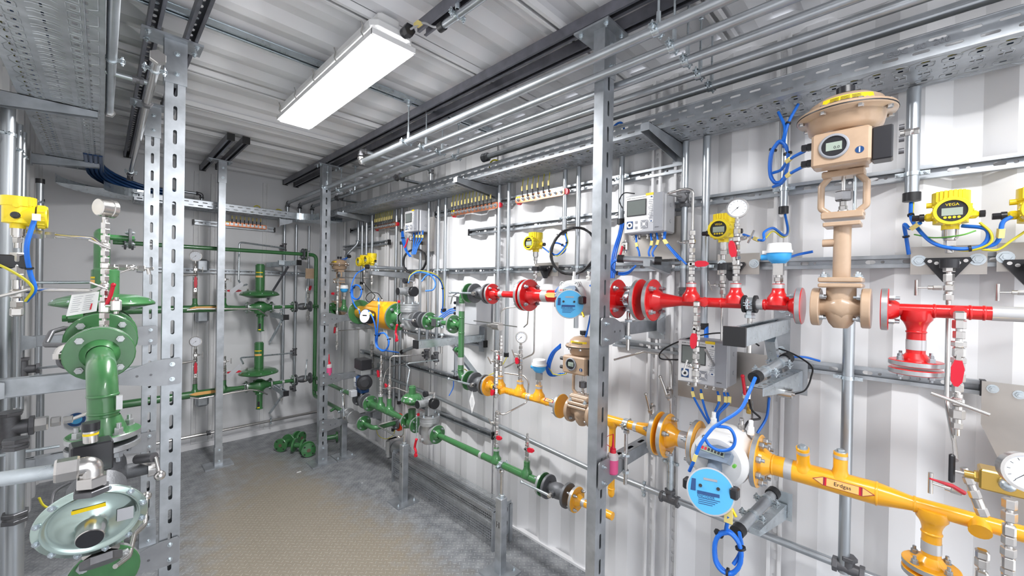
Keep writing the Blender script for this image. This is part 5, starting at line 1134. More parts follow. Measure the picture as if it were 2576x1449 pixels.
# solenoid / shutoff unit
y = yG(912); t = thing('solenoid_valve', 'dark blue and black solenoid valve on a grey flanged body', 'solenoid valve', G_(y)); b = MB(); b.lathe(G_(y)-Y_*.05, Y_, [(0, .03), (.02, .028), (.05, .042), (.08, .028), (.1, .03)], 'cast', 20, hard=False); b.cyl(G_(y), G_(y)+Z_*.06, .022, 'steel', 14); part('valve_body', b, t)
for s in (-1, 1): flange(t, G_(y)+Y_*s*.055, Y_, .058, .014, 'cast', 4, (.012, .012) if s > 0 else (0, 0), rim='cast')
b = MB(); o = G_(y); b.box(o+Z_*.085, (.07, .09, .05), 'blued', bev=.006); b.box(o+Z_*.15, (.10, .11, .10), 'blued', bev=.02); b.lathe(o+V((-.01, -.045, .15)), V((-.3, -.95, 0)), [(0, .06), (.02, .06), (.035, .052), (.04, .03)], 'blackp', 30); part('coil_housing', b, t, 'dark blue coil housing')
b = MB(); b.box(o+V((-.052, .03, .165)), (.002, .03, .035), 'paper'); b.box(o+V((-.052, .03, .125)), (.002, .03, .03), 'grey'); part('label', b, t); b = MB(); b.box(o+Z_*.228, (.08, .11, .045), 'alu', bev=.004); part('bracket_block', b, t)
b = MB(); b.box(o+V((0, .0, .29)), (.09, .13, .08), 'blackp', bev=.005); part('junction_box', b, t, 'black junction box')
b = MB(); b.box(o+V((-.07, .02, .06)), (.05, .05, .05), 'grey', bev=.004); part('terminal_box', b, t)
# low branch: ball valve, green flange, elbow to an orange ring flange
def low(u, v, x=PX): return WX(u, v, x)
zb2 = .385; yb2 = LY(888, PX, zb2)
t = thing('pipe_spool', 'green pipe with an elbow near the floor leading toward the orange ring', 'pipe', (PX, LY(925, PX, zb2), zb2)); ya = LY(915, PX, zb2); yc = LY(940, PX, zb2); b = MB(); b.tube(fil([(PX, ya, zb2), (PX, yc, zb2), (1.70, yc, zb2)], .05, 6), .0175, 'green', 18); part('pipe', b, t); flange(t, (PX, ya, zb2), Y_, .058, .015, 'green', 4, (.014, .014), hub=-.02); flange(t, (1.655, yc, zb2), X_, .052, .014, 'cast', 4, (.012, .012), rim='cast')
b = MB(); b.lathe((1.672, yc, zb2), X_, [(0, .040), (.001, .068), (.028, .068), (.030, .040)], 'orange', 32); part('safety_ring', b, t, 'bright orange ring')
ball_valve('grey ball valve near the floor with an upright lever, left of the second stand', LY(884, PX, zb2)+.01, zb2, half=.05, hd=(0, .08, 1), hl=.18, m='alu')
t = thing('pipe_spool', 'thin green pipe near the floor from the corner riser to the upright-lever valve', 'pipe', (PX, 3.7, zb2)); b = MB(); run(b, (PX, LY(872, PX, zb2), zb2), (PX, 4.05, zb2), [(0, .0175), (1, .0175)], 'green'); b.tube([(PX, 3.62, zb2), (PX-.05, 3.62, zb2-.02)], .012, 'green', 12); part('pipe', b, t)
support('clamp holding the low green pipe by the far post', PX, LY(866, PX, zb2)+.03, zb2, .0185, .33)
# ================================================================ MIDDLE line
t = thing('pipe_spool', 'green pipe stub with a square sight box between two flanges left of the riser', 'pipe', M_(2.1)); b = MB(); run(b, M_(yM(1083)), M_(yM(1132)), [(0, .016), (.55, .016), (.7, .014), (1, .014)], 'green'); b.box(M_(yM(1101)), (.058, .055, .058), 'green', bev=.006); part('pipe', b, t)
b = MB(); b.box(M_(yM(1101))+V((-.03, 0, 0)), (.003, .047, .047), 'steeld'); part('sight_glass', b, t, 'dark square sight glass')
flange(t, M_(yM(1080)), Y_, .057, .015, 'green', 4, (.014, .014), hub=-.02); 
ball_valve('grey ball valve with a short lever between the shut-off valve and the sight box', yM(1060)+.0, ZM, half=.032, hl=.12)
t = thing('support_bracket', 'zinc bracket with a black end cap under the middle line left of the riser', 'wall bracket', M_(2.0)); yk = WX(1212, 838, 1.78).y; x0 = LX(1048, yk, 1.15); part('channel', channel((x0, yk, 1.13), (1.78, yk, 1.13), (0, 0, 1), 'galv2', .041, .041, slots=False), t); part('end_cap', cap((x0, yk, 1.13), -X_, Z_, .045, .045), t, 'black plastic end cap')
b = MB(); b.box((1.782, yk, 1.14), (.006, .05, .17), 'galv'); part('wall_plate', b, t); b = MB(); b.box((1.66, yk, .99), (.03, .03, .30), 'galv2', R=Matrix.Rotation(math.radians(-42), 3, 'Y')); part('brace', b, t)
support('clamp with stud on the capped bracket under the middle line', PX, yM(1112), ZM, .015, 1.185)
# yellow turbine meter
ya, yb = yM(905), yM(1000); t = thing('gas_meter', 'yellow turbine gas meter with a round black-cased counter, between two green flanges', 'gas meter', M_((ya+yb)/2)); c = M_((ya+yb)/2); hl = (ya-yb)/2-.012; b = MB()
b.lathe(c-Y_*hl, Y_, [(0, .080), (hl*.1, .092), (hl*.25, .10), (hl*1.0, .10), (hl*1.25, .090), (hl*1.4, .055), (hl*2, .05)], 'yellow', 40, hard=False); b.box(c+Z_*.04-Y_*hl*.35, (.16, hl*.95, .125), 'yellow', bev=.03); part('meter_body', b, t)
for s in (-1, 1): flange(t, M_(ya if s > 0 else yb), Y_, .098, .018, 'green', 4, (0, .016) if s > 0 else (.018, 0), hub=.04 if s > 0 else -.04)
d = WX(918, 795, 1.30); N = V((-.93, -.3, .2)).normalized(); b = MB(); b.lathe(d-N*.06, N, [(0, .048), (.055, .052), (.06, .052)], 'blackp', 32); p = part('counter_case', b, t, 'black counter case'); b = MB(); b.cyl(d, d+N*.002, .047, 'gface', 30); b.prism([(-.02, .0), (.02, .0), (.02, .008), (-.02, .008)], d+N*.0022, N.cross(Z_).normalized(), Z_, N*.001, 'ink'); part('dial', b, p, 'clear round dial'); b = MB(); b.tube([d-N*.03, c+V((-.06, .02, .0))], .022, 'blackp', 14); part('neck', b, t); b = MB(); b.box(d+V((.03, -.055, .01)), (.02, .002, .018), 'tagy'); part('sticker', b, t, 'yellow sticker')
for k, dy in enumerate((.05, -.02, -.07)): b = MB(); nuts(b, c+V((0, dy, .10)), Z_, [('h', .014, .011), ('c', .01, .008)]); part('port_fitting', b, t)
t = thing('pipe_spool', 'green pipe with an upright stub from the corner riser to the yellow meter', 'pipe', M_(3.6)); b = MB(); run(b, M_(ya+.03), M_(4.15), [(0, .03), (.25, .0175), (1, .0175)], 'green'); tee(b, M_(yM(865)), Z_, .0165, .09, 'green'); part('pipe', b, t)
flange(t, M_(yM(838)), Y_, .055, .03, 'green', 4, (.012, .012))
tempsensor('far blue and white temperature transmitter behind the far post', M_(yM(865))+Z_*.09)
y = yM(838); sleeve_valve('far beige control valve half hidden by the far post', (1.52, y, 1.26), (1.32, 1.50, 1.53, 1.60, 1.64, 1.665), half=.06, Rd=.085, neckR=.018, disp=False, sf=.9)
# corner riser and back line
t = thing('pipe_spool', 'tall dark green riser in the right back corner', 'pipe', (PX, 4.15, .385)); b = MB(); b.tube(fil([(1.34, 4.15, 1.768), (PX, 4.15, 1.768), (PX, 4.15, zb2), (PX, 4.0, zb2)], .05, 6), .0175, 'green', 18)
for z in (ZM, ZG): b.tube([(PX, 4.15, z), (1.42, 4.15, z)], .0175, 'green', 16)
b.lathe((PX+.012, 4.11, .47), -Y_, [(0, .035), (.016, .035)], 'green', 20)
part('pipe', b, t); flange(t, (1.375, 4.15, 1.768), X_, .055, .016, 'green', 4, (.012, .012)); flange(t, (1.347, 4.15, 1.768), X_, .055, .014, 'cast', 4, (.012, .0), rim='cast')
b = MB(); b.box((PX-.03, 4.20, 1.585), (.10, .01, .10), 'beige'); part('holder_plate', b, t, 'beige holder plate')
t = thing('pipe_spool', 'long upper green pipe running across the back wall', 'pipe', (.6, 4.15, 1.768)); b = MB(); run(b, (1.34, 4.15, 1.768), (.05, 4.15, 1.768), [(0, .0165), (1, .0165)], 'green'); part('pipe', b, t); flange(t, (.115, 4.15, 1.768), X_, .05, .012, 'cast', 4, (.01, .01), rim='cast'); flange(t, (.155, 4.15, 1.768), X_, .05, .012, 'cast', 4, (.01, .01), rim='cast'); band(t, (.27, 4.15, 1.768), X_, .0165, .05)
# back regulators
XRg = LX(650, 4.15, 1.3)
for z, lab, lab2, lab3 in ((ZM, 'upper', 'upper grey ball valve with an upright lever on the back wall line', 'upper green pipe on the back wall left of the regulator'), (ZG, 'lower', 'lower grey ball valve with an upright lever on the back wall line', 'lower green pipe on the back wall left of the regulator')):
    regulator(lab+' green pressure regulator with a wide diaphragm on the back wall', (XRg+.01, 4.15, z), X_, .155, .25, .037, body=.05, half=.095, zd=.085, lowh=.16, flR=.052)
    t = thing('pipe_spool', lab3, 'pipe', (.6, 4.15, z)); b = MB(); run(b, (XRg-.10, 4.15, z), (.02, 4.15, z), [(0, .018), (.06, .018), (.2, .030), (1, .030)], 'green')
    for u in (490, 563): xx = LX(u, 4.15, z); tee(b, (xx, 4.15, z), Z_, .017, .085, 'green', .03)
    part('pipe', b, t); xx = LX(505, 4.15, z); b = MB(); b.prism([(-.10, 0), (-.06, -.013), (.06, -.013), (.10, 0), (.06, .013), (-.06, .013)], (xx+.02, 4.118, z+.008), X_, Z_, (0, -.001, 0), 'orl'); part('flow_label', b, t, 'orange flow label')
    t = thing('pipe_spool', lab+' short green pipe between the regulator and the ball valve on the back wall', 'pipe', (1.15, 4.15, z)); b = MB(); run(b, (XRg+.12, 4.15, z), (LX(735, 4.15, z), 4.15, z), [(0, .016), (1, .016)], 'green'); part('pipe', b, t); flange(t, (LX(737, 4.15, z), 4.15, z), X_, .05, .014, 'green', 4, (.012, .012)); band(t, (LX(712, 4.15, z), 4.15, z), X_, .016, .02)
    xm = (LX(740, 4.15, z)+LX(784, 4.15, z))/2; ball_valve(lab2, 4.15, z, x=xm, half=.065, R=.052, axis=X_, hd=(.06, 0, 1), out=(0, -1, 0), hl=.19)
    xk = LX(705, 4.15, z); t = thing('support_bracket', lab+' bracket with a black cap reaching from the back wall under the ball valve line', 'wall bracket', (xk, 4.4, z-.1)); part('channel', channel((xk+.02, 4.05, z-.11), (xk+.02, 4.46, z-.11), Z_, 'galv2', .041, .041, slots=False), t); part('end_cap', cap((xk+.02, 4.05, z-.11), -Y_, Z_, .045, .045), t, 'black plastic end cap'); b = MB(); b.tube([(xk+.01, 4.12, z-.12), (xk, 4.46, z-.36)], .014, 'galv2', 4); part('brace', b, t)
    support('clamp with stud under the %s green line beside its regulator' % lab, xk+.01, 4.15, z, .017, z-.06)
t = thing('support_bracket', 'bracket with a black cap under the upper green pipe on the back wall', 'wall bracket', (1.15, 4.4, 1.65)); part('channel', channel((LX(700, 4.2, 1.66), 4.2, 1.66), (LX(720, 4.2, 1.66), 4.2, 1.66), Z_, 'galv2', .041, .041, slots=False), t); xk = LX(675, 4.4, 1.66); part('arm', channel((xk, 4.4, 1.64), (xk+.16, 4.05, 1.66), Z_, 'galv2', .041, .041, slots=False), t); part('end_cap', cap((xk+.16, 4.05, 1.66), V((.4, -.9, 0)), Z_, .045, .045), t, 'black plastic end cap'); b = MB(); b.tube([(xk+.1, 4.15, 1.64), (xk+.01, 4.44, 1.33)], .014, 'dark', 4); part('brace', b, t)
# ================================================================ valve columns on the right
N1 = V((-1, 0, 0)); YP = V((0, 1, 0)); YN = V((0, -1, 0))
hx = ('h', .016, .0115); hs = ('h', .012, .0095); ck = ('c', .006, .006)
y = yR(1738); t, p = column('valve column on the left red branch with a level red lever and a looping tube', PX, y, 1.521, [('c', .006, .009), ('h', .018, .0115), ck, ('h', .016, .011), ('lev', .042, .0115, (0, -1, 0), N1, .062), ('h', .014, .011), ck, ('h', .018, .011), ck, ('tb', .032, .012, (-.25, 1, -.05), (-.9, -.1, .1)), ck, ('h', .018, .0105)])
cc = WX(1725, 500, XC); b = MB(); b.tube(fil([p, (p.x, p.y, 1.852), (p.x, p.y+.03, 1.862), (p.x+.01, p.y+.10, 1.855), (XC-.05, cc.y, cc.z)], .035, 6), .0048, 'steel', 10); part('tube', b, t)
y = yR(1850); t, p = column('valve column with a round pressure gauge on top in front of the small yellow transmitter', PX, y, 1.522, [('c', .006, .009), ('h', .018, .0115), ck, ('h', .016, .011), ('lev', .044, .0125, (-.05, .15, 1), N1, .072), ('h', .014, .0115), ck, ('h', .018, .0105), ('tb', .034, .0135, (-.1, -1, .12), (-.35, -.45, .8)), ('h', .018, .0115), ck, ('h', .012, .009), ck, ('h', .008, .007), ('c', .006, .005)], gaug=(.031, V((-.97, -.22, .1))))
tempsensor('blue and white temperature transmitter on the right red branch, left of the large beige valve', (PX, yR(1957), 1.521))
# yellow line
y = yY(1258); t, p = column('tall valve column rising from the left yellow branch to a silver pressure reducer', PX, y, ZY+.068, [('c', .006, .009), ('h', .016, .0115), ck, ('h', .016, .011), ('lev', .046, .012, (0, .2, 1), N1, .045), ('h', .016, .0115), ck, ('tb', .03, .012, (-.3, 1, 0), (-.9, 0, .3)), ('h', .014, .010), ck, ('h', .014, .0105), ck, ('h', .012, .008), ck, ('h', .012, .007)])
q = WX(1245, 820, PX); b = MB(); nuts(b, (q.x, q.y+.06, q.z), YN, [('c', .012, .007), ('h', .010, .010), ('c', .025, .012), ('t', .006, .018), ('c', .03, .0215), ('c', .02, .0215)]); part('pressure_reducer', b, t, 'silver pressure reducer'); b = MB(); b.tube(fil([(p.x, p.y, q.z+.02), (p.x, p.y, 1.37), (p.x+.01, p.y-.03, 1.385), WX(1300, 772, 1.5), WX(1330, 772, 1.55), WX(1327, 815, 1.58), WX(1318, 823, 1.6)], .02, 5), .0035, 'steel', 8); part('tube', b, t)
y = yY(1272); t, p = column('valve column standing on a side elbow of the yellow pipe with a hanging red lever', PX-.058, y+.012, ZY-.03, [('s', .02, .012), ('h', .016, .0115), ('lev', .05, .0125, (0, .25, -1), N1, .05), ('h', .016, .011), ck, ('h', .016, .011), ('h', .014, .0105), ('s', .02, .011), ('h', .014, .010), ('tb', .03, .0115, (-.3, 1, 0), (-.5, 0, .8)), ('h', .012, .0095), ('c', .006, .006), ('h', .01, .007)])
b = MB(); b.tube([(PX-.05, y, ZY-.005), (PX-.058, y+.012, ZY-.02)], .009, 'steel', 10); part('elbow', b, t)
y = yY(1308); t, p = column('slender valve column with a small pressure gauge on the middle yellow branch', PX, y, ZY+.068, [('c', .006, .009), ('h', .016, .0115), ck, ('h', .016, .011), ('lev', .05, .0115, (0, .28, 1), N1, .05), ('h', .016, .011), ('tb', .03, .012, (-.3, 1, .2), (-.45, 0, .85)), ('h', .014, .0105), ck, ('h', .014, .0095), ck, ('h', .01, .007)], gaug=(.028, V((-.93, -.35, .05))))
tempsensor('blue and white temperature transmitter on the right yellow branch left of the near post', (PX, yY(1355), ZY+.068))
# green line
y = yG(1248); t, p = column('valve column with an elbow on top and a red lever, above the nearest pipe stand', PX, y, ZG+.075, [('c', .005, .009), ('h', .016, .0115), ck, ('h', .014, .011), ('lev', .042, .011, (0, -1, .12), N1, .055), ('h', .014, .011), ck, ('h', .014, .010), ('tb', .028, .011, (-.3, 1, 0), (-.5, .0, .8)), ('h', .014, .0105), ck, ('h', .012, .010), ('s', .02, .010)])
b = MB(); b.hex(p-Z_*.01, p-Z_*.01-Y_*.016, .009, 'steel'); b.tube(fil([p-Z_*.01, p+V((0, -.05, -.01)), WX(1326, 1012, 1.6), WX(1331, 960, 1.6), WX(1318, 945, 1.6), WX(1270, 938, 1.57)], .03, 5), .0048, 'steel', 8); part('tube', b, t)
y = yG(1325); column('short capped valve column with a red lever on the green pipe', PX, y, ZG+.075, [('c', .005, .009), ('h', .016, .0115), ck, ('h', .014, .011), ('lev', .044, .0115, (0, -1, .15), N1, .058), ('h', .014, .010), ('c', .01, .008), ('h', .012, .008), ('c', .008, .005), ('h', .007, .006)])
y = yG(957); column('tall slender valve column beside the dark blue solenoid valve', PX, y, ZG+.10, [('c', .005, .012), ('h', .018, .0125), ck, ('h', .018, .0115), ('h', .018, .0115), ck, ('h', .016, .011), ('lev', .06, .012, (0, .35, 1), N1, .07), ('h', .016, .011), ck, ('h', .014, .011), ('s', .02, .011), ('h', .014, .010), ck, ('tb', .03, .011, (-.4, -1, .0), (-.3, -.4, .9)), ('h', .016, .0095), ck, ('h', .014, .009), ('c', .008, .006)])
y = yG(979); t, p = column('second slender valve column whose tube bends over to the far dark tee', PX, y, ZG+.10, [('c', .005, .012), ('h', .018, .0125), ck, ('h', .016, .011), ('lev', .05, .0115, (0, .6, .5), N1, .05), ('h', .016, .011), ck, ('tb', .03, .011, (-.3, -1, 0), (-.3, -.3, .9)), ('h', .014, .010), ck, ('h', .014, .0095)])
e = WX(1080, 890, XC); b = MB(); b.tube(fil([p, (p.x, p.y, e.z-.0), (p.x+.05, p.y-.03, e.z), (e.x-.05, e.y, e.z)], .04, 6), .0055, 'steel', 8); part('tube', b, t)
y = LY(850, PX, 1.2); t, p = column('long slender chain of silver fittings hanging beside the far post', PX-.06, WX(850, 700, PX-.06).y, WX(850, 700, PX-.06).z, [('s', .025, .012), ck, ('tb', .04, .012, (-.2, 1, .3), (-.3, .3, .9)), ('h', .02, .012), ck, ('lev', .07, .013, (-.3, 1, 0), N1, .05), ('h', .025, .013), ck, ('h', .02, .012), ('c', .06, .010), ('h', .02, .013), ('h', .025, .012), ('c', .03, .009), ('lev', .09, .013, (0, .25, -1), N1, .075), ('h', .02, .012), ('h', .02, .011), ('c', .05, .008), ('tb', .04, .012, (-.2, -1, 0), (-.2, -.5, -.8)), ('h', .02, .010), ('c', .02, .006)], dn=-1)
# downward columns on the red line
for u, lab, seq in ((1764, 'valve column hanging from the red pipe elbow in front of the lower grey computer', [('s', .02, .013), ('h', .022, .0125), ck, ('h', .022, .012), ('lev', .044, .0135, (0, .05, -1), N1, .07), ('h', .02, .0125), ('s', .022, .0115), ('h', .018, .011), ck, ('h', .018, .012), ck, ('tb', .034, .0145, (-1, .5, 0), (-.1, .25, -.95)), ('h', .02, .0125), ('c', .008, .007), ('h', .012, .009), ('c', .012, .006)]),
                    (2412, 'large valve column hanging from the red pipe at the right edge, crossbar at its foot', [('s', .022, .0125), ('h', .020, .012), ck, ('h', .018, .0105), ck, ('lev', .052, .0130, (.05, .05, -1), N1, .080), ('h', .018, .0115), ck, ('h', .020, .0125), ck, ('h', .018, .010), ck, ('tb', .036, .013, (-1, 0, .1), (-.1, -1, -.32), .03, .095, .0042), ('h', .022, .0135), ('c', .01, .008), ('h', .014, .010), ('c', .016, .006)])):
    y = yR(u if u < 2000 else 2410); column(lab, PX-.040, y, ZR+.004, seq, dn=-1)
# transmitters on plates
def txplate(label, u0, v0, u1, v1, x=1.752):
    a = WX(u0, v0, x); c = WX(u1, v1, x); t = thing('mounting_plate', label, 'mounting plate', (x, (a.y+c.y)/2, min(a.z, c.z))); b = MB(); b.box((x, (a.y+c.y)/2, (a.z+c.z)/2), (.003, abs(a.y-c.y), abs(a.z-c.z)), 'plate'); part('sheet', b, t)
    for f in (.12, .88): yy = a.y+(c.y-a.y)*f; zz = (a.z+c.z)/2-.0; part('bolt', bolt_mb((x-.002, yy, zz), -X_, .012, .012), t)
    return t
def bracket3(t, c, x=1.752):
    """black triangular pipe bracket"""
    b = MB(); c = V(c); b.prism([(-.045, .022), (.045, .022), (.048, .012), (.008, -.050), (-.008, -.050), (-.048, .012)], (x-.002, c.y, c.z), -Y_, Z_, (-.012, 0, 0), 'blackp'); b.box(((x+c.x)/2, c.y, c.z), (abs(x-c.x), .026, .020), 'blackp'); b.cyl(c-Z_*.012, c+Z_*.012, .0195, 'blackp', 18)
    part('clamp_bracket', b, t, 'black clamp bracket'); 
    for sy, sz in ((-.036, .012), (.036, .012), (-.022, .006), (.022, .006)): b = MB(); b.cyl((x-.014, c.y+sy, c.z+sz), (x-.017, c.y+sy, c.z+sz), .005, 'steel', 12); part('screw', b, t)
XV = 1.66
pl = txplate('steel plate behind the near yellow transmitter with the cable loops', 2291, 622, 2483, 690); h = WX(2390, 578, XV); vega('large yellow transmitter with a VEGA display near the right edge', h); bracket3(pl, (XV, h.y, h.z-.095))
b_ = [('h', .02, .0125), ck, ('h', .022, .0115), ('tb', .034, .013, (-.1, 1, 0), (-.1, 0, 1), .045, .045, .0042), ('h', .018, .0105), ('c', .01, .006)]
t, p = column('needle valve and tube below the near yellow transmitter', XV, h.y, h.z-.098, b_, dn=-1)
b = MB(); b.tube(fil([p, (XV-.02, h.y, 1.20), (XV-.10, h.y-.01, 1.12), (PX-.03, yR(2410), 1.10)], .06, 6), .0052, 'steel', 10); part('tube', b, t)
pl = txplate('steel plate cut by the right edge of the picture', 2508, 612, 2700, 682); h3 = WX(2612, 575, XV); vega('yellow transmitter just beyond the right edge, only its black gland showing', h3); bracket3(pl, (XV, h3.y, h3.z-.095)); column('needle valve below the plate at the right edge', XV, h3.y, h3.z-.098, b_, dn=-1)
pl = txplate('steel plate behind the gauge column, right of the thick conduit', 1806, 640, 1910, 690); h2 = WX(1820, 610, XV-.02); vega('yellow transmitter with a VEGA display partly behind the gauge column', h2); bracket3(pl, (XV-.02, h2.y, h2.z-.092))
t, p = column('needle valve below the yellow transmitter of the gauge column, crossbar to the left', XV-.02, h2.y, h2.z-.098, [('h', .02, .0125), ck, ('h', .022, .0115), ('tb', .032, .013, (-.4, 1, 0), (-.6, .1, .8)), ('h', .018, .0105), ('c', .008, .006)], dn=-1)
b = MB(); b.tube(fil([p, (p.x, p.y, 1.24), (p.x-.02, p.y+.01, 1.20), WX(1775, 880, 1.45)], .02, 5), .0045, 'steel', 8); part('tube', b, t)
pl = txplate('steel plate behind the middle yellow transmitter', 1346, 662, 1404, 695); h4 = WX(1348, 634, XV); vega('middle yellow transmitter above the big red flange', h4); bracket3(pl, (XV, h4.y, h4.z-.092)); t, p = column('fittings and long tube below the middle yellow transmitter', XV, h4.y, h4.z-.098, [('h', .02, .0125), ck, ('h', .02, .0115), ck, ('h', .018, .010)], dn=-1)
b = MB(); b.tube(fil([p, (p.x, p.y, WX(1345, 890, XV).z), WX(1270, 925, 1.62)], .03, 5), .0045, 'steel', 8); part('tube', b, t)
for u, v, lab in ((936, 668, 'right one of the two far yellow transmitters'), (917, 672, 'left one of the two far yellow transmitters')):
    h = WX(u, v, 1.62); vega(lab, h); t, p = column('needle valve below the '+lab.replace('one of the two ', ''), 1.62, h.y, h.z-.09, [('h', .02, .0125), ck, ('tb', .03, .012, (-.3, -1, 0), (0, 0, 1)), ('h', .018, .010)], dn=-1); b = MB(); b.tube([p, p-Z_*.32], .0045, 'steel', 8); part('tube', b, t)
# computers
for loc, lab in (((1.625, .727, 1.738), 'upper grey flow computer with a display, right of the near post'), ((1.582, .459, 1.140), 'lower grey flow computer behind the hanging valve column'), ((1.657, 2.64, 1.90), 'far grey flow computer above the small black cable coil')): computer(lab, loc)
for u0, v0, u1, v1, lab in ((1555, 560, 1728, 650, 'brushed steel plate behind the upper grey computer'), (1708, 868, 1928, 1040, 'large brushed steel plate behind the lower grey computer'), (1035, 555, 1092, 632, 'steel plate behind the far grey computer')):
    a = WX(u0, v0, 1.754); c = WX(u1, v1, 1.754); b = MB(); b.box((1.754, (a.y+c.y)/2, (a.z+c.z)/2), (.003, a.y-c.y, abs(a.z-c.z)), 'plate'); single('mounting_plate', b, lab, 'mounting plate')
for loc, dy, dz in (((1.625, .727, 1.738), .09, .08), ((1.582, .459, 1.140), .09, .08), ((1.657, 2.64, 1.90), .09, .08)): pass
# large steel panel, right edge
a = WX(2470, 958, 1.70); b = MB(); b.prism([(0, 0), (.5, 0), (.5, -.62), (.07, -.40), (.045, -.24), (0, -.12)], a, -Y_, Z_, (.003, 0, 0), 'plate'); t = single('steel_panel', b, 'large tapered brushed steel panel at the right edge', 'steel panel')
for u, v in ((2497, 978), (2564, 993)): part('bolt', bolt_mb(WX(u, v, 1.70), -X_, .008), t)
# lower bracket with clamped conduit right of the lower computer
a = WX(1902, 948, 1.42); c = WX(1978, 902, 1.60); conduit('slanting conduit with black sleeves feeding blue cable, right of the lower computer', [a, c], .0145, capend='01', clamps=((a*.7+c*.3, (c-a).normalized(), V((0, -1, 0))), (a*.25+c*.75, (c-a).normalized(), V((0, -1, 0)))))
b = MB(); a2 = WX(1905, 975, 1.45); c2 = WX(2005, 930, 1.75); D = (c2-a2).normalized(); b.slots(a2-Y_*.017+Z_*.0, D, Y_, (c2-a2).length, .034, [(.035, .02, .01)], 'galv2', -.002); b.prism([(0, 0), ((c2-a2).length, 0), ((c2-a2).length, -.07), (0, -.025)], a2-Y_*.017, D, Z_, (0, .002, 0), 'galv2'); b.box(c2+V((.01, 0, -.03)), (.004, .06, .12), 'galv'); single('bracket_arm', b, 'slotted bracket arm under the slanting conduit beside the lower computer', 'bracket arm')
a = WX(1858, 1334, 1.42); c = WX(1944, 1242, 1.66); conduit('slanting conduit with black sleeves below the yellow meter, right side', [a, c], .0165, capend='01', clamps=((a*.62+c*.38, (c-a).normalized(), V((0, -1, 0))), (a*.2+c*.8, (c-a).normalized(), V((0, -1, 0)))), m='galv')
b = MB(); a2 = WX(1885, 1325, 1.50); c2 = WX(1955, 1262, 1.76); D = (c2-a2).normalized(); b.prism([(0, 0), ((c2-a2).length, 0), ((c2-a2).length, -.055), (0, -.02)], a2, D, Z_, (0, -.03, 0), 'galv2'); b.box(c2+V((.01, -.015, -.01)), (.004, .06, .10), 'galv2'); single('bracket_arm', b, 'bracket arm under the slanting conduit below the large meter', 'bracket arm')
a = WX(1527, 664, 1.55); c = WX(1655, 664, 1.60); conduit('short level conduit with black sleeves below the upper grey computer', [WX(1562, 651, 1.55), WX(1655, 656, 1.60)], .0135, capend='01', m='galv')
b = MB(); q = WX(1600, 672, 1.60); c2 = WX(1668, 672, 1.75); b.prism([(0, 0), (.2, 0), (.2, -.05), (0, -.025)], (1.56, c2.y, c2.z+.02), X_, Z_, (0, -.03, 0), 'galv'); single('bracket_arm', b, 'small bracket arm below the upper grey computer', 'bracket arm')
# small transducer with black cable right of the lower plate
q = WX(1958, 985, 1.62); t = thing('pressure_sensor', 'small cylindrical steel sensor with a black cable, right of the lower plate', 'sensor', q); b = MB(); nuts(b, q+Y_*.03, YN, [('c', .02, .004), ('h', .008, .007), ('c', .042, .0175), ('c', .008, .007)]); part('body', b, t); b = MB(); b.tube(spline([q-Y_*.045, q+V((0, -.075, .02)), WX(2040, 950, 1.64), WX(2040, 920, 1.66), WX(1990, 888, 1.68), WX(1930, 868, 1.70)], 6), .0028, 'black', 6); part('sensor_cable', b, t, 'black cable')
# small ball valves on boards
def minivalve(label, c, D, L=.05, m='redp', body='steel'):
    c = V(c); t = thing('small_ball_valve', label, 'small ball valve', c); b = MB(); nuts(b, c+Z_*.028, -Z_, [('c', .008, .007), ('s', .040, .016), ('c', .008, .007)], body); part('valve_body', b, t); b = MB(); D = V(D).normalized(); b.cyl(c-X_*.014, c-X_*.026, .007, 'steel', 12); b.tube([c-X_*.024, c-X_*.026+D*L*.5, c-X_*.032+D*L], .0055, m, 8); b.sph(c-X_*.032+D*L, .0072, m, 10); part('lever', b, t, 'red lever' if m == 'redp' else 'metal lever'); return t
minivalve('small ball valve with an upright red lever beside the lower computer', WX(1879, 990, 1.60), (0, .1, 1), .065)
minivalve('small ball valve with a hanging red lever below the upper computer', WX(1573, 620, 1.62), (0, .2, -1), .05)
minivalve('small ball valve with a hanging red lever below the far computer', WX(1034, 600, 1.66), (0, .5, -1), .075)
minivalve('small steel ball valve with an upright grey lever beyond the two yellow flanges', WX(1683, 990, 1.66), (0, .35, 1), .075, 'steel')
minivalve('small steel ball valve with an upright grey lever, lower left of its neighbour', WX(1640, 1030, 1.66), (0, .2, 1), .07, 'steel')
pedestal_tube('bent steel tube running down behind the two yellow flanges', [WX(1545, 905, 1.70), WX(1620, 885, 1.70), WX(1670, 892, 1.70), WX(1688, 910, 1.68), WX(1687, 1060, 1.66)], .0048)
pedestal_tube('steel tube dropping from the lower plate valve into the large meter', [WX(1892, 1010, 1.60), WX(1892, 1090, 1.50)], .0035)
q = WX(1884, 1040, 1.60); b = MB(); nuts(b, q, Z_, [('h', .012, .009), ('c', .01, .007), ('h', .012, .008)], 'brass'); single('brass_fitting', b, 'small brass fitting on the tube below the lower plate', 'fitting')
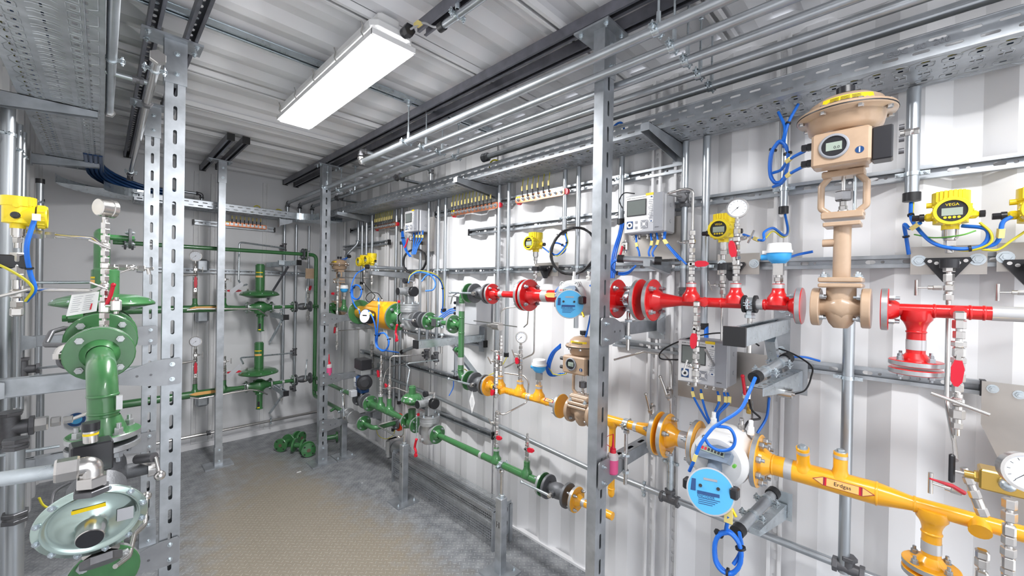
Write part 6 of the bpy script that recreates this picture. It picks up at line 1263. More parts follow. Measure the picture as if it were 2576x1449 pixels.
# grey junction box left of the riser
a = WX(1172, 768, 1.62); t = thing('junction_box', 'plain light grey box behind the green riser', 'junction box', a); c = WX(1200, 822, 1.62); yy0 = WX(1198, 790, 1.64).y; b = MB(); b.box((1.70, yy0+.10, 1.335), (.13, .21, .17), 'grey', bev=.004); part('case', b, t); b = MB(); b.box((1.68, yy0+.10, 1.424), (.19, .24, .006), 'alu'); part('shelf', b, t); b = MB(); 
for k in range(3): b.hex((1.65, yy0+.205, 1.38-.035*k), (1.65, yy0+.235, 1.38-.035*k), .011, 'blackp'); part('cable_gland', b, t, 'black cable glands') if k == 2 else None
pedestal_tube('thin steel tube from the grey box to the small gauge', [WX(1192, 807, 1.60), WX(1230, 812, 1.60), WX(1300, 822, 1.52)], .0032)
pedestal_tube('bent thin steel tube with a ring behind the far ball valve', [WX(1134, 765, 1.60), WX(1138, 745, 1.60), WX(1150, 738, 1.55)], .004)
# tubes around the far group
pedestal_tube('bent steel tube from the second dark tee to the small green regulator', [WX(1100, 905, 1.69), WX(1018, 915, 1.55), WX(1031, 928, 1.50), (PX, yG(1031)+.04, ZG+.26), (PX, yG(1031)+.045, ZG+.20)], .005, m='galv2')
pedestal_tube('thin tube loop behind the slender valve columns', [WX(960, 975, 1.55), WX(970, 935, 1.60), WX(980, 922, 1.62), WX(1020, 915, 1.64)], .0045)
pedestal_tube('long steel tube sloping from the solenoid valve to the far shut-off valve', [WX(957, 978, 1.475), WX(995, 975, 1.60), WX(1075, 1005, 1.795)], .005)
pedestal_tube('looped steel tube in front of the second stand', [WX(1000, 1055, 1.50), WX(948, 1070, 1.36), WX(1008, 1103, 1.30), WX(1014, 1095, 1.40), WX(1013, 1055, 1.45)], .0055)
pedestal_tube('level steel tube beside the far post', [WX(850, 698, 1.42), WX(930, 700, 1.6)], .005)
pedestal_tube('upper level steel tube beside the far post', [WX(835, 681, 1.5), WX(925, 684, 1.68)], .005)
pedestal_tube('lower level steel tube beside the far post', [WX(852, 832, 1.42), WX(940, 825, 1.6)], .0045)
pedestal_tube('thin upright steel tube by the far wall', [WX(902, 830, 1.795), WX(901, 940, 1.795)], .004)
# dark stack of fittings left of the columns
q = WX(934, 985, 1.765); t, p = column('dark stack of pipe fittings against the wall above the solenoid valve', 1.765, q.y, WX(934, 940, 1.765).z, [('h', .03, .022), ('c', .02, .018), ('h', .03, .022), ('c', .03, .018), ('h', .03, .023), ('h', .025, .02), ('c', .02, .015), ('h', .02, .018), ('c', .02, .012), ('s', .05, .020), ('c', .03, .008)])
# hanging inspection cards
b = MB(); q = WX(1188, 985, 1.42); b.prism([(0, .0), (.024, -.062), (0, -.125), (-.024, -.062)], (q.x, q.y, q.z+.005), Y_, Z_, (.001, 0, 0), 'paper'); 
for k in range(7): b.prism([(-.010, 0), (.009, 0), (.009, .001), (-.010, .001)], (q.x-.0006, q.y, q.z-.035-.008*k), Y_, Z_, (-.0002, 0, 0), 'greyd')
t = single('inspection_card', b, 'white diamond-shaped card hanging from the yellow line ball valve', 'tag'); 
for x, z, lab in ((LX(604, 4.0, 1.4), 1.47, 'pale card hanging beside the upper back regulator'), (LX(598, 4.0, .75), .77, 'pale card hanging beside the lower back regulator')):
    b = MB(); b.prism([(0, 0), (.085, .075), (.10, .045), (.01, -.04)], (x-.07, 4.02, z-.05), X_, Z_, (0, .001, 0), 'grey'); single('inspection_card', b, lab, 'tag')
# ================================================================ cables on the right
coil('large coil of black cable on the wall left of the near post', WX(1443, 632, 1.70), .118, 8, .0038, 'black', 1.0, (-.92, -.38, 0), ties=2)
coil('small coil of black cable below the far grey computer', WX(1044, 657, 1.70), .092, 7, .0048, 'black', 1.0, (-.78, -.62, 0), ties=1)
cable('blue cable pair from the black sleeve to the middle transmitter', [WX(1422, 588, 1.74), WX(1425, 615, 1.70), WX(1400, 641, 1.66), WX(1384, 628, 1.66), WX(1398, 611, 1.68), WX(1422, 622, 1.70), WX(1416, 636, 1.68), WX(1394, 642, 1.66), WX(1365, 622, 1.66)], .0042, 'blue', (.12, .6), (.93,))
cable('yellow-green wire twisted with the blue cable of the middle transmitter', [WX(1425, 588, 1.74), WX(1428, 615, 1.70), WX(1403, 644, 1.66), WX(1380, 630, 1.66)], .0022, 'yg')
for k, (u, uu) in enumerate(((1565, 1545), (1562, 1541), (1569, 1550))): cable('blue cable fanning down from the sleeve left of the upper computer, %s' % ('middle', 'left', 'right')[k], [WX(u, 562, 1.74), WX(u-6, 590, 1.72), WX(uu, 640, 1.68), WX(uu-6, 700, 1.66)], .0042, 'blue')
for k in range(2): cable('blue cable looping below the level conduit, %s' % ('upper loop', 'lower loop')[k], [WX(1563, 650+3*k, 1.55), WX(1545, 656+3*k, 1.55), WX(1538, 672+3*k, 1.57), WX(1555, 686+4*k, 1.6), WX(1580, 684+4*k, 1.62), WX(1600, 668, 1.64)], .004, 'blue', (.6,))
gl = [(1600, 592, 1607, 645), (1637, 588, 1632, 645), (1652, 586, 1642, 646), (1671, 584, 1700, 655), (1674, 584, 1715, 665)]
for k, (u0, v0, u1, v1) in enumerate(gl): cable('blue cable hanging from the upper grey computer, %s from its left' % ordn[k], [WX(u0, v0, 1.66), WX(u0+2, v0+25, 1.64), WX(u1, v1-12, 1.62), WX(u1+(2 if k < 3 else 12), v1, 1.62)], .0042, 'blue', (), (.35,))
gl = [(1742, 975), (1763, 980), (1805, 985), (1821, 988), (1830, 988)]
for k, (u0, v0) in enumerate(gl): cable('blue cable from the lower grey computer down to the large meter, %s from its left' % ordn[k], [WX(u0, v0, 1.62), WX(u0+4, v0+25, 1.60), WX(u0*.45+1790*.55, 1042, 1.56), WX(1786+k*5, 1070, 1.52)], .0042, 'blue', (), (.3,))
cable('thick bright blue cable curving from the slanting conduit over the large meter to its dial', [WX(1900, 950, 1.40), WX(1885, 985, 1.36), WX(1862, 1030, 1.34), WX(1810, 1065, 1.32), WX(1790, 1080, 1.31), WX(1762, 1118, 1.30), WX(1745, 1160, 1.30), WX(1734, 1185, 1.31)], .0052, 'blue', (), (.85,))
cable('loop of blue cable lying over the top of the large meter', [WX(1800, 1072, 1.32), WX(1835, 1078, 1.33), WX(1849, 1105, 1.34), WX(1840, 1128, 1.34), WX(1810, 1133, 1.34), WX(1785, 1120, 1.33), WX(1773, 1102, 1.32)], .0048, 'blue')
cable('blue cable passing behind the lower plate to the right', [WX(1935, 1000, 1.70), WX(1928, 1050, 1.70), WX(1905, 1090, 1.66)], .0045, 'blue')
cable('blue cable resting on the rail right of the lower plate', [WX(1975, 900, 1.70), WX(2020, 898, 1.72), WX(2062, 908, 1.76)], .004, 'blue')
cable('blue cables entering the black sleeve above the lower grey computer', [WX(1777, 822, XC), WX(1777, 858, 1.70)], .009, 'blue')
cable('black cable arching over the lower grey computer', [WX(1712, 905, 1.66), WX(1662, 902, 1.62), WX(1668, 880, 1.60), WX(1720, 855, 1.60), WX(1800, 838, 1.66), WX(1870, 845, 1.70), WX(1910, 870, 1.72)], .003, 'black')
cable('short black cable from the lower plate to a white fitting on the large meter', [WX(1884, 1000, 1.60), WX(1890, 1030, 1.56), WX(1912, 1052, 1.55), WX(1885, 1058, 1.52), WX(1870, 1080, 1.48)], .0035, 'black')
cable('thin black cable looping left of the upper grey computer', [WX(1596, 487, 1.66), WX(1570, 486, 1.68), WX(1558, 505, 1.70), WX(1566, 524, 1.70)], .0028, 'black')
coil('hanging coil of blue cable under the dial of the large meter', WX(1831, 1388, 1.30), .062, 4, .0055, 'blue', 1.75, (-1, -.1, 0), lead=[WX(1833, 1298, 1.28), WX(1826, 1335, 1.29)], ties=3)
cable('blue cable from the black sleeve down to the hanging coil', [WX(1860, 1340, 1.40), WX(1866, 1375, 1.34), WX(1858, 1400, 1.31), WX(1845, 1420, 1.30)], .0055, 'blue')
b = MB(); q = WX(1833, 1296, 1.28); b.prism([(-.011, -.022), (.011, -.022), (.011, .018), (.004, .022), (-.011, .018)], q, -Y_, Z_, (-.004, 0, 0), 'tag'); single('label_tag', b, 'yellow tag on the blue cable just under the large meter dial', 'label tag')
coil('bundle of blue cable hanging left of the large beige positioner', WX(1960, 410, 1.56), .066, 4, .0048, 'blue', 2.6, (-1, 0, 0), lead=[WX(1958, 282, 1.62), WX(1974, 318, 1.60), WX(1970, 350, 1.58)], ties=2)
cable('second blue cable from the tray joining the hanging bundle', [WX(2008, 262, 1.62), WX(1985, 305, 1.60), WX(1975, 340, 1.59), WX(1972, 370, 1.57)], .0048, 'blue', (.4,))
for k, (a, c) in enumerate(((388, 405), (425, 440))): cable('short tagged blue cable into the %s gland of the large positioner' % ('upper', 'lower')[k], [WX(2024, a-8, 1.41), WX(1985, a+14, 1.46), WX(1965, c+22, 1.52), WX(1945, c+30, 1.55)], .0048, 'blue', (), (.35,))
cable('blue and yellow wires arching over the temperature transmitter lid', [WX(1975, 540, XC), WX(1982, 580, 1.66), WX(1972, 592, 1.60), WX(1945, 574, 1.55), WX(1922, 585, 1.50), WX(1918, 605, 1.48), WX(1870, 590, 1.55)], .0042, 'blue', (), (.92,))
cable('yellow wire beside the blue arch over the temperature transmitter', [WX(1977, 540, XC), WX(1985, 582, 1.66), WX(1970, 597, 1.60), WX(1945, 582, 1.55), WX(1925, 600, 1.50)], .0022, 'yg')
cable('blue and yellow wire ends sticking out right of the temperature transmitter', [WX(1966, 650, 1.48), WX(1982, 648, 1.56), WX(2010, 640, 1.62), WX(2045, 633, 1.62)], .0045, 'blue')
cable('thick blue cable dropping from the black sleeve to the near yellow transmitter', [WX(2292, 510, 1.745), WX(2292, 545, 1.72), WX(2305, 570, 1.70), WX(2345, 610, 1.66), WX(2400, 625, 1.64), WX(2460, 622, 1.64), WX(2485, 600, 1.64), WX(2478, 575, 1.64), WX(2420, 568, 1.66)], .005, 'blue', (.12, .6))
cable('blue cable looping from the near transmitter gland down the wall', [WX(2316, 560, 1.66), WX(2290, 575, 1.68), WX(2275, 565, 1.70), WX(2280, 600, 1.72), WX(2286, 640, 1.73)], .005, 'blue', (.75,), (.15,))
cable('blue cable swinging right from the loop to the gland at the right edge', [WX(2462, 623, 1.64), WX(2500, 615, 1.64), WX(2515, 595, 1.63), WX(2522, 560, 1.62), WX(2545, 545, 1.62)], .005, 'blue', (), (.6,))
cable('yellow-green wire following the thick blue loop of the near transmitter', [WX(2297, 510, 1.745), WX(2298, 550, 1.72), WX(2330, 595, 1.70), WX(2380, 622, 1.66), WX(2440, 630, 1.64), WX(2490, 612, 1.63), WX(2492, 585, 1.63), WX(2465, 560, 1.64)], .003, 'yg')
cable('thin yellow wire leaving the picture at the right edge', [WX(2470, 628, 1.64), WX(2510, 628, 1.64), WX(2545, 605, 1.64), WX(2590, 575, 1.64)], .003, 'yg')
cable('thin green wire in front of the near steel plate', [WX(2300, 590, 1.70), WX(2350, 598, 1.66), WX(2415, 592, 1.62), WX(2455, 580, 1.62)], .002, 'grn2')
cable('blue cable arching over the upper blue-faced meter', [WX(1396, 735, 1.38), WX(1410, 722, 1.40), WX(1440, 724, 1.42), WX(1475, 722, 1.44), WX(1500, 712, 1.46)], .0042, 'blue')
cable('blue cable dropping behind the upper meter to the middle beige valve', [WX(1486, 790, 1.45), WX(1478, 830, 1.45), WX(1470, 860, 1.46)], .004, 'blue')
for k in range(3): cable('blue cable bundled left of the middle beige valve, %s' % ('outer', 'middle', 'inner')[k], [WX(1410, 866+4*k, 1.48), WX(1386+4*k, 890, 1.50), WX(1375+4*k, 925, 1.52), WX(1385+3*k, 945, 1.52), WX(1420-5*k, 940, 1.50)], .004, 'blue')
cable('green and yellow wire below the middle positioner', [WX(1380, 925, 1.52), WX(1395, 942, 1.5), WX(1424, 940, 1.48), WX(1416, 925, 1.48)], .0022, 'yg')
cable('slack yellow-green wire from the riser to the valve columns', [WX(1168, 928, 1.50), WX(1195, 944, 1.56), WX(1235, 942, 1.6), WX(1262, 920, 1.66), WX(1275, 898, 1.74)], .0026, 'yg')
# far blue cables
cable('long blue cable arching from the horizontal conduit end over the yellow meter', [WX(918, 676, 1.50), WX(896, 690, 1.42), WX(884, 720, 1.38), WX(884, 745, 1.36), WX(893, 770, 1.35), WX(903, 780, 1.33), WX(905, 790, 1.32)], .005, 'blue', (.45,), (.85,))
coil('blue cable coil hanging left of the yellow turbine meter', WX(898, 735, 1.38), .055, 3, .005, 'blue', .9, (-1, -.2, 0), ties=2)
cable('blue cable in front of the yellow meter running down to the lower coil', [WX(927, 782, 1.30), WX(938, 800, 1.30), WX(945, 830, 1.32), WX(945, 862, 1.34), WX(955, 878, 1.36), WX(1003, 887, 1.55)], .005, 'blue', (.5,), (.1,))
cable('straight blue cable down the front of the yellow meter', [WX(952, 750, 1.36), WX(953, 770, 1.33), WX(951, 810, 1.32), WX(948, 850, 1.33)], .0045, 'blue', (), (.3,))
coil('round loop of blue cable below the yellow turbine meter', WX(963, 860, 1.36), .062, 2, .005, 'blue', .8, (-1, -.1, 0), ties=2)
cable('black cable looping above the yellow turbine meter', [WX(912, 684, 1.5), WX(915, 710, 1.5), WX(935, 735, 1.46), WX(943, 745, 1.42), WX(930, 760, 1.42), WX(920, 750, 1.42), WX(930, 737, 1.44), WX(950, 738, 1.44), WX(961, 752, 1.42)], .003, 'black')
for k in range(3): cable('blue cable from the far sleeve past the far computer, %s' % ('left', 'middle', 'right')[k], [WX(1010+2*k, 582, 1.74), WX(1012+3*k, 605, 1.70), WX(1020+2*k, 630, 1.66), WX(1030+2*k, 645, 1.62)], .0045, 'blue', (.3,))
for k in range(4): cable('blue cable hanging under the far computer, %s from its left' % ordn[k], [WX(1040+8*k, 580, 1.70), WX(1041+7*k, 600, 1.68), WX(1040+4*k, 618, 1.64), WX(1036+3*k, 640, 1.62)], .0045, 'blue', (), (.3,) if k else ())
cable('blue and yellow cable arching from the far actuator over to the far sleeve', [WX(1027, 712, 1.42), WX(1032, 696, 1.44), WX(1050, 685, 1.48), WX(1080, 690, 1.52), WX(1095, 710, 1.54), WX(1090, 728, 1.52), WX(1070, 732, 1.48)], .005, 'blue')
cable('second blue and yellow cable arching down to the black sleeve by the grey box', [WX(1060, 708, 1.46), WX(1075, 692, 1.50), WX(1098, 696, 1.58), WX(1113, 720, 1.66), WX(1114, 770, 1.70), WX(1110, 785, 1.70), WX(1118, 788, 1.70)], .005, 'blue', (.55, .75))
cable('yellow wire along the arching cables of the far actuator', [WX(1027, 708, 1.42), WX(1033, 692, 1.44), WX(1055, 681, 1.48), WX(1098, 692, 1.58), WX(1117, 722, 1.66), WX(1117, 770, 1.70)], .0025, 'yg')
for k in range(3): cable('blue cable slanting from behind the green stub to the grey box, %s' % ('top', 'middle', 'bottom')[k], [WX(1098, 803+5*k, 1.56), WX(1115, 790+5*k, 1.60), WX(1131, 779+5*k, 1.64), WX(1148, 776+5*k, 1.655)], .0045, 'blue')
cable('short blue cable below the black sleeve left of the riser foot', [WX(1141, 957, 1.725), WX(1140, 975, 1.70), WX(1130, 995, 1.6)], .0035, 'blue')
cable('thin yellow wire hanging in a curve near the floor behind the second stand', [WX(945, 1072, 1.66), WX(952, 1095, 1.68), WX(970, 1104, 1.70), WX(988, 1096, 1.72), WX(993, 1082, 1.74)], .0025, 'yg')
for k in range(2): cable('blue cable into the far beige valve, %s' % ('upper', 'lower')[k], [WX(877, 646, 1.62), WX(868, 650+3*k, 1.60), WX(852, 655+4*k, 1.56)], .004, 'blue')
# bottom right gauge cluster
q = WX(2580, 1180, 1.22); N = V((-.96, -.25, .12)).normalized(); t = thing('gauge_manifold', 'brass block with a large pressure gauge and a black toggle at the bottom right', 'gauge manifold', WX(2540, 1240, 1.30)); gauge(t, WX(2588, 1190, 1.20), N, .033, .03)
g0 = WX(2545, 1215, 1.30); b = MB(); b.box(g0+V((0, -.01, 0)), (.045, .11, .042), 'brass', bev=.003); part('brass_block', b, t, 'brass block'); b = MB(); nuts(b, WX(2498, 1207, 1.30), YP, [('c', .012, .011), ('h', .014, .012), ('c', .014, .008)], 'brass'); part('brass_fitting', b, t); b = MB(); o = WX(2498, 1207, 1.30); b.cyl(o+Y_*.03, o+Y_*.055, .0035, 'steel', 8); b.box(o+V((0, .058, .005)), (.012, .010, .062), 'blackp', bev=.003); part('toggle', b, t, 'black toggle'); b = MB(); o = WX(2535, 1220, 1.27); b.sph(o, .013, 'galv2', 12); part('knob', b, t)
x = 1.31; o = WX(2540, 1255, x); column('chunky chrome fittings below the brass block at the bottom right', x, o.y, o.z, [('h', .020, .011), ck, ('h', .020, .0115), ck, ('s', .024, .011), ('h', .018, .0105), ck, ('h', .018, .0115), ('s', .026, .0105), ('lev', .04, .0105, (-.1, -1, -.15), N1, .07), ('h', .02, .011), ck, ('h', .03, .011)], dn=-1)
o = WX(2475, 1300, 1.38); column('chrome valve column on the yellow side tap at the bottom right', 1.40, yY(2462)+.0, ZY-.035, [('s', .02, .013), ('h', .02, .0115), ck, ('s', .045, .0115), ('h', .02, .0105), ck, ('h', .02, .0115), ('h', .03, .010)], dn=-1)
a = WX(2474, 1298, 1.40); c = WX(2440, 1215, 1.40); D = (c-a).normalized(); t = thing('small_ball_valve', 'tilted chrome valve with a red lever above the yellow pipe at the bottom right', 'small ball valve', a); b = MB(); nuts(b, a, D, [('h', .018, .011), ('c', .02, .010), ('h', .018, .0105), ('c', .012, .008), ('h', .016, .0095), ('c', .02, .007)]); part('valve_body', b, t); b = MB(); b.tube([WX(2425, 1240, 1.36), WX(2395, 1222, 1.34), WX(2340, 1204, 1.30)], [.005, .0045, .002], 'redp', 8); part('lever', b, t, 'red lever')
o = WX(2420, 1240, 1.42); t = thing('needle_valve', 'small needle valve with an upright chrome crossbar left of the black toggle', 'needle valve', o); tbar(t, o, (0, 1, .1), (0, 0, 1), .045, .05, .0045)
# ================================================================ left side
YL = 1.75
c1 = WY(252, 890, YL); ZL = c1.z; xL = c1.x
t = thing('pipe_spool', 'large green elbow with two big flanges in the left foreground', 'pipe', (xL, 1.5, 1.0)); eb = WY(262, 1085, 1.48); b = MB()
P = fil([(xL, YL, ZL), (xL+.004, 1.49, ZL-.01), (eb.x, 1.48, eb.z)], .13, 12); b.tube(P, .030, 'green', 32); b.lathe((xL, YL-.0, ZL), -Y_, [(0, .047), (.02, .042), (.045, .0303)], 'green', 28, caps=False, hard=False); b.lathe((eb.x, 1.48, eb.z-.01), Z_, [(0, .046), (.02, .042), (.05, .0303)], 'green', 28, caps=False, hard=False)
for z in (eb.z+.095, eb.z+.05): weld(b, (eb.x+(xL+.004-eb.x)*(z-eb.z)/(ZL-eb.z), 1.481, z), Z_, .030, 'green')
part('pipe', b, t); flange(t, (xL, YL, ZL), Y_, .080, .018, 'green', 4, (.014, .0), bm='rim', br=.0105); flange(t, (eb.x, 1.48, eb.z-.008), Z_, .071, .016, 'green', 4, (0, .024), bm='rim', br=.0095, ph=.5)
b = MB(); b.box((eb.x+.027, 1.458, eb.z+.075), (.012, .012, .035), 'silver'); part('sticker', b, t, 'silver sticker')
flange(t, (xL, YL+.035, ZL), Y_, .080, .018, 'green', 0); flange(t, (xL+.003, 2.15, ZL), Y_, .10, .022, 'green', 4, (.018, .0), bm='rim', br=.0125)
t = thing('pipe_spool', 'green pipe and flanges hidden behind the large elbow', 'pipe', (xL, 2.0, ZL)); b = MB(); b.cyl((xL, YL+.045, ZL), (xL+.004, 2.38, ZL), .045, 'green', 24); part('pipe', b, t)
regulator('large green pressure regulator with wide diaphragm behind the left flanges', (xL+.012, 2.50, ZL), Y_, .165, .13, .045, body=.07, half=.12, zd=.09, flR=.10, low=False, lab=True)
b = MB(); q = WY(262, 590, 2.5); b.cyl((xL+.0, 2.50, ZL+.265), (xL+.0, 2.50, q.z), .026, 'green', 18); b.sph((xL, 2.5, q.z), .026, 'green', 14); b.cyl((xL+.01, 2.5, q.z-.01), (.1, 2.5, q.z-.01), .012, 'green', 12); tt = single('pipe_spool', b, 'dark green capped pipe rising above the left regulator', 'pipe')
flange(bpy.data.objects[tt.name], (.085, 2.5, q.z-.01), X_, .045, .010, 'cast', 4, (.01, .01), rim='cast')
# manual hanging on the left regulator
a = WY(180, 742, 2.05); b = MB(); pts = [(180, 742), (250, 733), (243, 783), (166, 796)]; V4 = [WY(u, v, 2.05) for u, v in pts]; b.add(V4+[p+Y_*.001 for p in V4], [[0, 1, 2, 3], [7, 6, 5, 4]], 'paper'); t = single('instruction_sheet', b, 'printed white instruction sheet leaning on the left regulator', 'sheet')
b = MB(); U = (V4[1]-V4[0]); Wd = (V4[3]-V4[0])
for k in range(8):
    for j in range(2): 
        o = V4[0]+U*(.10+.42*j)+Wd*(.12+.10*k)-Y_*.001; b.add([o, o+U*(.34-.04*(k % 3)), o+U*(.34-.04*(k % 3))+Wd*.018, o+Wd*.018], [[0, 1, 2, 3]], 'greyd')
part('print', b, t, 'small printed lines'); b = MB(); o = V4[0]+U*.80+Wd*.55-Y_*.0012; b.add([o, o+U*.06, o+U*.06+Wd*.3, o+Wd*.3], [[0, 1, 2, 3]], 'redp'); part('print', b, t, 'red print')
# left gauge column
yg = 1.92; q = WY(262, 822, yg); z1 = WY(268, 548, yg).z
t, p = column('tall chrome valve column with a round gauge seen from behind, above the large green flange', q.x, yg, q.z, [('c', .006, .012), ('h', .016, .014), ck, ('h', .018, .014), ('s', .04, .016), ('h', .014, .013), ck, ('h', .016, .012), ('tb', .032, .013, (-.35, -1, 0), (.85, 0, -.45)), ('h', .016, .012), ck, ('h', .018, .012), ('s', .022, .013), ('h', .016, .012), ck, ('h', .018, .012), ('tb', .034, .014, (-.3, -1, 0), (.85, 0, -.42), .026, .055, .0042), ('h', .016, .0125), ck, ('h', .016, .0125), ('h', .02, .012), ('c', .010, .008), ('h', .010, .009)])
b = MB(); g = p+Z_*.03; N = V((.85, .52, 0)); b.lathe(g-N*.022, N, [(0, .026), (.002, .0285), (.030, .029), (.032, .031), (.044, .031), (.046, .028)], 'steel', 30); part('gauge_case', b, t, 'round steel gauge case')
q = WY(292, 768, yg); minivalve('small ball valve with a cranked red lever on the left gauge column', (q.x, yg-.01, q.z), (.35, -.2, 1), .075)
b = MB(); q = WY(272, 671, yg-.0); e = WY(372, 676, yg); nuts(b, q, (e-q), [('h', .016, .010), ('c', .008, .007), ('h', .022, .011), ('s', .02, .012), ('c', .006, .006), ('h', .02, .011), ('c', .012, .004), ('h', .01, .007)]); b.tube([e, e+V((.004, 0, -.02))], .006, 'steel', 8); t = thing('side_outlet', 'chrome side outlet with a safety chain reaching from the left gauge column to the post', 'sampling outlet', q); part('fittings', b, t); tbar(t, q*.5+e*.5-Y_*.01, (0, -1, -.3), (.9, 0, .45), .02, .045, .003)
# left transmitter, looking to +x
h = WY(45, 575, 2.1); v_ = vega('yellow transmitter at the left edge, display chamber facing right', h); v_.rotation_euler = (0, 0, PI)
t, p = column('column of nuts and a needle valve below the left-edge transmitter', h.x, h.y, h.z-.08, [('h', .03, .018), ('c', .01, .012), ('h', .03, .017), ('h', .02, .016), ('c', .02, .012), ('tb', .05, .018, (-.2, -1, 0), (.9, 0, .35), .03, .08, .005), ('h', .02, .016), ('s', .03, .018)], dn=-1)
b = MB(); q = WY(55, 587, h.y); b.hex(q+X_*.01, q+X_*.045, .016, 'steel'); b.hex(q+X_*.05, q+X_*.075, .012, 'steel'); b.tube(fil([q+X_*.07, WY(235, 600, 2.0), WY(258, 618, 1.95)], .04, 6), .0065, 'steel', 10); part('upper_tube', b, t); b = MB(); q = WY(55, 728, h.y); b.hex(q+X_*.0, q+X_*.04, .014, 'steel'); b.tube(fil([q, WY(235, 731, 2.0), WY(258, 722, 1.93)], .04, 6), .0065, 'steel', 10); part('lower_tube', b, t)
b = MB(); b.box(h+V((-.02, 0, -.11)), (.09, .03, .045), 'blackp', bev=.004); part('clamp_bracket', b, t, 'black clamp bracket')
cable('blue cable falling from the left-edge transmitter gland', [h+V((.04, -.06, .03)), h+V((.025, -.07, -.06)), h+V((.03, -.05, -.14)), h+V((.04, -.04, -.20)), h+V((.02, -.02, -.24))], .0065, 'blue', (.5,))
cable('yellow-green wire curving beside the left-edge transmitter', [h+V((-.10, -.06, -.09)), h+V((-.02, -.07, -.13)), h+V((.035, -.05, -.19)), h+V((.02, -.03, -.24))], .004, 'yg')
b = MB(); b.box(h+V((.045, -.075, .035)), (.018, .012, .022), 'white'); single('label_tag', b, 'white tag on the gland of the left-edge transmitter', 'label tag')
pedestal_tube('thin zinc tube behind the left lower tube', [WY(70, 711, 2.6), WY(250, 710, 2.6)], .006, 'galv2')
b = MB(); q = WX(77, 600, -.29); b.box((-.305, 3.3, 1.62), (.003, .35, .52), 'plate'); single('mounting_plate', b, 'wavy reflective steel plate on the left wall behind the transmitter', 'mounting plate')
# stainless tee work at lower left
for (u, v, y, lab) in ((22, 1078, 2.2, 'dark tee fitting on the thick pipe at the left edge'), ):
    q = WY(u, v, y); t = thing('tee_fitting', lab, 'pipe fitting', q); teefit(t, q, Z_, X_, .021, 'steeld', .05); b = MB(); b.hex(q+X_*.05, q+X_*.09, .026, 'steel'); b.hex(q+X_*.095, q+X_*.12, .018, 'steel'); b.hex(q+X_*.125, q+X_*.15, .014, 'steel'); b.tube(fil([q+X_*.14, WY(180, 1055, y), WY(240, 1032, y)], .05), .0065, 'steel', 10); part('outlet_tube', b, t)
q = WY(38, 1300, 1.9); conduit('vertical pipe with a dark threaded socket in the lower left corner', [(q.x, 1.9, 1.0), (q.x, 1.9, .1)], .019, fit=(((q.x, 1.9, q.z), Z_), ((q.x, 1.9, q.z+.22), Z_)))
q = WX(55, 930, -.27); t = thing('tee_fitting', 'dark fitting between the left vertical pipes', 'pipe fitting', q); teefit(t, q, Z_, X_, .0165, 'steeld', .05)
pedestal_tube('thin tube from the dark fitting to the large flange', [q+X_*.05, WY(185, 917, 2.3)], .006, 'galv2')
q = WY(28, 632, 2.0)
# hoses left of flange
pedestal_tube('bent dark steel tube left of the green flanges', [WY(200, 822, 2.3), WY(195, 828, 2.25), WY(160, 826, 2.2), WY(130, 835, 2.15), WY(113, 868, 2.1), WY(170, 868, 2.0)], .0085, 'steeld', rad=.02)
t = thing('elbow_fitting', 'chrome elbow fitting with a short bent tube left of the large flange', 'pipe fitting', WY(150, 885, 1.9)); b = MB(); o = WY(148, 882, 1.9); b.tube(fil([WY(172, 872, 1.9), o, WY(148, 900, 1.9)], .02), .012, 'steel', 12); b.hex(WY(148, 888, 1.9), WY(148, 903, 1.9), .015, 'steel'); b.tube(fil([WY(148, 900, 1.9), WY(150, 918, 1.9), WY(175, 926, 1.9)], .02), .0075, 'steeld', 10); part('elbow', b, t)
b = MB(); o = WY(190, 800, 2.3); b.cyl(o-X_*.02, o+X_*.02, .018, 'green', 14); b.hex(o-X_*.035, o-X_*.015, .014, 'green'); b.tube([o+X_*.02, o+V((.022, 0, -.05))], .012, 'green', 12); single('hydraulic_fitting', b, 'small dark green union fitting left of the regulator', 'pipe fitting')
# ball valve under elbow with flanges
yv = 1.48; zt = eb.z-.030; c = V((eb.x, yv, zt-.090)); t = thing('ball_valve', 'large grey ball valve under the green elbow in the left foreground', 'ball valve', c); b = MB(); b.lathe(c-Z_*.09, Z_, [(0, .036), (.03, .033), (.05, .042), (.09, .047), (.13, .042), (.15, .033), (.18, .036)], 'cast', 28, hard=False); b.cyl(c, c+X_*.10, .018, 'cast', 16); b.cyl(c+X_*.085, c+X_*.10, .026, 'steel', 18); part('valve_body', b, t)
flange(t, c+Z_*.085, Z_, .071, .016, 'cast', 4, (.024, 0), rim='rim', br=.0095, ph=.5); flange(t, c-Z_*.085, Z_, .071, .016, 'cast', 4, (0, .024), rim='cast', br=.0095, ph=.5); flange(t, c-Z_*.105, Z_, .071, .014, 'green', 0)
b = MB(); e1 = WY(345, 1155, yv-.02); e2 = WY(388, 1150, yv-.06); e3 = WY(402, 1196, yv-.08); b.tube([c+X_*.10, e1], .009, 'steel', 10); b.tube([e1, e2], .0125, 'steeld', 12); b.tube([e2, WY(392, 1152, yv-.06), e3], .0042, 'steel', 8); b.sph(e3, .0125, 'steel', 14); part('handle', b, t, 'cranked steel handle with ball end')
b = MB(); e = WY(368, 1248, 1.62); f = WY(350, 1360, 1.45); b.tube(fil([e, WY(365, 1320, 1.55), WY(338, 1345, 1.5), WY(325, 1400, 1.42), WY(290, 1425, 1.38)], .03, 4), .006, 'steel', 8); b.sph(e, .013, 'steel', 14); single('valve_lever', b, 'cranked steel lever with a ball end beside the round diaphragm', 'valve lever')
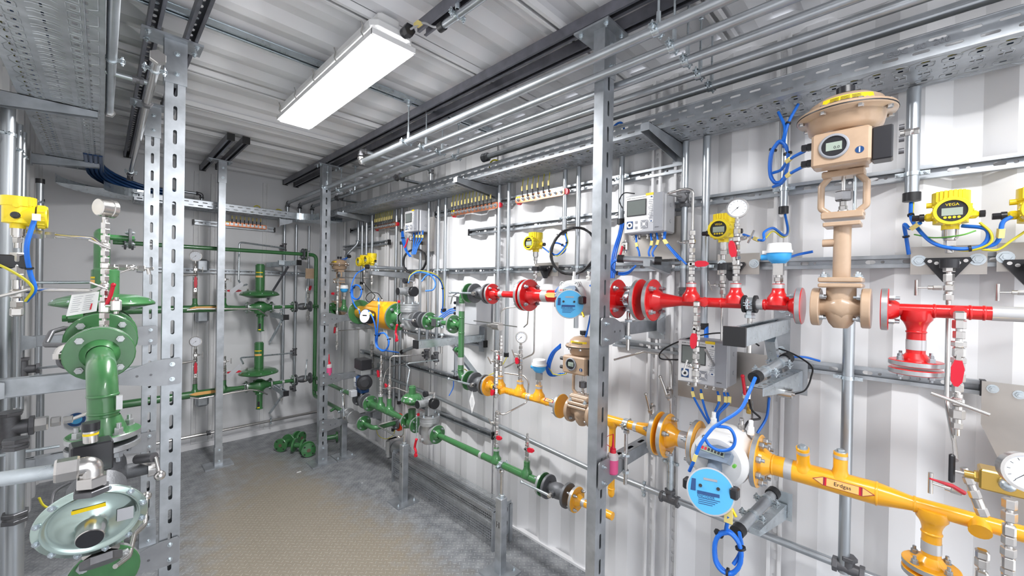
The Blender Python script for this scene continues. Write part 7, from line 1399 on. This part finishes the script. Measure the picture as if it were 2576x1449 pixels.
# lower flange facing camera
q = WY(262, 1440, 1.45); t = thing('pipe_spool', 'green flange at the bottom edge below the round diaphragm', 'pipe', q); b = MB(); b.cyl(q, q+Y_*.25, .04, 'green', 24); part('pipe', b, t); flange(t, q, Y_, .068, .018, 'green', 4, (.018, 0), bm='rim', br=.0125)
# round diaphragm actuator
c = WY(232, 1318, 1.22); N = V((-.06, -.93, -.30)).normalized(); U = (X_-N*N.x).normalized(); t = thing('diaphragm_actuator', 'large round zinc diaphragm actuator with a black knob in the lower left foreground', 'diaphragm actuator', c); b = MB(); R = .087
b.lathe(c-N*.02, N, [(0, R*.80), (.006, R*.97), (.010, R), (.0125, R), (.0145, R*.985), (.0145, R*.875), (.018, R*.865), (.0185, R*.855), (.012, R*.80), (.010, R*.74), (.016, R*.60), (.020, R*.30), (.028, R*.26)], 'zincy', 60, hard=False); part('case', b, t, 'iridescent zinc dish'); b = MB(); b.lathe(c+N*.0, N, [(0, R*.27), (.040, R*.25), (.042, R*.24)], 'steel', 30); b.cyl(c+N*.042, c+N*.043, R*.235, 'blackp', 30); part('knob', b, t, 'steel hub with black end')
W = N.cross(U)
for k in range(12): a = 2*PI*k/12+.25; part('bolt', bolt_mb(c+(U*math.cos(a)+W*math.sin(a))*R*.93-N*.006, N, .0045, .006), t)
S2 = -W if W.z < 0 else W; b = MB(); o = c+S2*R*.46-N*.003; T = (U+S2*.06).normalized(); b.prism([(-.030, -.004), (.020, -.004), (.020, .005), (-.030, .005)], o+N*.002, T, N.cross(T), N*.0006, 'tagy'); part('sticker', b, t, 'yellow sticker'); b = MB(); o = c+U*R*.58+S2*R*.05-N*.001; b.prism([(-.013, -.016), (.013, -.016), (.013, .016), (-.013, .016)], o, U, N.cross(U), N*.0006, 'grey'); part('sticker', b, t, 'pale blank sticker')
b = MB(); d = c+S2*.10-N*.03; b.hex(WY(255, 1395, 1.27), WY(255, 1360, 1.29), .030, 'steel'); b.hex(WY(255, 1420, 1.26), WY(255, 1398, 1.27), .034, 'steeld'); b.tube([c-N*.02, c-N*.11], .05, 'cast', 20); part('neck', b, t)
# stainless elbow pipe to the disc
t = thing('pipe_elbow', 'thick stainless pipe entering from the left edge with an elbow above the round diaphragm', 'pipe', WY(200, 1170, 1.2)); b = MB(); yp = 1.18; q0 = WY(-60, 1214, yp+.02); q1 = WY(155, 1183, yp); q2 = WY(232, 1168, yp); q3 = WY(230, 1215, yp); b.tube([q0, q1], .0135, 'galv2', 18); b.tube(fil([WY(185, 1178, yp), q2, q3], .03, 8), .0175, 'steel', 18); part('tube', b, t); b = MB(); D = (q2-q1).normalized(); b.hex(q1-D*.01, q1+D*.024, .0225, 'steel'); b.hex(WY(231, 1196, yp), WY(231, 1222, yp), .0245, 'steel'); b.hex(WY(231, 1226, yp), WY(231, 1240, yp), .029, 'steeld'); part('nut', b, t)
q = WY(230, 1138, 1.30); t = thing('control_block', 'black valve block with a clear sight tube capped in black above the steel elbow', 'control block', q); b = MB(); b.box(q+V((0, 0, -.008)), (.066, .05, .066), 'blackp', bev=.003, R=Matrix.Rotation(.1, 3, 'Z')); part('block', b, t, 'black block'); b = MB(); p0 = WY(228, 1112, 1.28); b.cyl(p0-Z_*.0, p0+Z_*.030, .0125, 'steel', 18); part('sight_tube', b, t); b = MB(); b.cyl(p0+Z_*.016, p0+Z_*.021, .0130, 'tagy', 18); part('ring', b, t, 'yellow ring'); b = MB(); b.cyl(p0+Z_*.026, p0+Z_*.044, .0150, 'blackp', 18); part('cap', b, t, 'black cap')
conduit('thin zinc rod crossing low on the left', [V((XL+.02, 2.4, WY(45, 1137, 2.4).z)), WY(150, 1122, 2.4)], .006, 'galv2')
cable('yellow wire arc on the floor at the lower left', [WY(98, 1252, 1.9), WY(108, 1270, 1.9), WY(125, 1277, 1.9), WY(150, 1265, 1.9)], .003, 'yg')
pedestal_tube('thin dark tube behind the round diaphragm', [WY(178, 1213, 1.7), WY(135, 1235, 1.7), WY(125, 1300, 1.65)], .004, 'steeld')
b = MB(); b.cyl(WX(190, 1057, -.31), WX(190, 1057, -.31)+X_*.0, .0, 'blued') if False else None
q = WY(192, 1055, 4.47); b.lathe(q, -Y_, [(0, .05), (.01, .05)], 'blued', 28); b.lathe(q-Y_*.01, -Y_, [(0, .032), (.002, .032)], 'face', 28); single('wall_badge', b, 'round dark blue badge low on the back wall at the left', 'badge')
# ================================================================ back wall small instruments
for z, u0, lab in ((ZM, 495, 'upper'), (ZG, 503, 'lower')):
    x = LX(490, 4.15, z); t, p = column(lab+' gauge column with a red lever on the back wall, left of the third post', x, 4.15, z+.085, [('h', .03, .017), ('lev', .08, .017, (0, 0, 1), (0, -1, 0), .11), ('h', .03, .016), ck, ('s', .03, .017), ck, ('h', .03, .015), ('tb', .05, .018, (1, -.2, 0), (0, 0, 1)), ('h', .025, .013), ('c', .02, .008)], gaug=(.040, V((-.25, -.97, .05))))
    b = MB(); b.tube([(x, 4.12, z+.28), (x-.14, 4.10, z+.27)], .009, 'steel', 8); part('side_outlet', b, t)
    x = LX(563, 4.15, z); column(lab+' valve column with a level red lever just right of the third post', x, 4.15, z+.085, [('h', .03, .017), ('lev', .07, .017, (1, 0, 0), (0, -1, 0), .12), ('h', .03, .016), ck, ('tb', .05, .018, (1, -.2, 0), (0, 0, 1)), ('h', .02, .013)])
for v, lab in ((668, 'upper grey wall box beside the back wall gauge'), (795, 'middle grey wall box on the back wall'), (1005, 'lower grey wall box on the back wall')): q = WY(508, v, 4.42); b = MB(); b.box(q, (.09, .09, .11), 'galv', bev=.015); single('support_bracket', b, lab.replace('grey wall box', 'rounded zinc bracket'), 'wall bracket')
b = MB(); z = ZM; pedestal_tube('bent tube from the back wall tee down to the upper regulator', [(1.25, 4.38, 1.83), (.86, 4.30, 1.85), (.855, 4.28, 1.50), (.87, 4.2, 1.46), (XRg-.09, 4.15, 1.47)], .008, 'galv2')
pedestal_tube('bent tube from the middle pipe tee to the lower regulator', [WY(735, 888, 4.38), WY(640, 897, 4.30), WY(604, 900, 4.2), WY(612, 915, 4.15)], .0075, 'galv2')
for u, v, lab in ((720, 622, 'dark tee on the left vertical pipe of the back wall'), (742, 885, 'dark tee on the middle vertical pipe of the back wall'), (738, 975, 'dark tee at the foot of the middle vertical pipe of the back wall')): q = WY(u, v, 4.42); t = thing('tee_fitting', lab, 'pipe fitting', q); teefit(t, (1.262 if u < 725 else 1.371, 4.42, q.z), Z_, -X_, .0135, 'steeld', .03)
pedestal_tube('dark tube slanting under the upper green line to the regulator foot', [WY(470, 780, 4.02), WY(500, 777, 4.02), WY(630, 777, 4.02), WY(650, 778, 4.02), WY(672, 795, 4.10)], .007, 'steel')
pedestal_tube('dark tube slanting under the lower green line to the regulator foot', [WY(478, 1000, 4.02), WY(500, 1003, 4.02), WY(630, 980, 4.02), WY(650, 982, 4.02), WY(672, 992, 4.10)], .007, 'steel')
column('valve column with a red lever and drain fitting hanging at the back wall corner', 1.492, 4.42, 1.46, [('h', .02, .013), ck, ('lev', .07, .014, (.3, 0, 1), (0, -1, 0), .07), ('h', .03, .014), ('c', .14, .007), ('h', .03, .018), ('c', .01, .010), ('h', .03, .016), ('c', .02, .008)], dn=-1)
# ================================================================ copper earth bars
def bar(label, a, c, n, face, side, redends=True):
    a = V(a); c = V(c); D = (c-a).normalized(); L = (c-a).length; F_ = V(face); t = thing('earthing_bar', label, 'copper bar', (a+c)/2); b = MB(); hh = .020
    b.prism([(0, -hh*.6), (.01, -hh), (L-.01, -hh), (L, -hh*.6), (L, hh*.6), (L-.01, hh), (.01, hh), (0, hh*.6)], a, D, Z_, F_*.006, 'copper'); part('bar', b, t, 'copper bar')
    pts = []
    for k in range(n): p = a+D*(.022+(L-.044)*k/(n-1))+F_*.006; part('bolt', bolt_mb(p, F_, .0085, .014), t); pts.append(p)
    if redends:
        for e, s in ((a, 1), (c, -1)): b = MB(); q = e+D*s*(.022 if s > 0 else -.004)-F_*.016-Z_*(.012 if s > 0 else 0); b.cyl(q, q+F_*.016, .017, 'redp', 18); part('insulator', b, t, 'red insulator')
    b = MB(); b.box(a+D*.022+F_*.007+Z_*.014, (.002+abs(D.x)*.03, .002+abs(D.y)*.03, .010), 'tagy'); part('sticker', b, t, 'yellow sticker')
    return pts
NTH = 'first second third fourth fifth sixth seventh eighth ninth tenth eleventh twelfth'.split()
def wires(pts, zt, F_, lab, grp, back):
    proto = None
    for k, p in enumerate(pts):
        if proto is None:
            t = thing('earth_wire', lab+', first from its left', 'earth wire', p, grp); b = MB(); b.cyl(p+F_*.006+Z_*.0, p+F_*.006+Z_*.045, .0036, 'black', 8); part('heat_shrink', b, t, 'black sleeve'); b = MB(); b.tube(spline([p+F_*.006+Z_*.04, p+F_*.006+Z_*.07, p+F_*.0+Z_*(zt-p.z)]), .0024, 'yg', 6); part('wire', b, t, 'yellow wire'); b = MB(); b.box(p+F_*.010+Z_*.06, (.004+abs(F_.y)*.006, .004+abs(F_.x)*.006, .030), 'tag'); part('label_tag', b, t, 'yellow label tag'); proto = t; p0 = p
        else: dup(proto, p-p0, lab+', '+NTH[k]+' from its left', grp)
p = bar('copper earthing bar with a large red end on the right wall, nearest the near post', (1.735, 1.684, 2.012), (1.735, 1.32, 2.012), 9, (-1, 0, 0), 1); wires(p[1:7], 2.13, V((-1, 0, 0)), 'yellow earth wire of the near copper bar', 'earth wires of the near copper bar', 0)
p = bar('copper earthing bar on the right wall, middle one with thirteen bolts', (1.735, 2.319, 2.005), (1.735, 1.836, 2.005), 13, (-1, 0, 0), 1); wires(p[:12], 2.13, V((-1, 0, 0)), 'yellow earth wire of the middle copper bar', 'earth wires of the middle copper bar', 0)
p = bar('far copper earthing bar on the right wall left of the far computer', (1.735, 3.464, 2.005), (1.735, 3.088, 2.005), 12, (-1, 0, 0), 1); wires(p[:11], 2.13, V((-1, 0, 0)), 'yellow earth wire of the far copper bar', 'earth wires of the far copper bar', 0)
p = bar('copper earthing bar on the back wall', (.773, 4.44, 2.022), (1.11, 4.44, 2.022), 10, (0, -1, 0), 1, False); wires(p[1:9], 2.10, V((0, -1, 0)), 'yellow earth wire of the back wall copper bar', 'earth wires of the back wall copper bar', 0)
for lab, pts in (('yellow wire arching over the edge of the right tray', [(1.62, LY(1225, 1.6, 2.2), 2.15), (1.58, LY(1240, 1.6, 2.2), 2.215), (1.57, LY(1262, 1.6, 2.2), 2.21), (1.60, LY(1275, 1.6, 2.2), 2.15)]), ('blue cable loop showing above the tray right of the near post', [(1.60, .97, 2.15), (1.60, .95, 2.22), (1.60, .91, 2.225), (1.60, .89, 2.15)]), ('left yellow-green wire bump above the back wall tray', [(.93, 4.2, 2.1), (.95, 4.2, 2.17), (.99, 4.2, 2.175), (1.02, 4.2, 2.1)]), ('right yellow-green wire bump above the back wall tray', [(1.10, 4.2, 2.1), (1.13, 4.2, 2.17), (1.18, 4.2, 2.16), (1.21, 4.2, 2.1)])): cable(lab, pts, .005, 'blue' if 'blue' in lab else 'yg')
# ================================================================ heater
q = WZ(1241, 1388, 0); hx0, hy0 = q.x, q.y; hz1 = LZ(1290, hx0, hy0); hy1 = LY(988, hx0, .2); hx1 = 1.70; zb = .055
t = thing('finned_heater', 'long heater in a perforated grey guard standing along the right wall', 'heater', ((hx0+hx1)/2, (hy0+hy1)/2, 0)); L = hy1-hy0
b = MB(); pz = .0155; cells = [(pz, .0105, .0105)]
def mesh_sheet(b, o, U, W_, L, Wd):
    n = int(Wd/pz)
    for k in range(n):
        o2 = V(o)+V(W_)*(k*pz)
        x = 0; m = int(L/pz)
        for i in range(m):
            a = o2+V(U)*(i*pz); 
            b.add([a, a+V(U)*pz, a+V(U)*pz+V(W_)*.0042, a+V(W_)*.0042, a+V(U)*.0042+V(W_)*.0042, a+V(U)*.0042+V(W_)*pz, a+V(W_)*pz], [[0, 1, 2, 3], [3, 4, 5, 6]], 'galv')
mesh_sheet(b, (hx0, hy0, zb), Y_, Z_, L, hz1-zb); part('front_guard', b, t, 'perforated grey sheet')
b = MB(); mesh_sheet(b, (hx0, hy0, hz1), Y_, X_, L, hx1-hx0); part('top_guard', b, t, 'perforated grey sheet')
for y in (hy0+.006, hy1-.006):
    b = MB(); b.box(((hx0+hx1)/2, y, hz1/2+.035), (hx1-hx0, .004, hz1-.03), 'galv'); b.box((hx0+.004, y, hz1/2), (.022, .014, hz1), 'galv')
    b.box((hx1-.004, y, hz1/2), (.022, .014, hz1), 'galv'); part('end_frame', b, t)
b = MB(); 
for zz in (.11, .19): 
    for xx in (hx0+.04, hx0+.09): b.cyl((xx, hy0+.01, zz), (xx, hy1-.01, zz), .024, 'alu', 12)
part('heating_tubes', b, t, 'dark heating tubes'); b = MB()
for zz in (.12, .20): b.cyl((hx0+.09, hy0-.001, zz), (hx0+.09, hy0+.001, zz), .020, 'steeld', 16)
part('tube_end', b, t)
b = MB(); yy = hy1; cz = .20; xx = (hx0+.09); b.cyl((xx, yy, cz), (xx, yy+.10, cz), .055, 'alu', 26); b.box((xx, yy+.12, cz), (.15, .03, .15), 'alu', bev=.02); b.box((xx, yy+.155, cz), (.13, .04, .13), 'alu', bev=.02); part('terminal_housing', b, t, 'cast grey terminal housing')
# ================================================================ spray bottles and loose flanges
def bottle(label, c, s=1.0):
    c = V(c); t = thing('dropper_bottle', label, 'bottle', c, 'red-topped leak spray bottles'); b = MB(); b.lathe(c, Z_, [(0, .020*s), (.004*s, .022*s), (.058*s, .022*s)], 'pink', 24); b.lathe(c+Z_*.058*s, Z_, [(0, .022*s), (.018*s, .022*s), (.026*s, .014*s)], 'bottle', 24); part('body', b, t, 'milky bottle half filled with pink liquid')
    b = MB(); b.lathe(c+Z_*.084*s, Z_, [(0, .013*s), (.016*s, .012*s), (.018*s, .007*s), (.03*s, .005*s), (.075*s, .0022*s)], 'redp', 16); part('spout', b, t, 'red pointed spout'); b = MB(); b.tube(spline([c+Z_*.10*s, c+V((-.0, .03*s, .11*s)), c+V((0, .028*s, .14*s)), c+V((0, .0, .158*s))]), .0013*s, 'redp', 6); part('cap_strap', b, t, 'red cap strap'); return t
bottle('red-topped bottle of pink liquid by the near post, below the yellow pipe', tuple(WY(1541, 1190, .80)), .95)
bottle('red-topped bottle of pink liquid on the far beam, beside the far post', (LX(832, 3.40, .75), 3.44, .726), 1.1)
def loose(label, u, v, A, R=.058, L=.11):
    q = WZ(u, v, 0); A = V(A).normalized(); c = V((q.x, q.y, R*math.sqrt(max(.05, 1-A.z**2))+.002)); t = thing('loose_flange', label, 'flanged pipe piece', (q.x, q.y, 0), 'loose green flanged pieces on the floor'); b = MB(); b.cyl(c, c+A*L, .022, 'green', 18); b.cyl(c-A*.0105, c-A*.010, .016, 'grime', 16); b.lathe(c-A*.0085, A, [(0, .030), (.001, .030)], 'grime', 20); part('stub', b, t); 
    f = flange(t, c, A, R, .018, 'green', 0, rim='green'); _, U, W = frame(A); b = MB()
    for k in range(4): a = PI/4+PI/2*k; o = c+(U*math.cos(a)+W*math.sin(a))*R*.76; b.cyl(o-A*.0098, o-A*.0090, .007, 'ink', 12)
    part('bolt_holes', b, t); f2 = flange(t, c+A*L, A, R, .016, 'green', 0, rim='green')
loose('front left loose green flanged piece on the floor, hole facing out', 706, 1137, (.75, .65, 0))
loose('front right loose green flanged piece, nearest the far post', 776, 1150, (.2, .95, 0), L=.06)
loose('middle loose green flanged piece leaning behind the front right one', 761, 1138, (-.75, .6, .1), L=.07)
loose('back right loose green flanged piece on the floor', 757, 1118, (-.5, .85, 0), L=.05)
loose('loose green flanged pipe end on the floor right of the far post', 847, 1112, (-.9, .3, 0), R=.05, L=.14)
b = MB(); q = WZ(745, 1190, 0); b.box((q.x+.02, q.y, .002), (.03, .012, .003), 'white'); single('paper_scrap', b, 'tiny white scrap on the floor in front of the loose flanges', 'scrap')
b = MB(); q = WZ(911, 1216, 0); b.box((q.x, q.y, .003), (.014, .008, .004), 'grey'); single('paper_scrap', b, 'tiny scrap on the floor near the middle of the room', 'scrap')
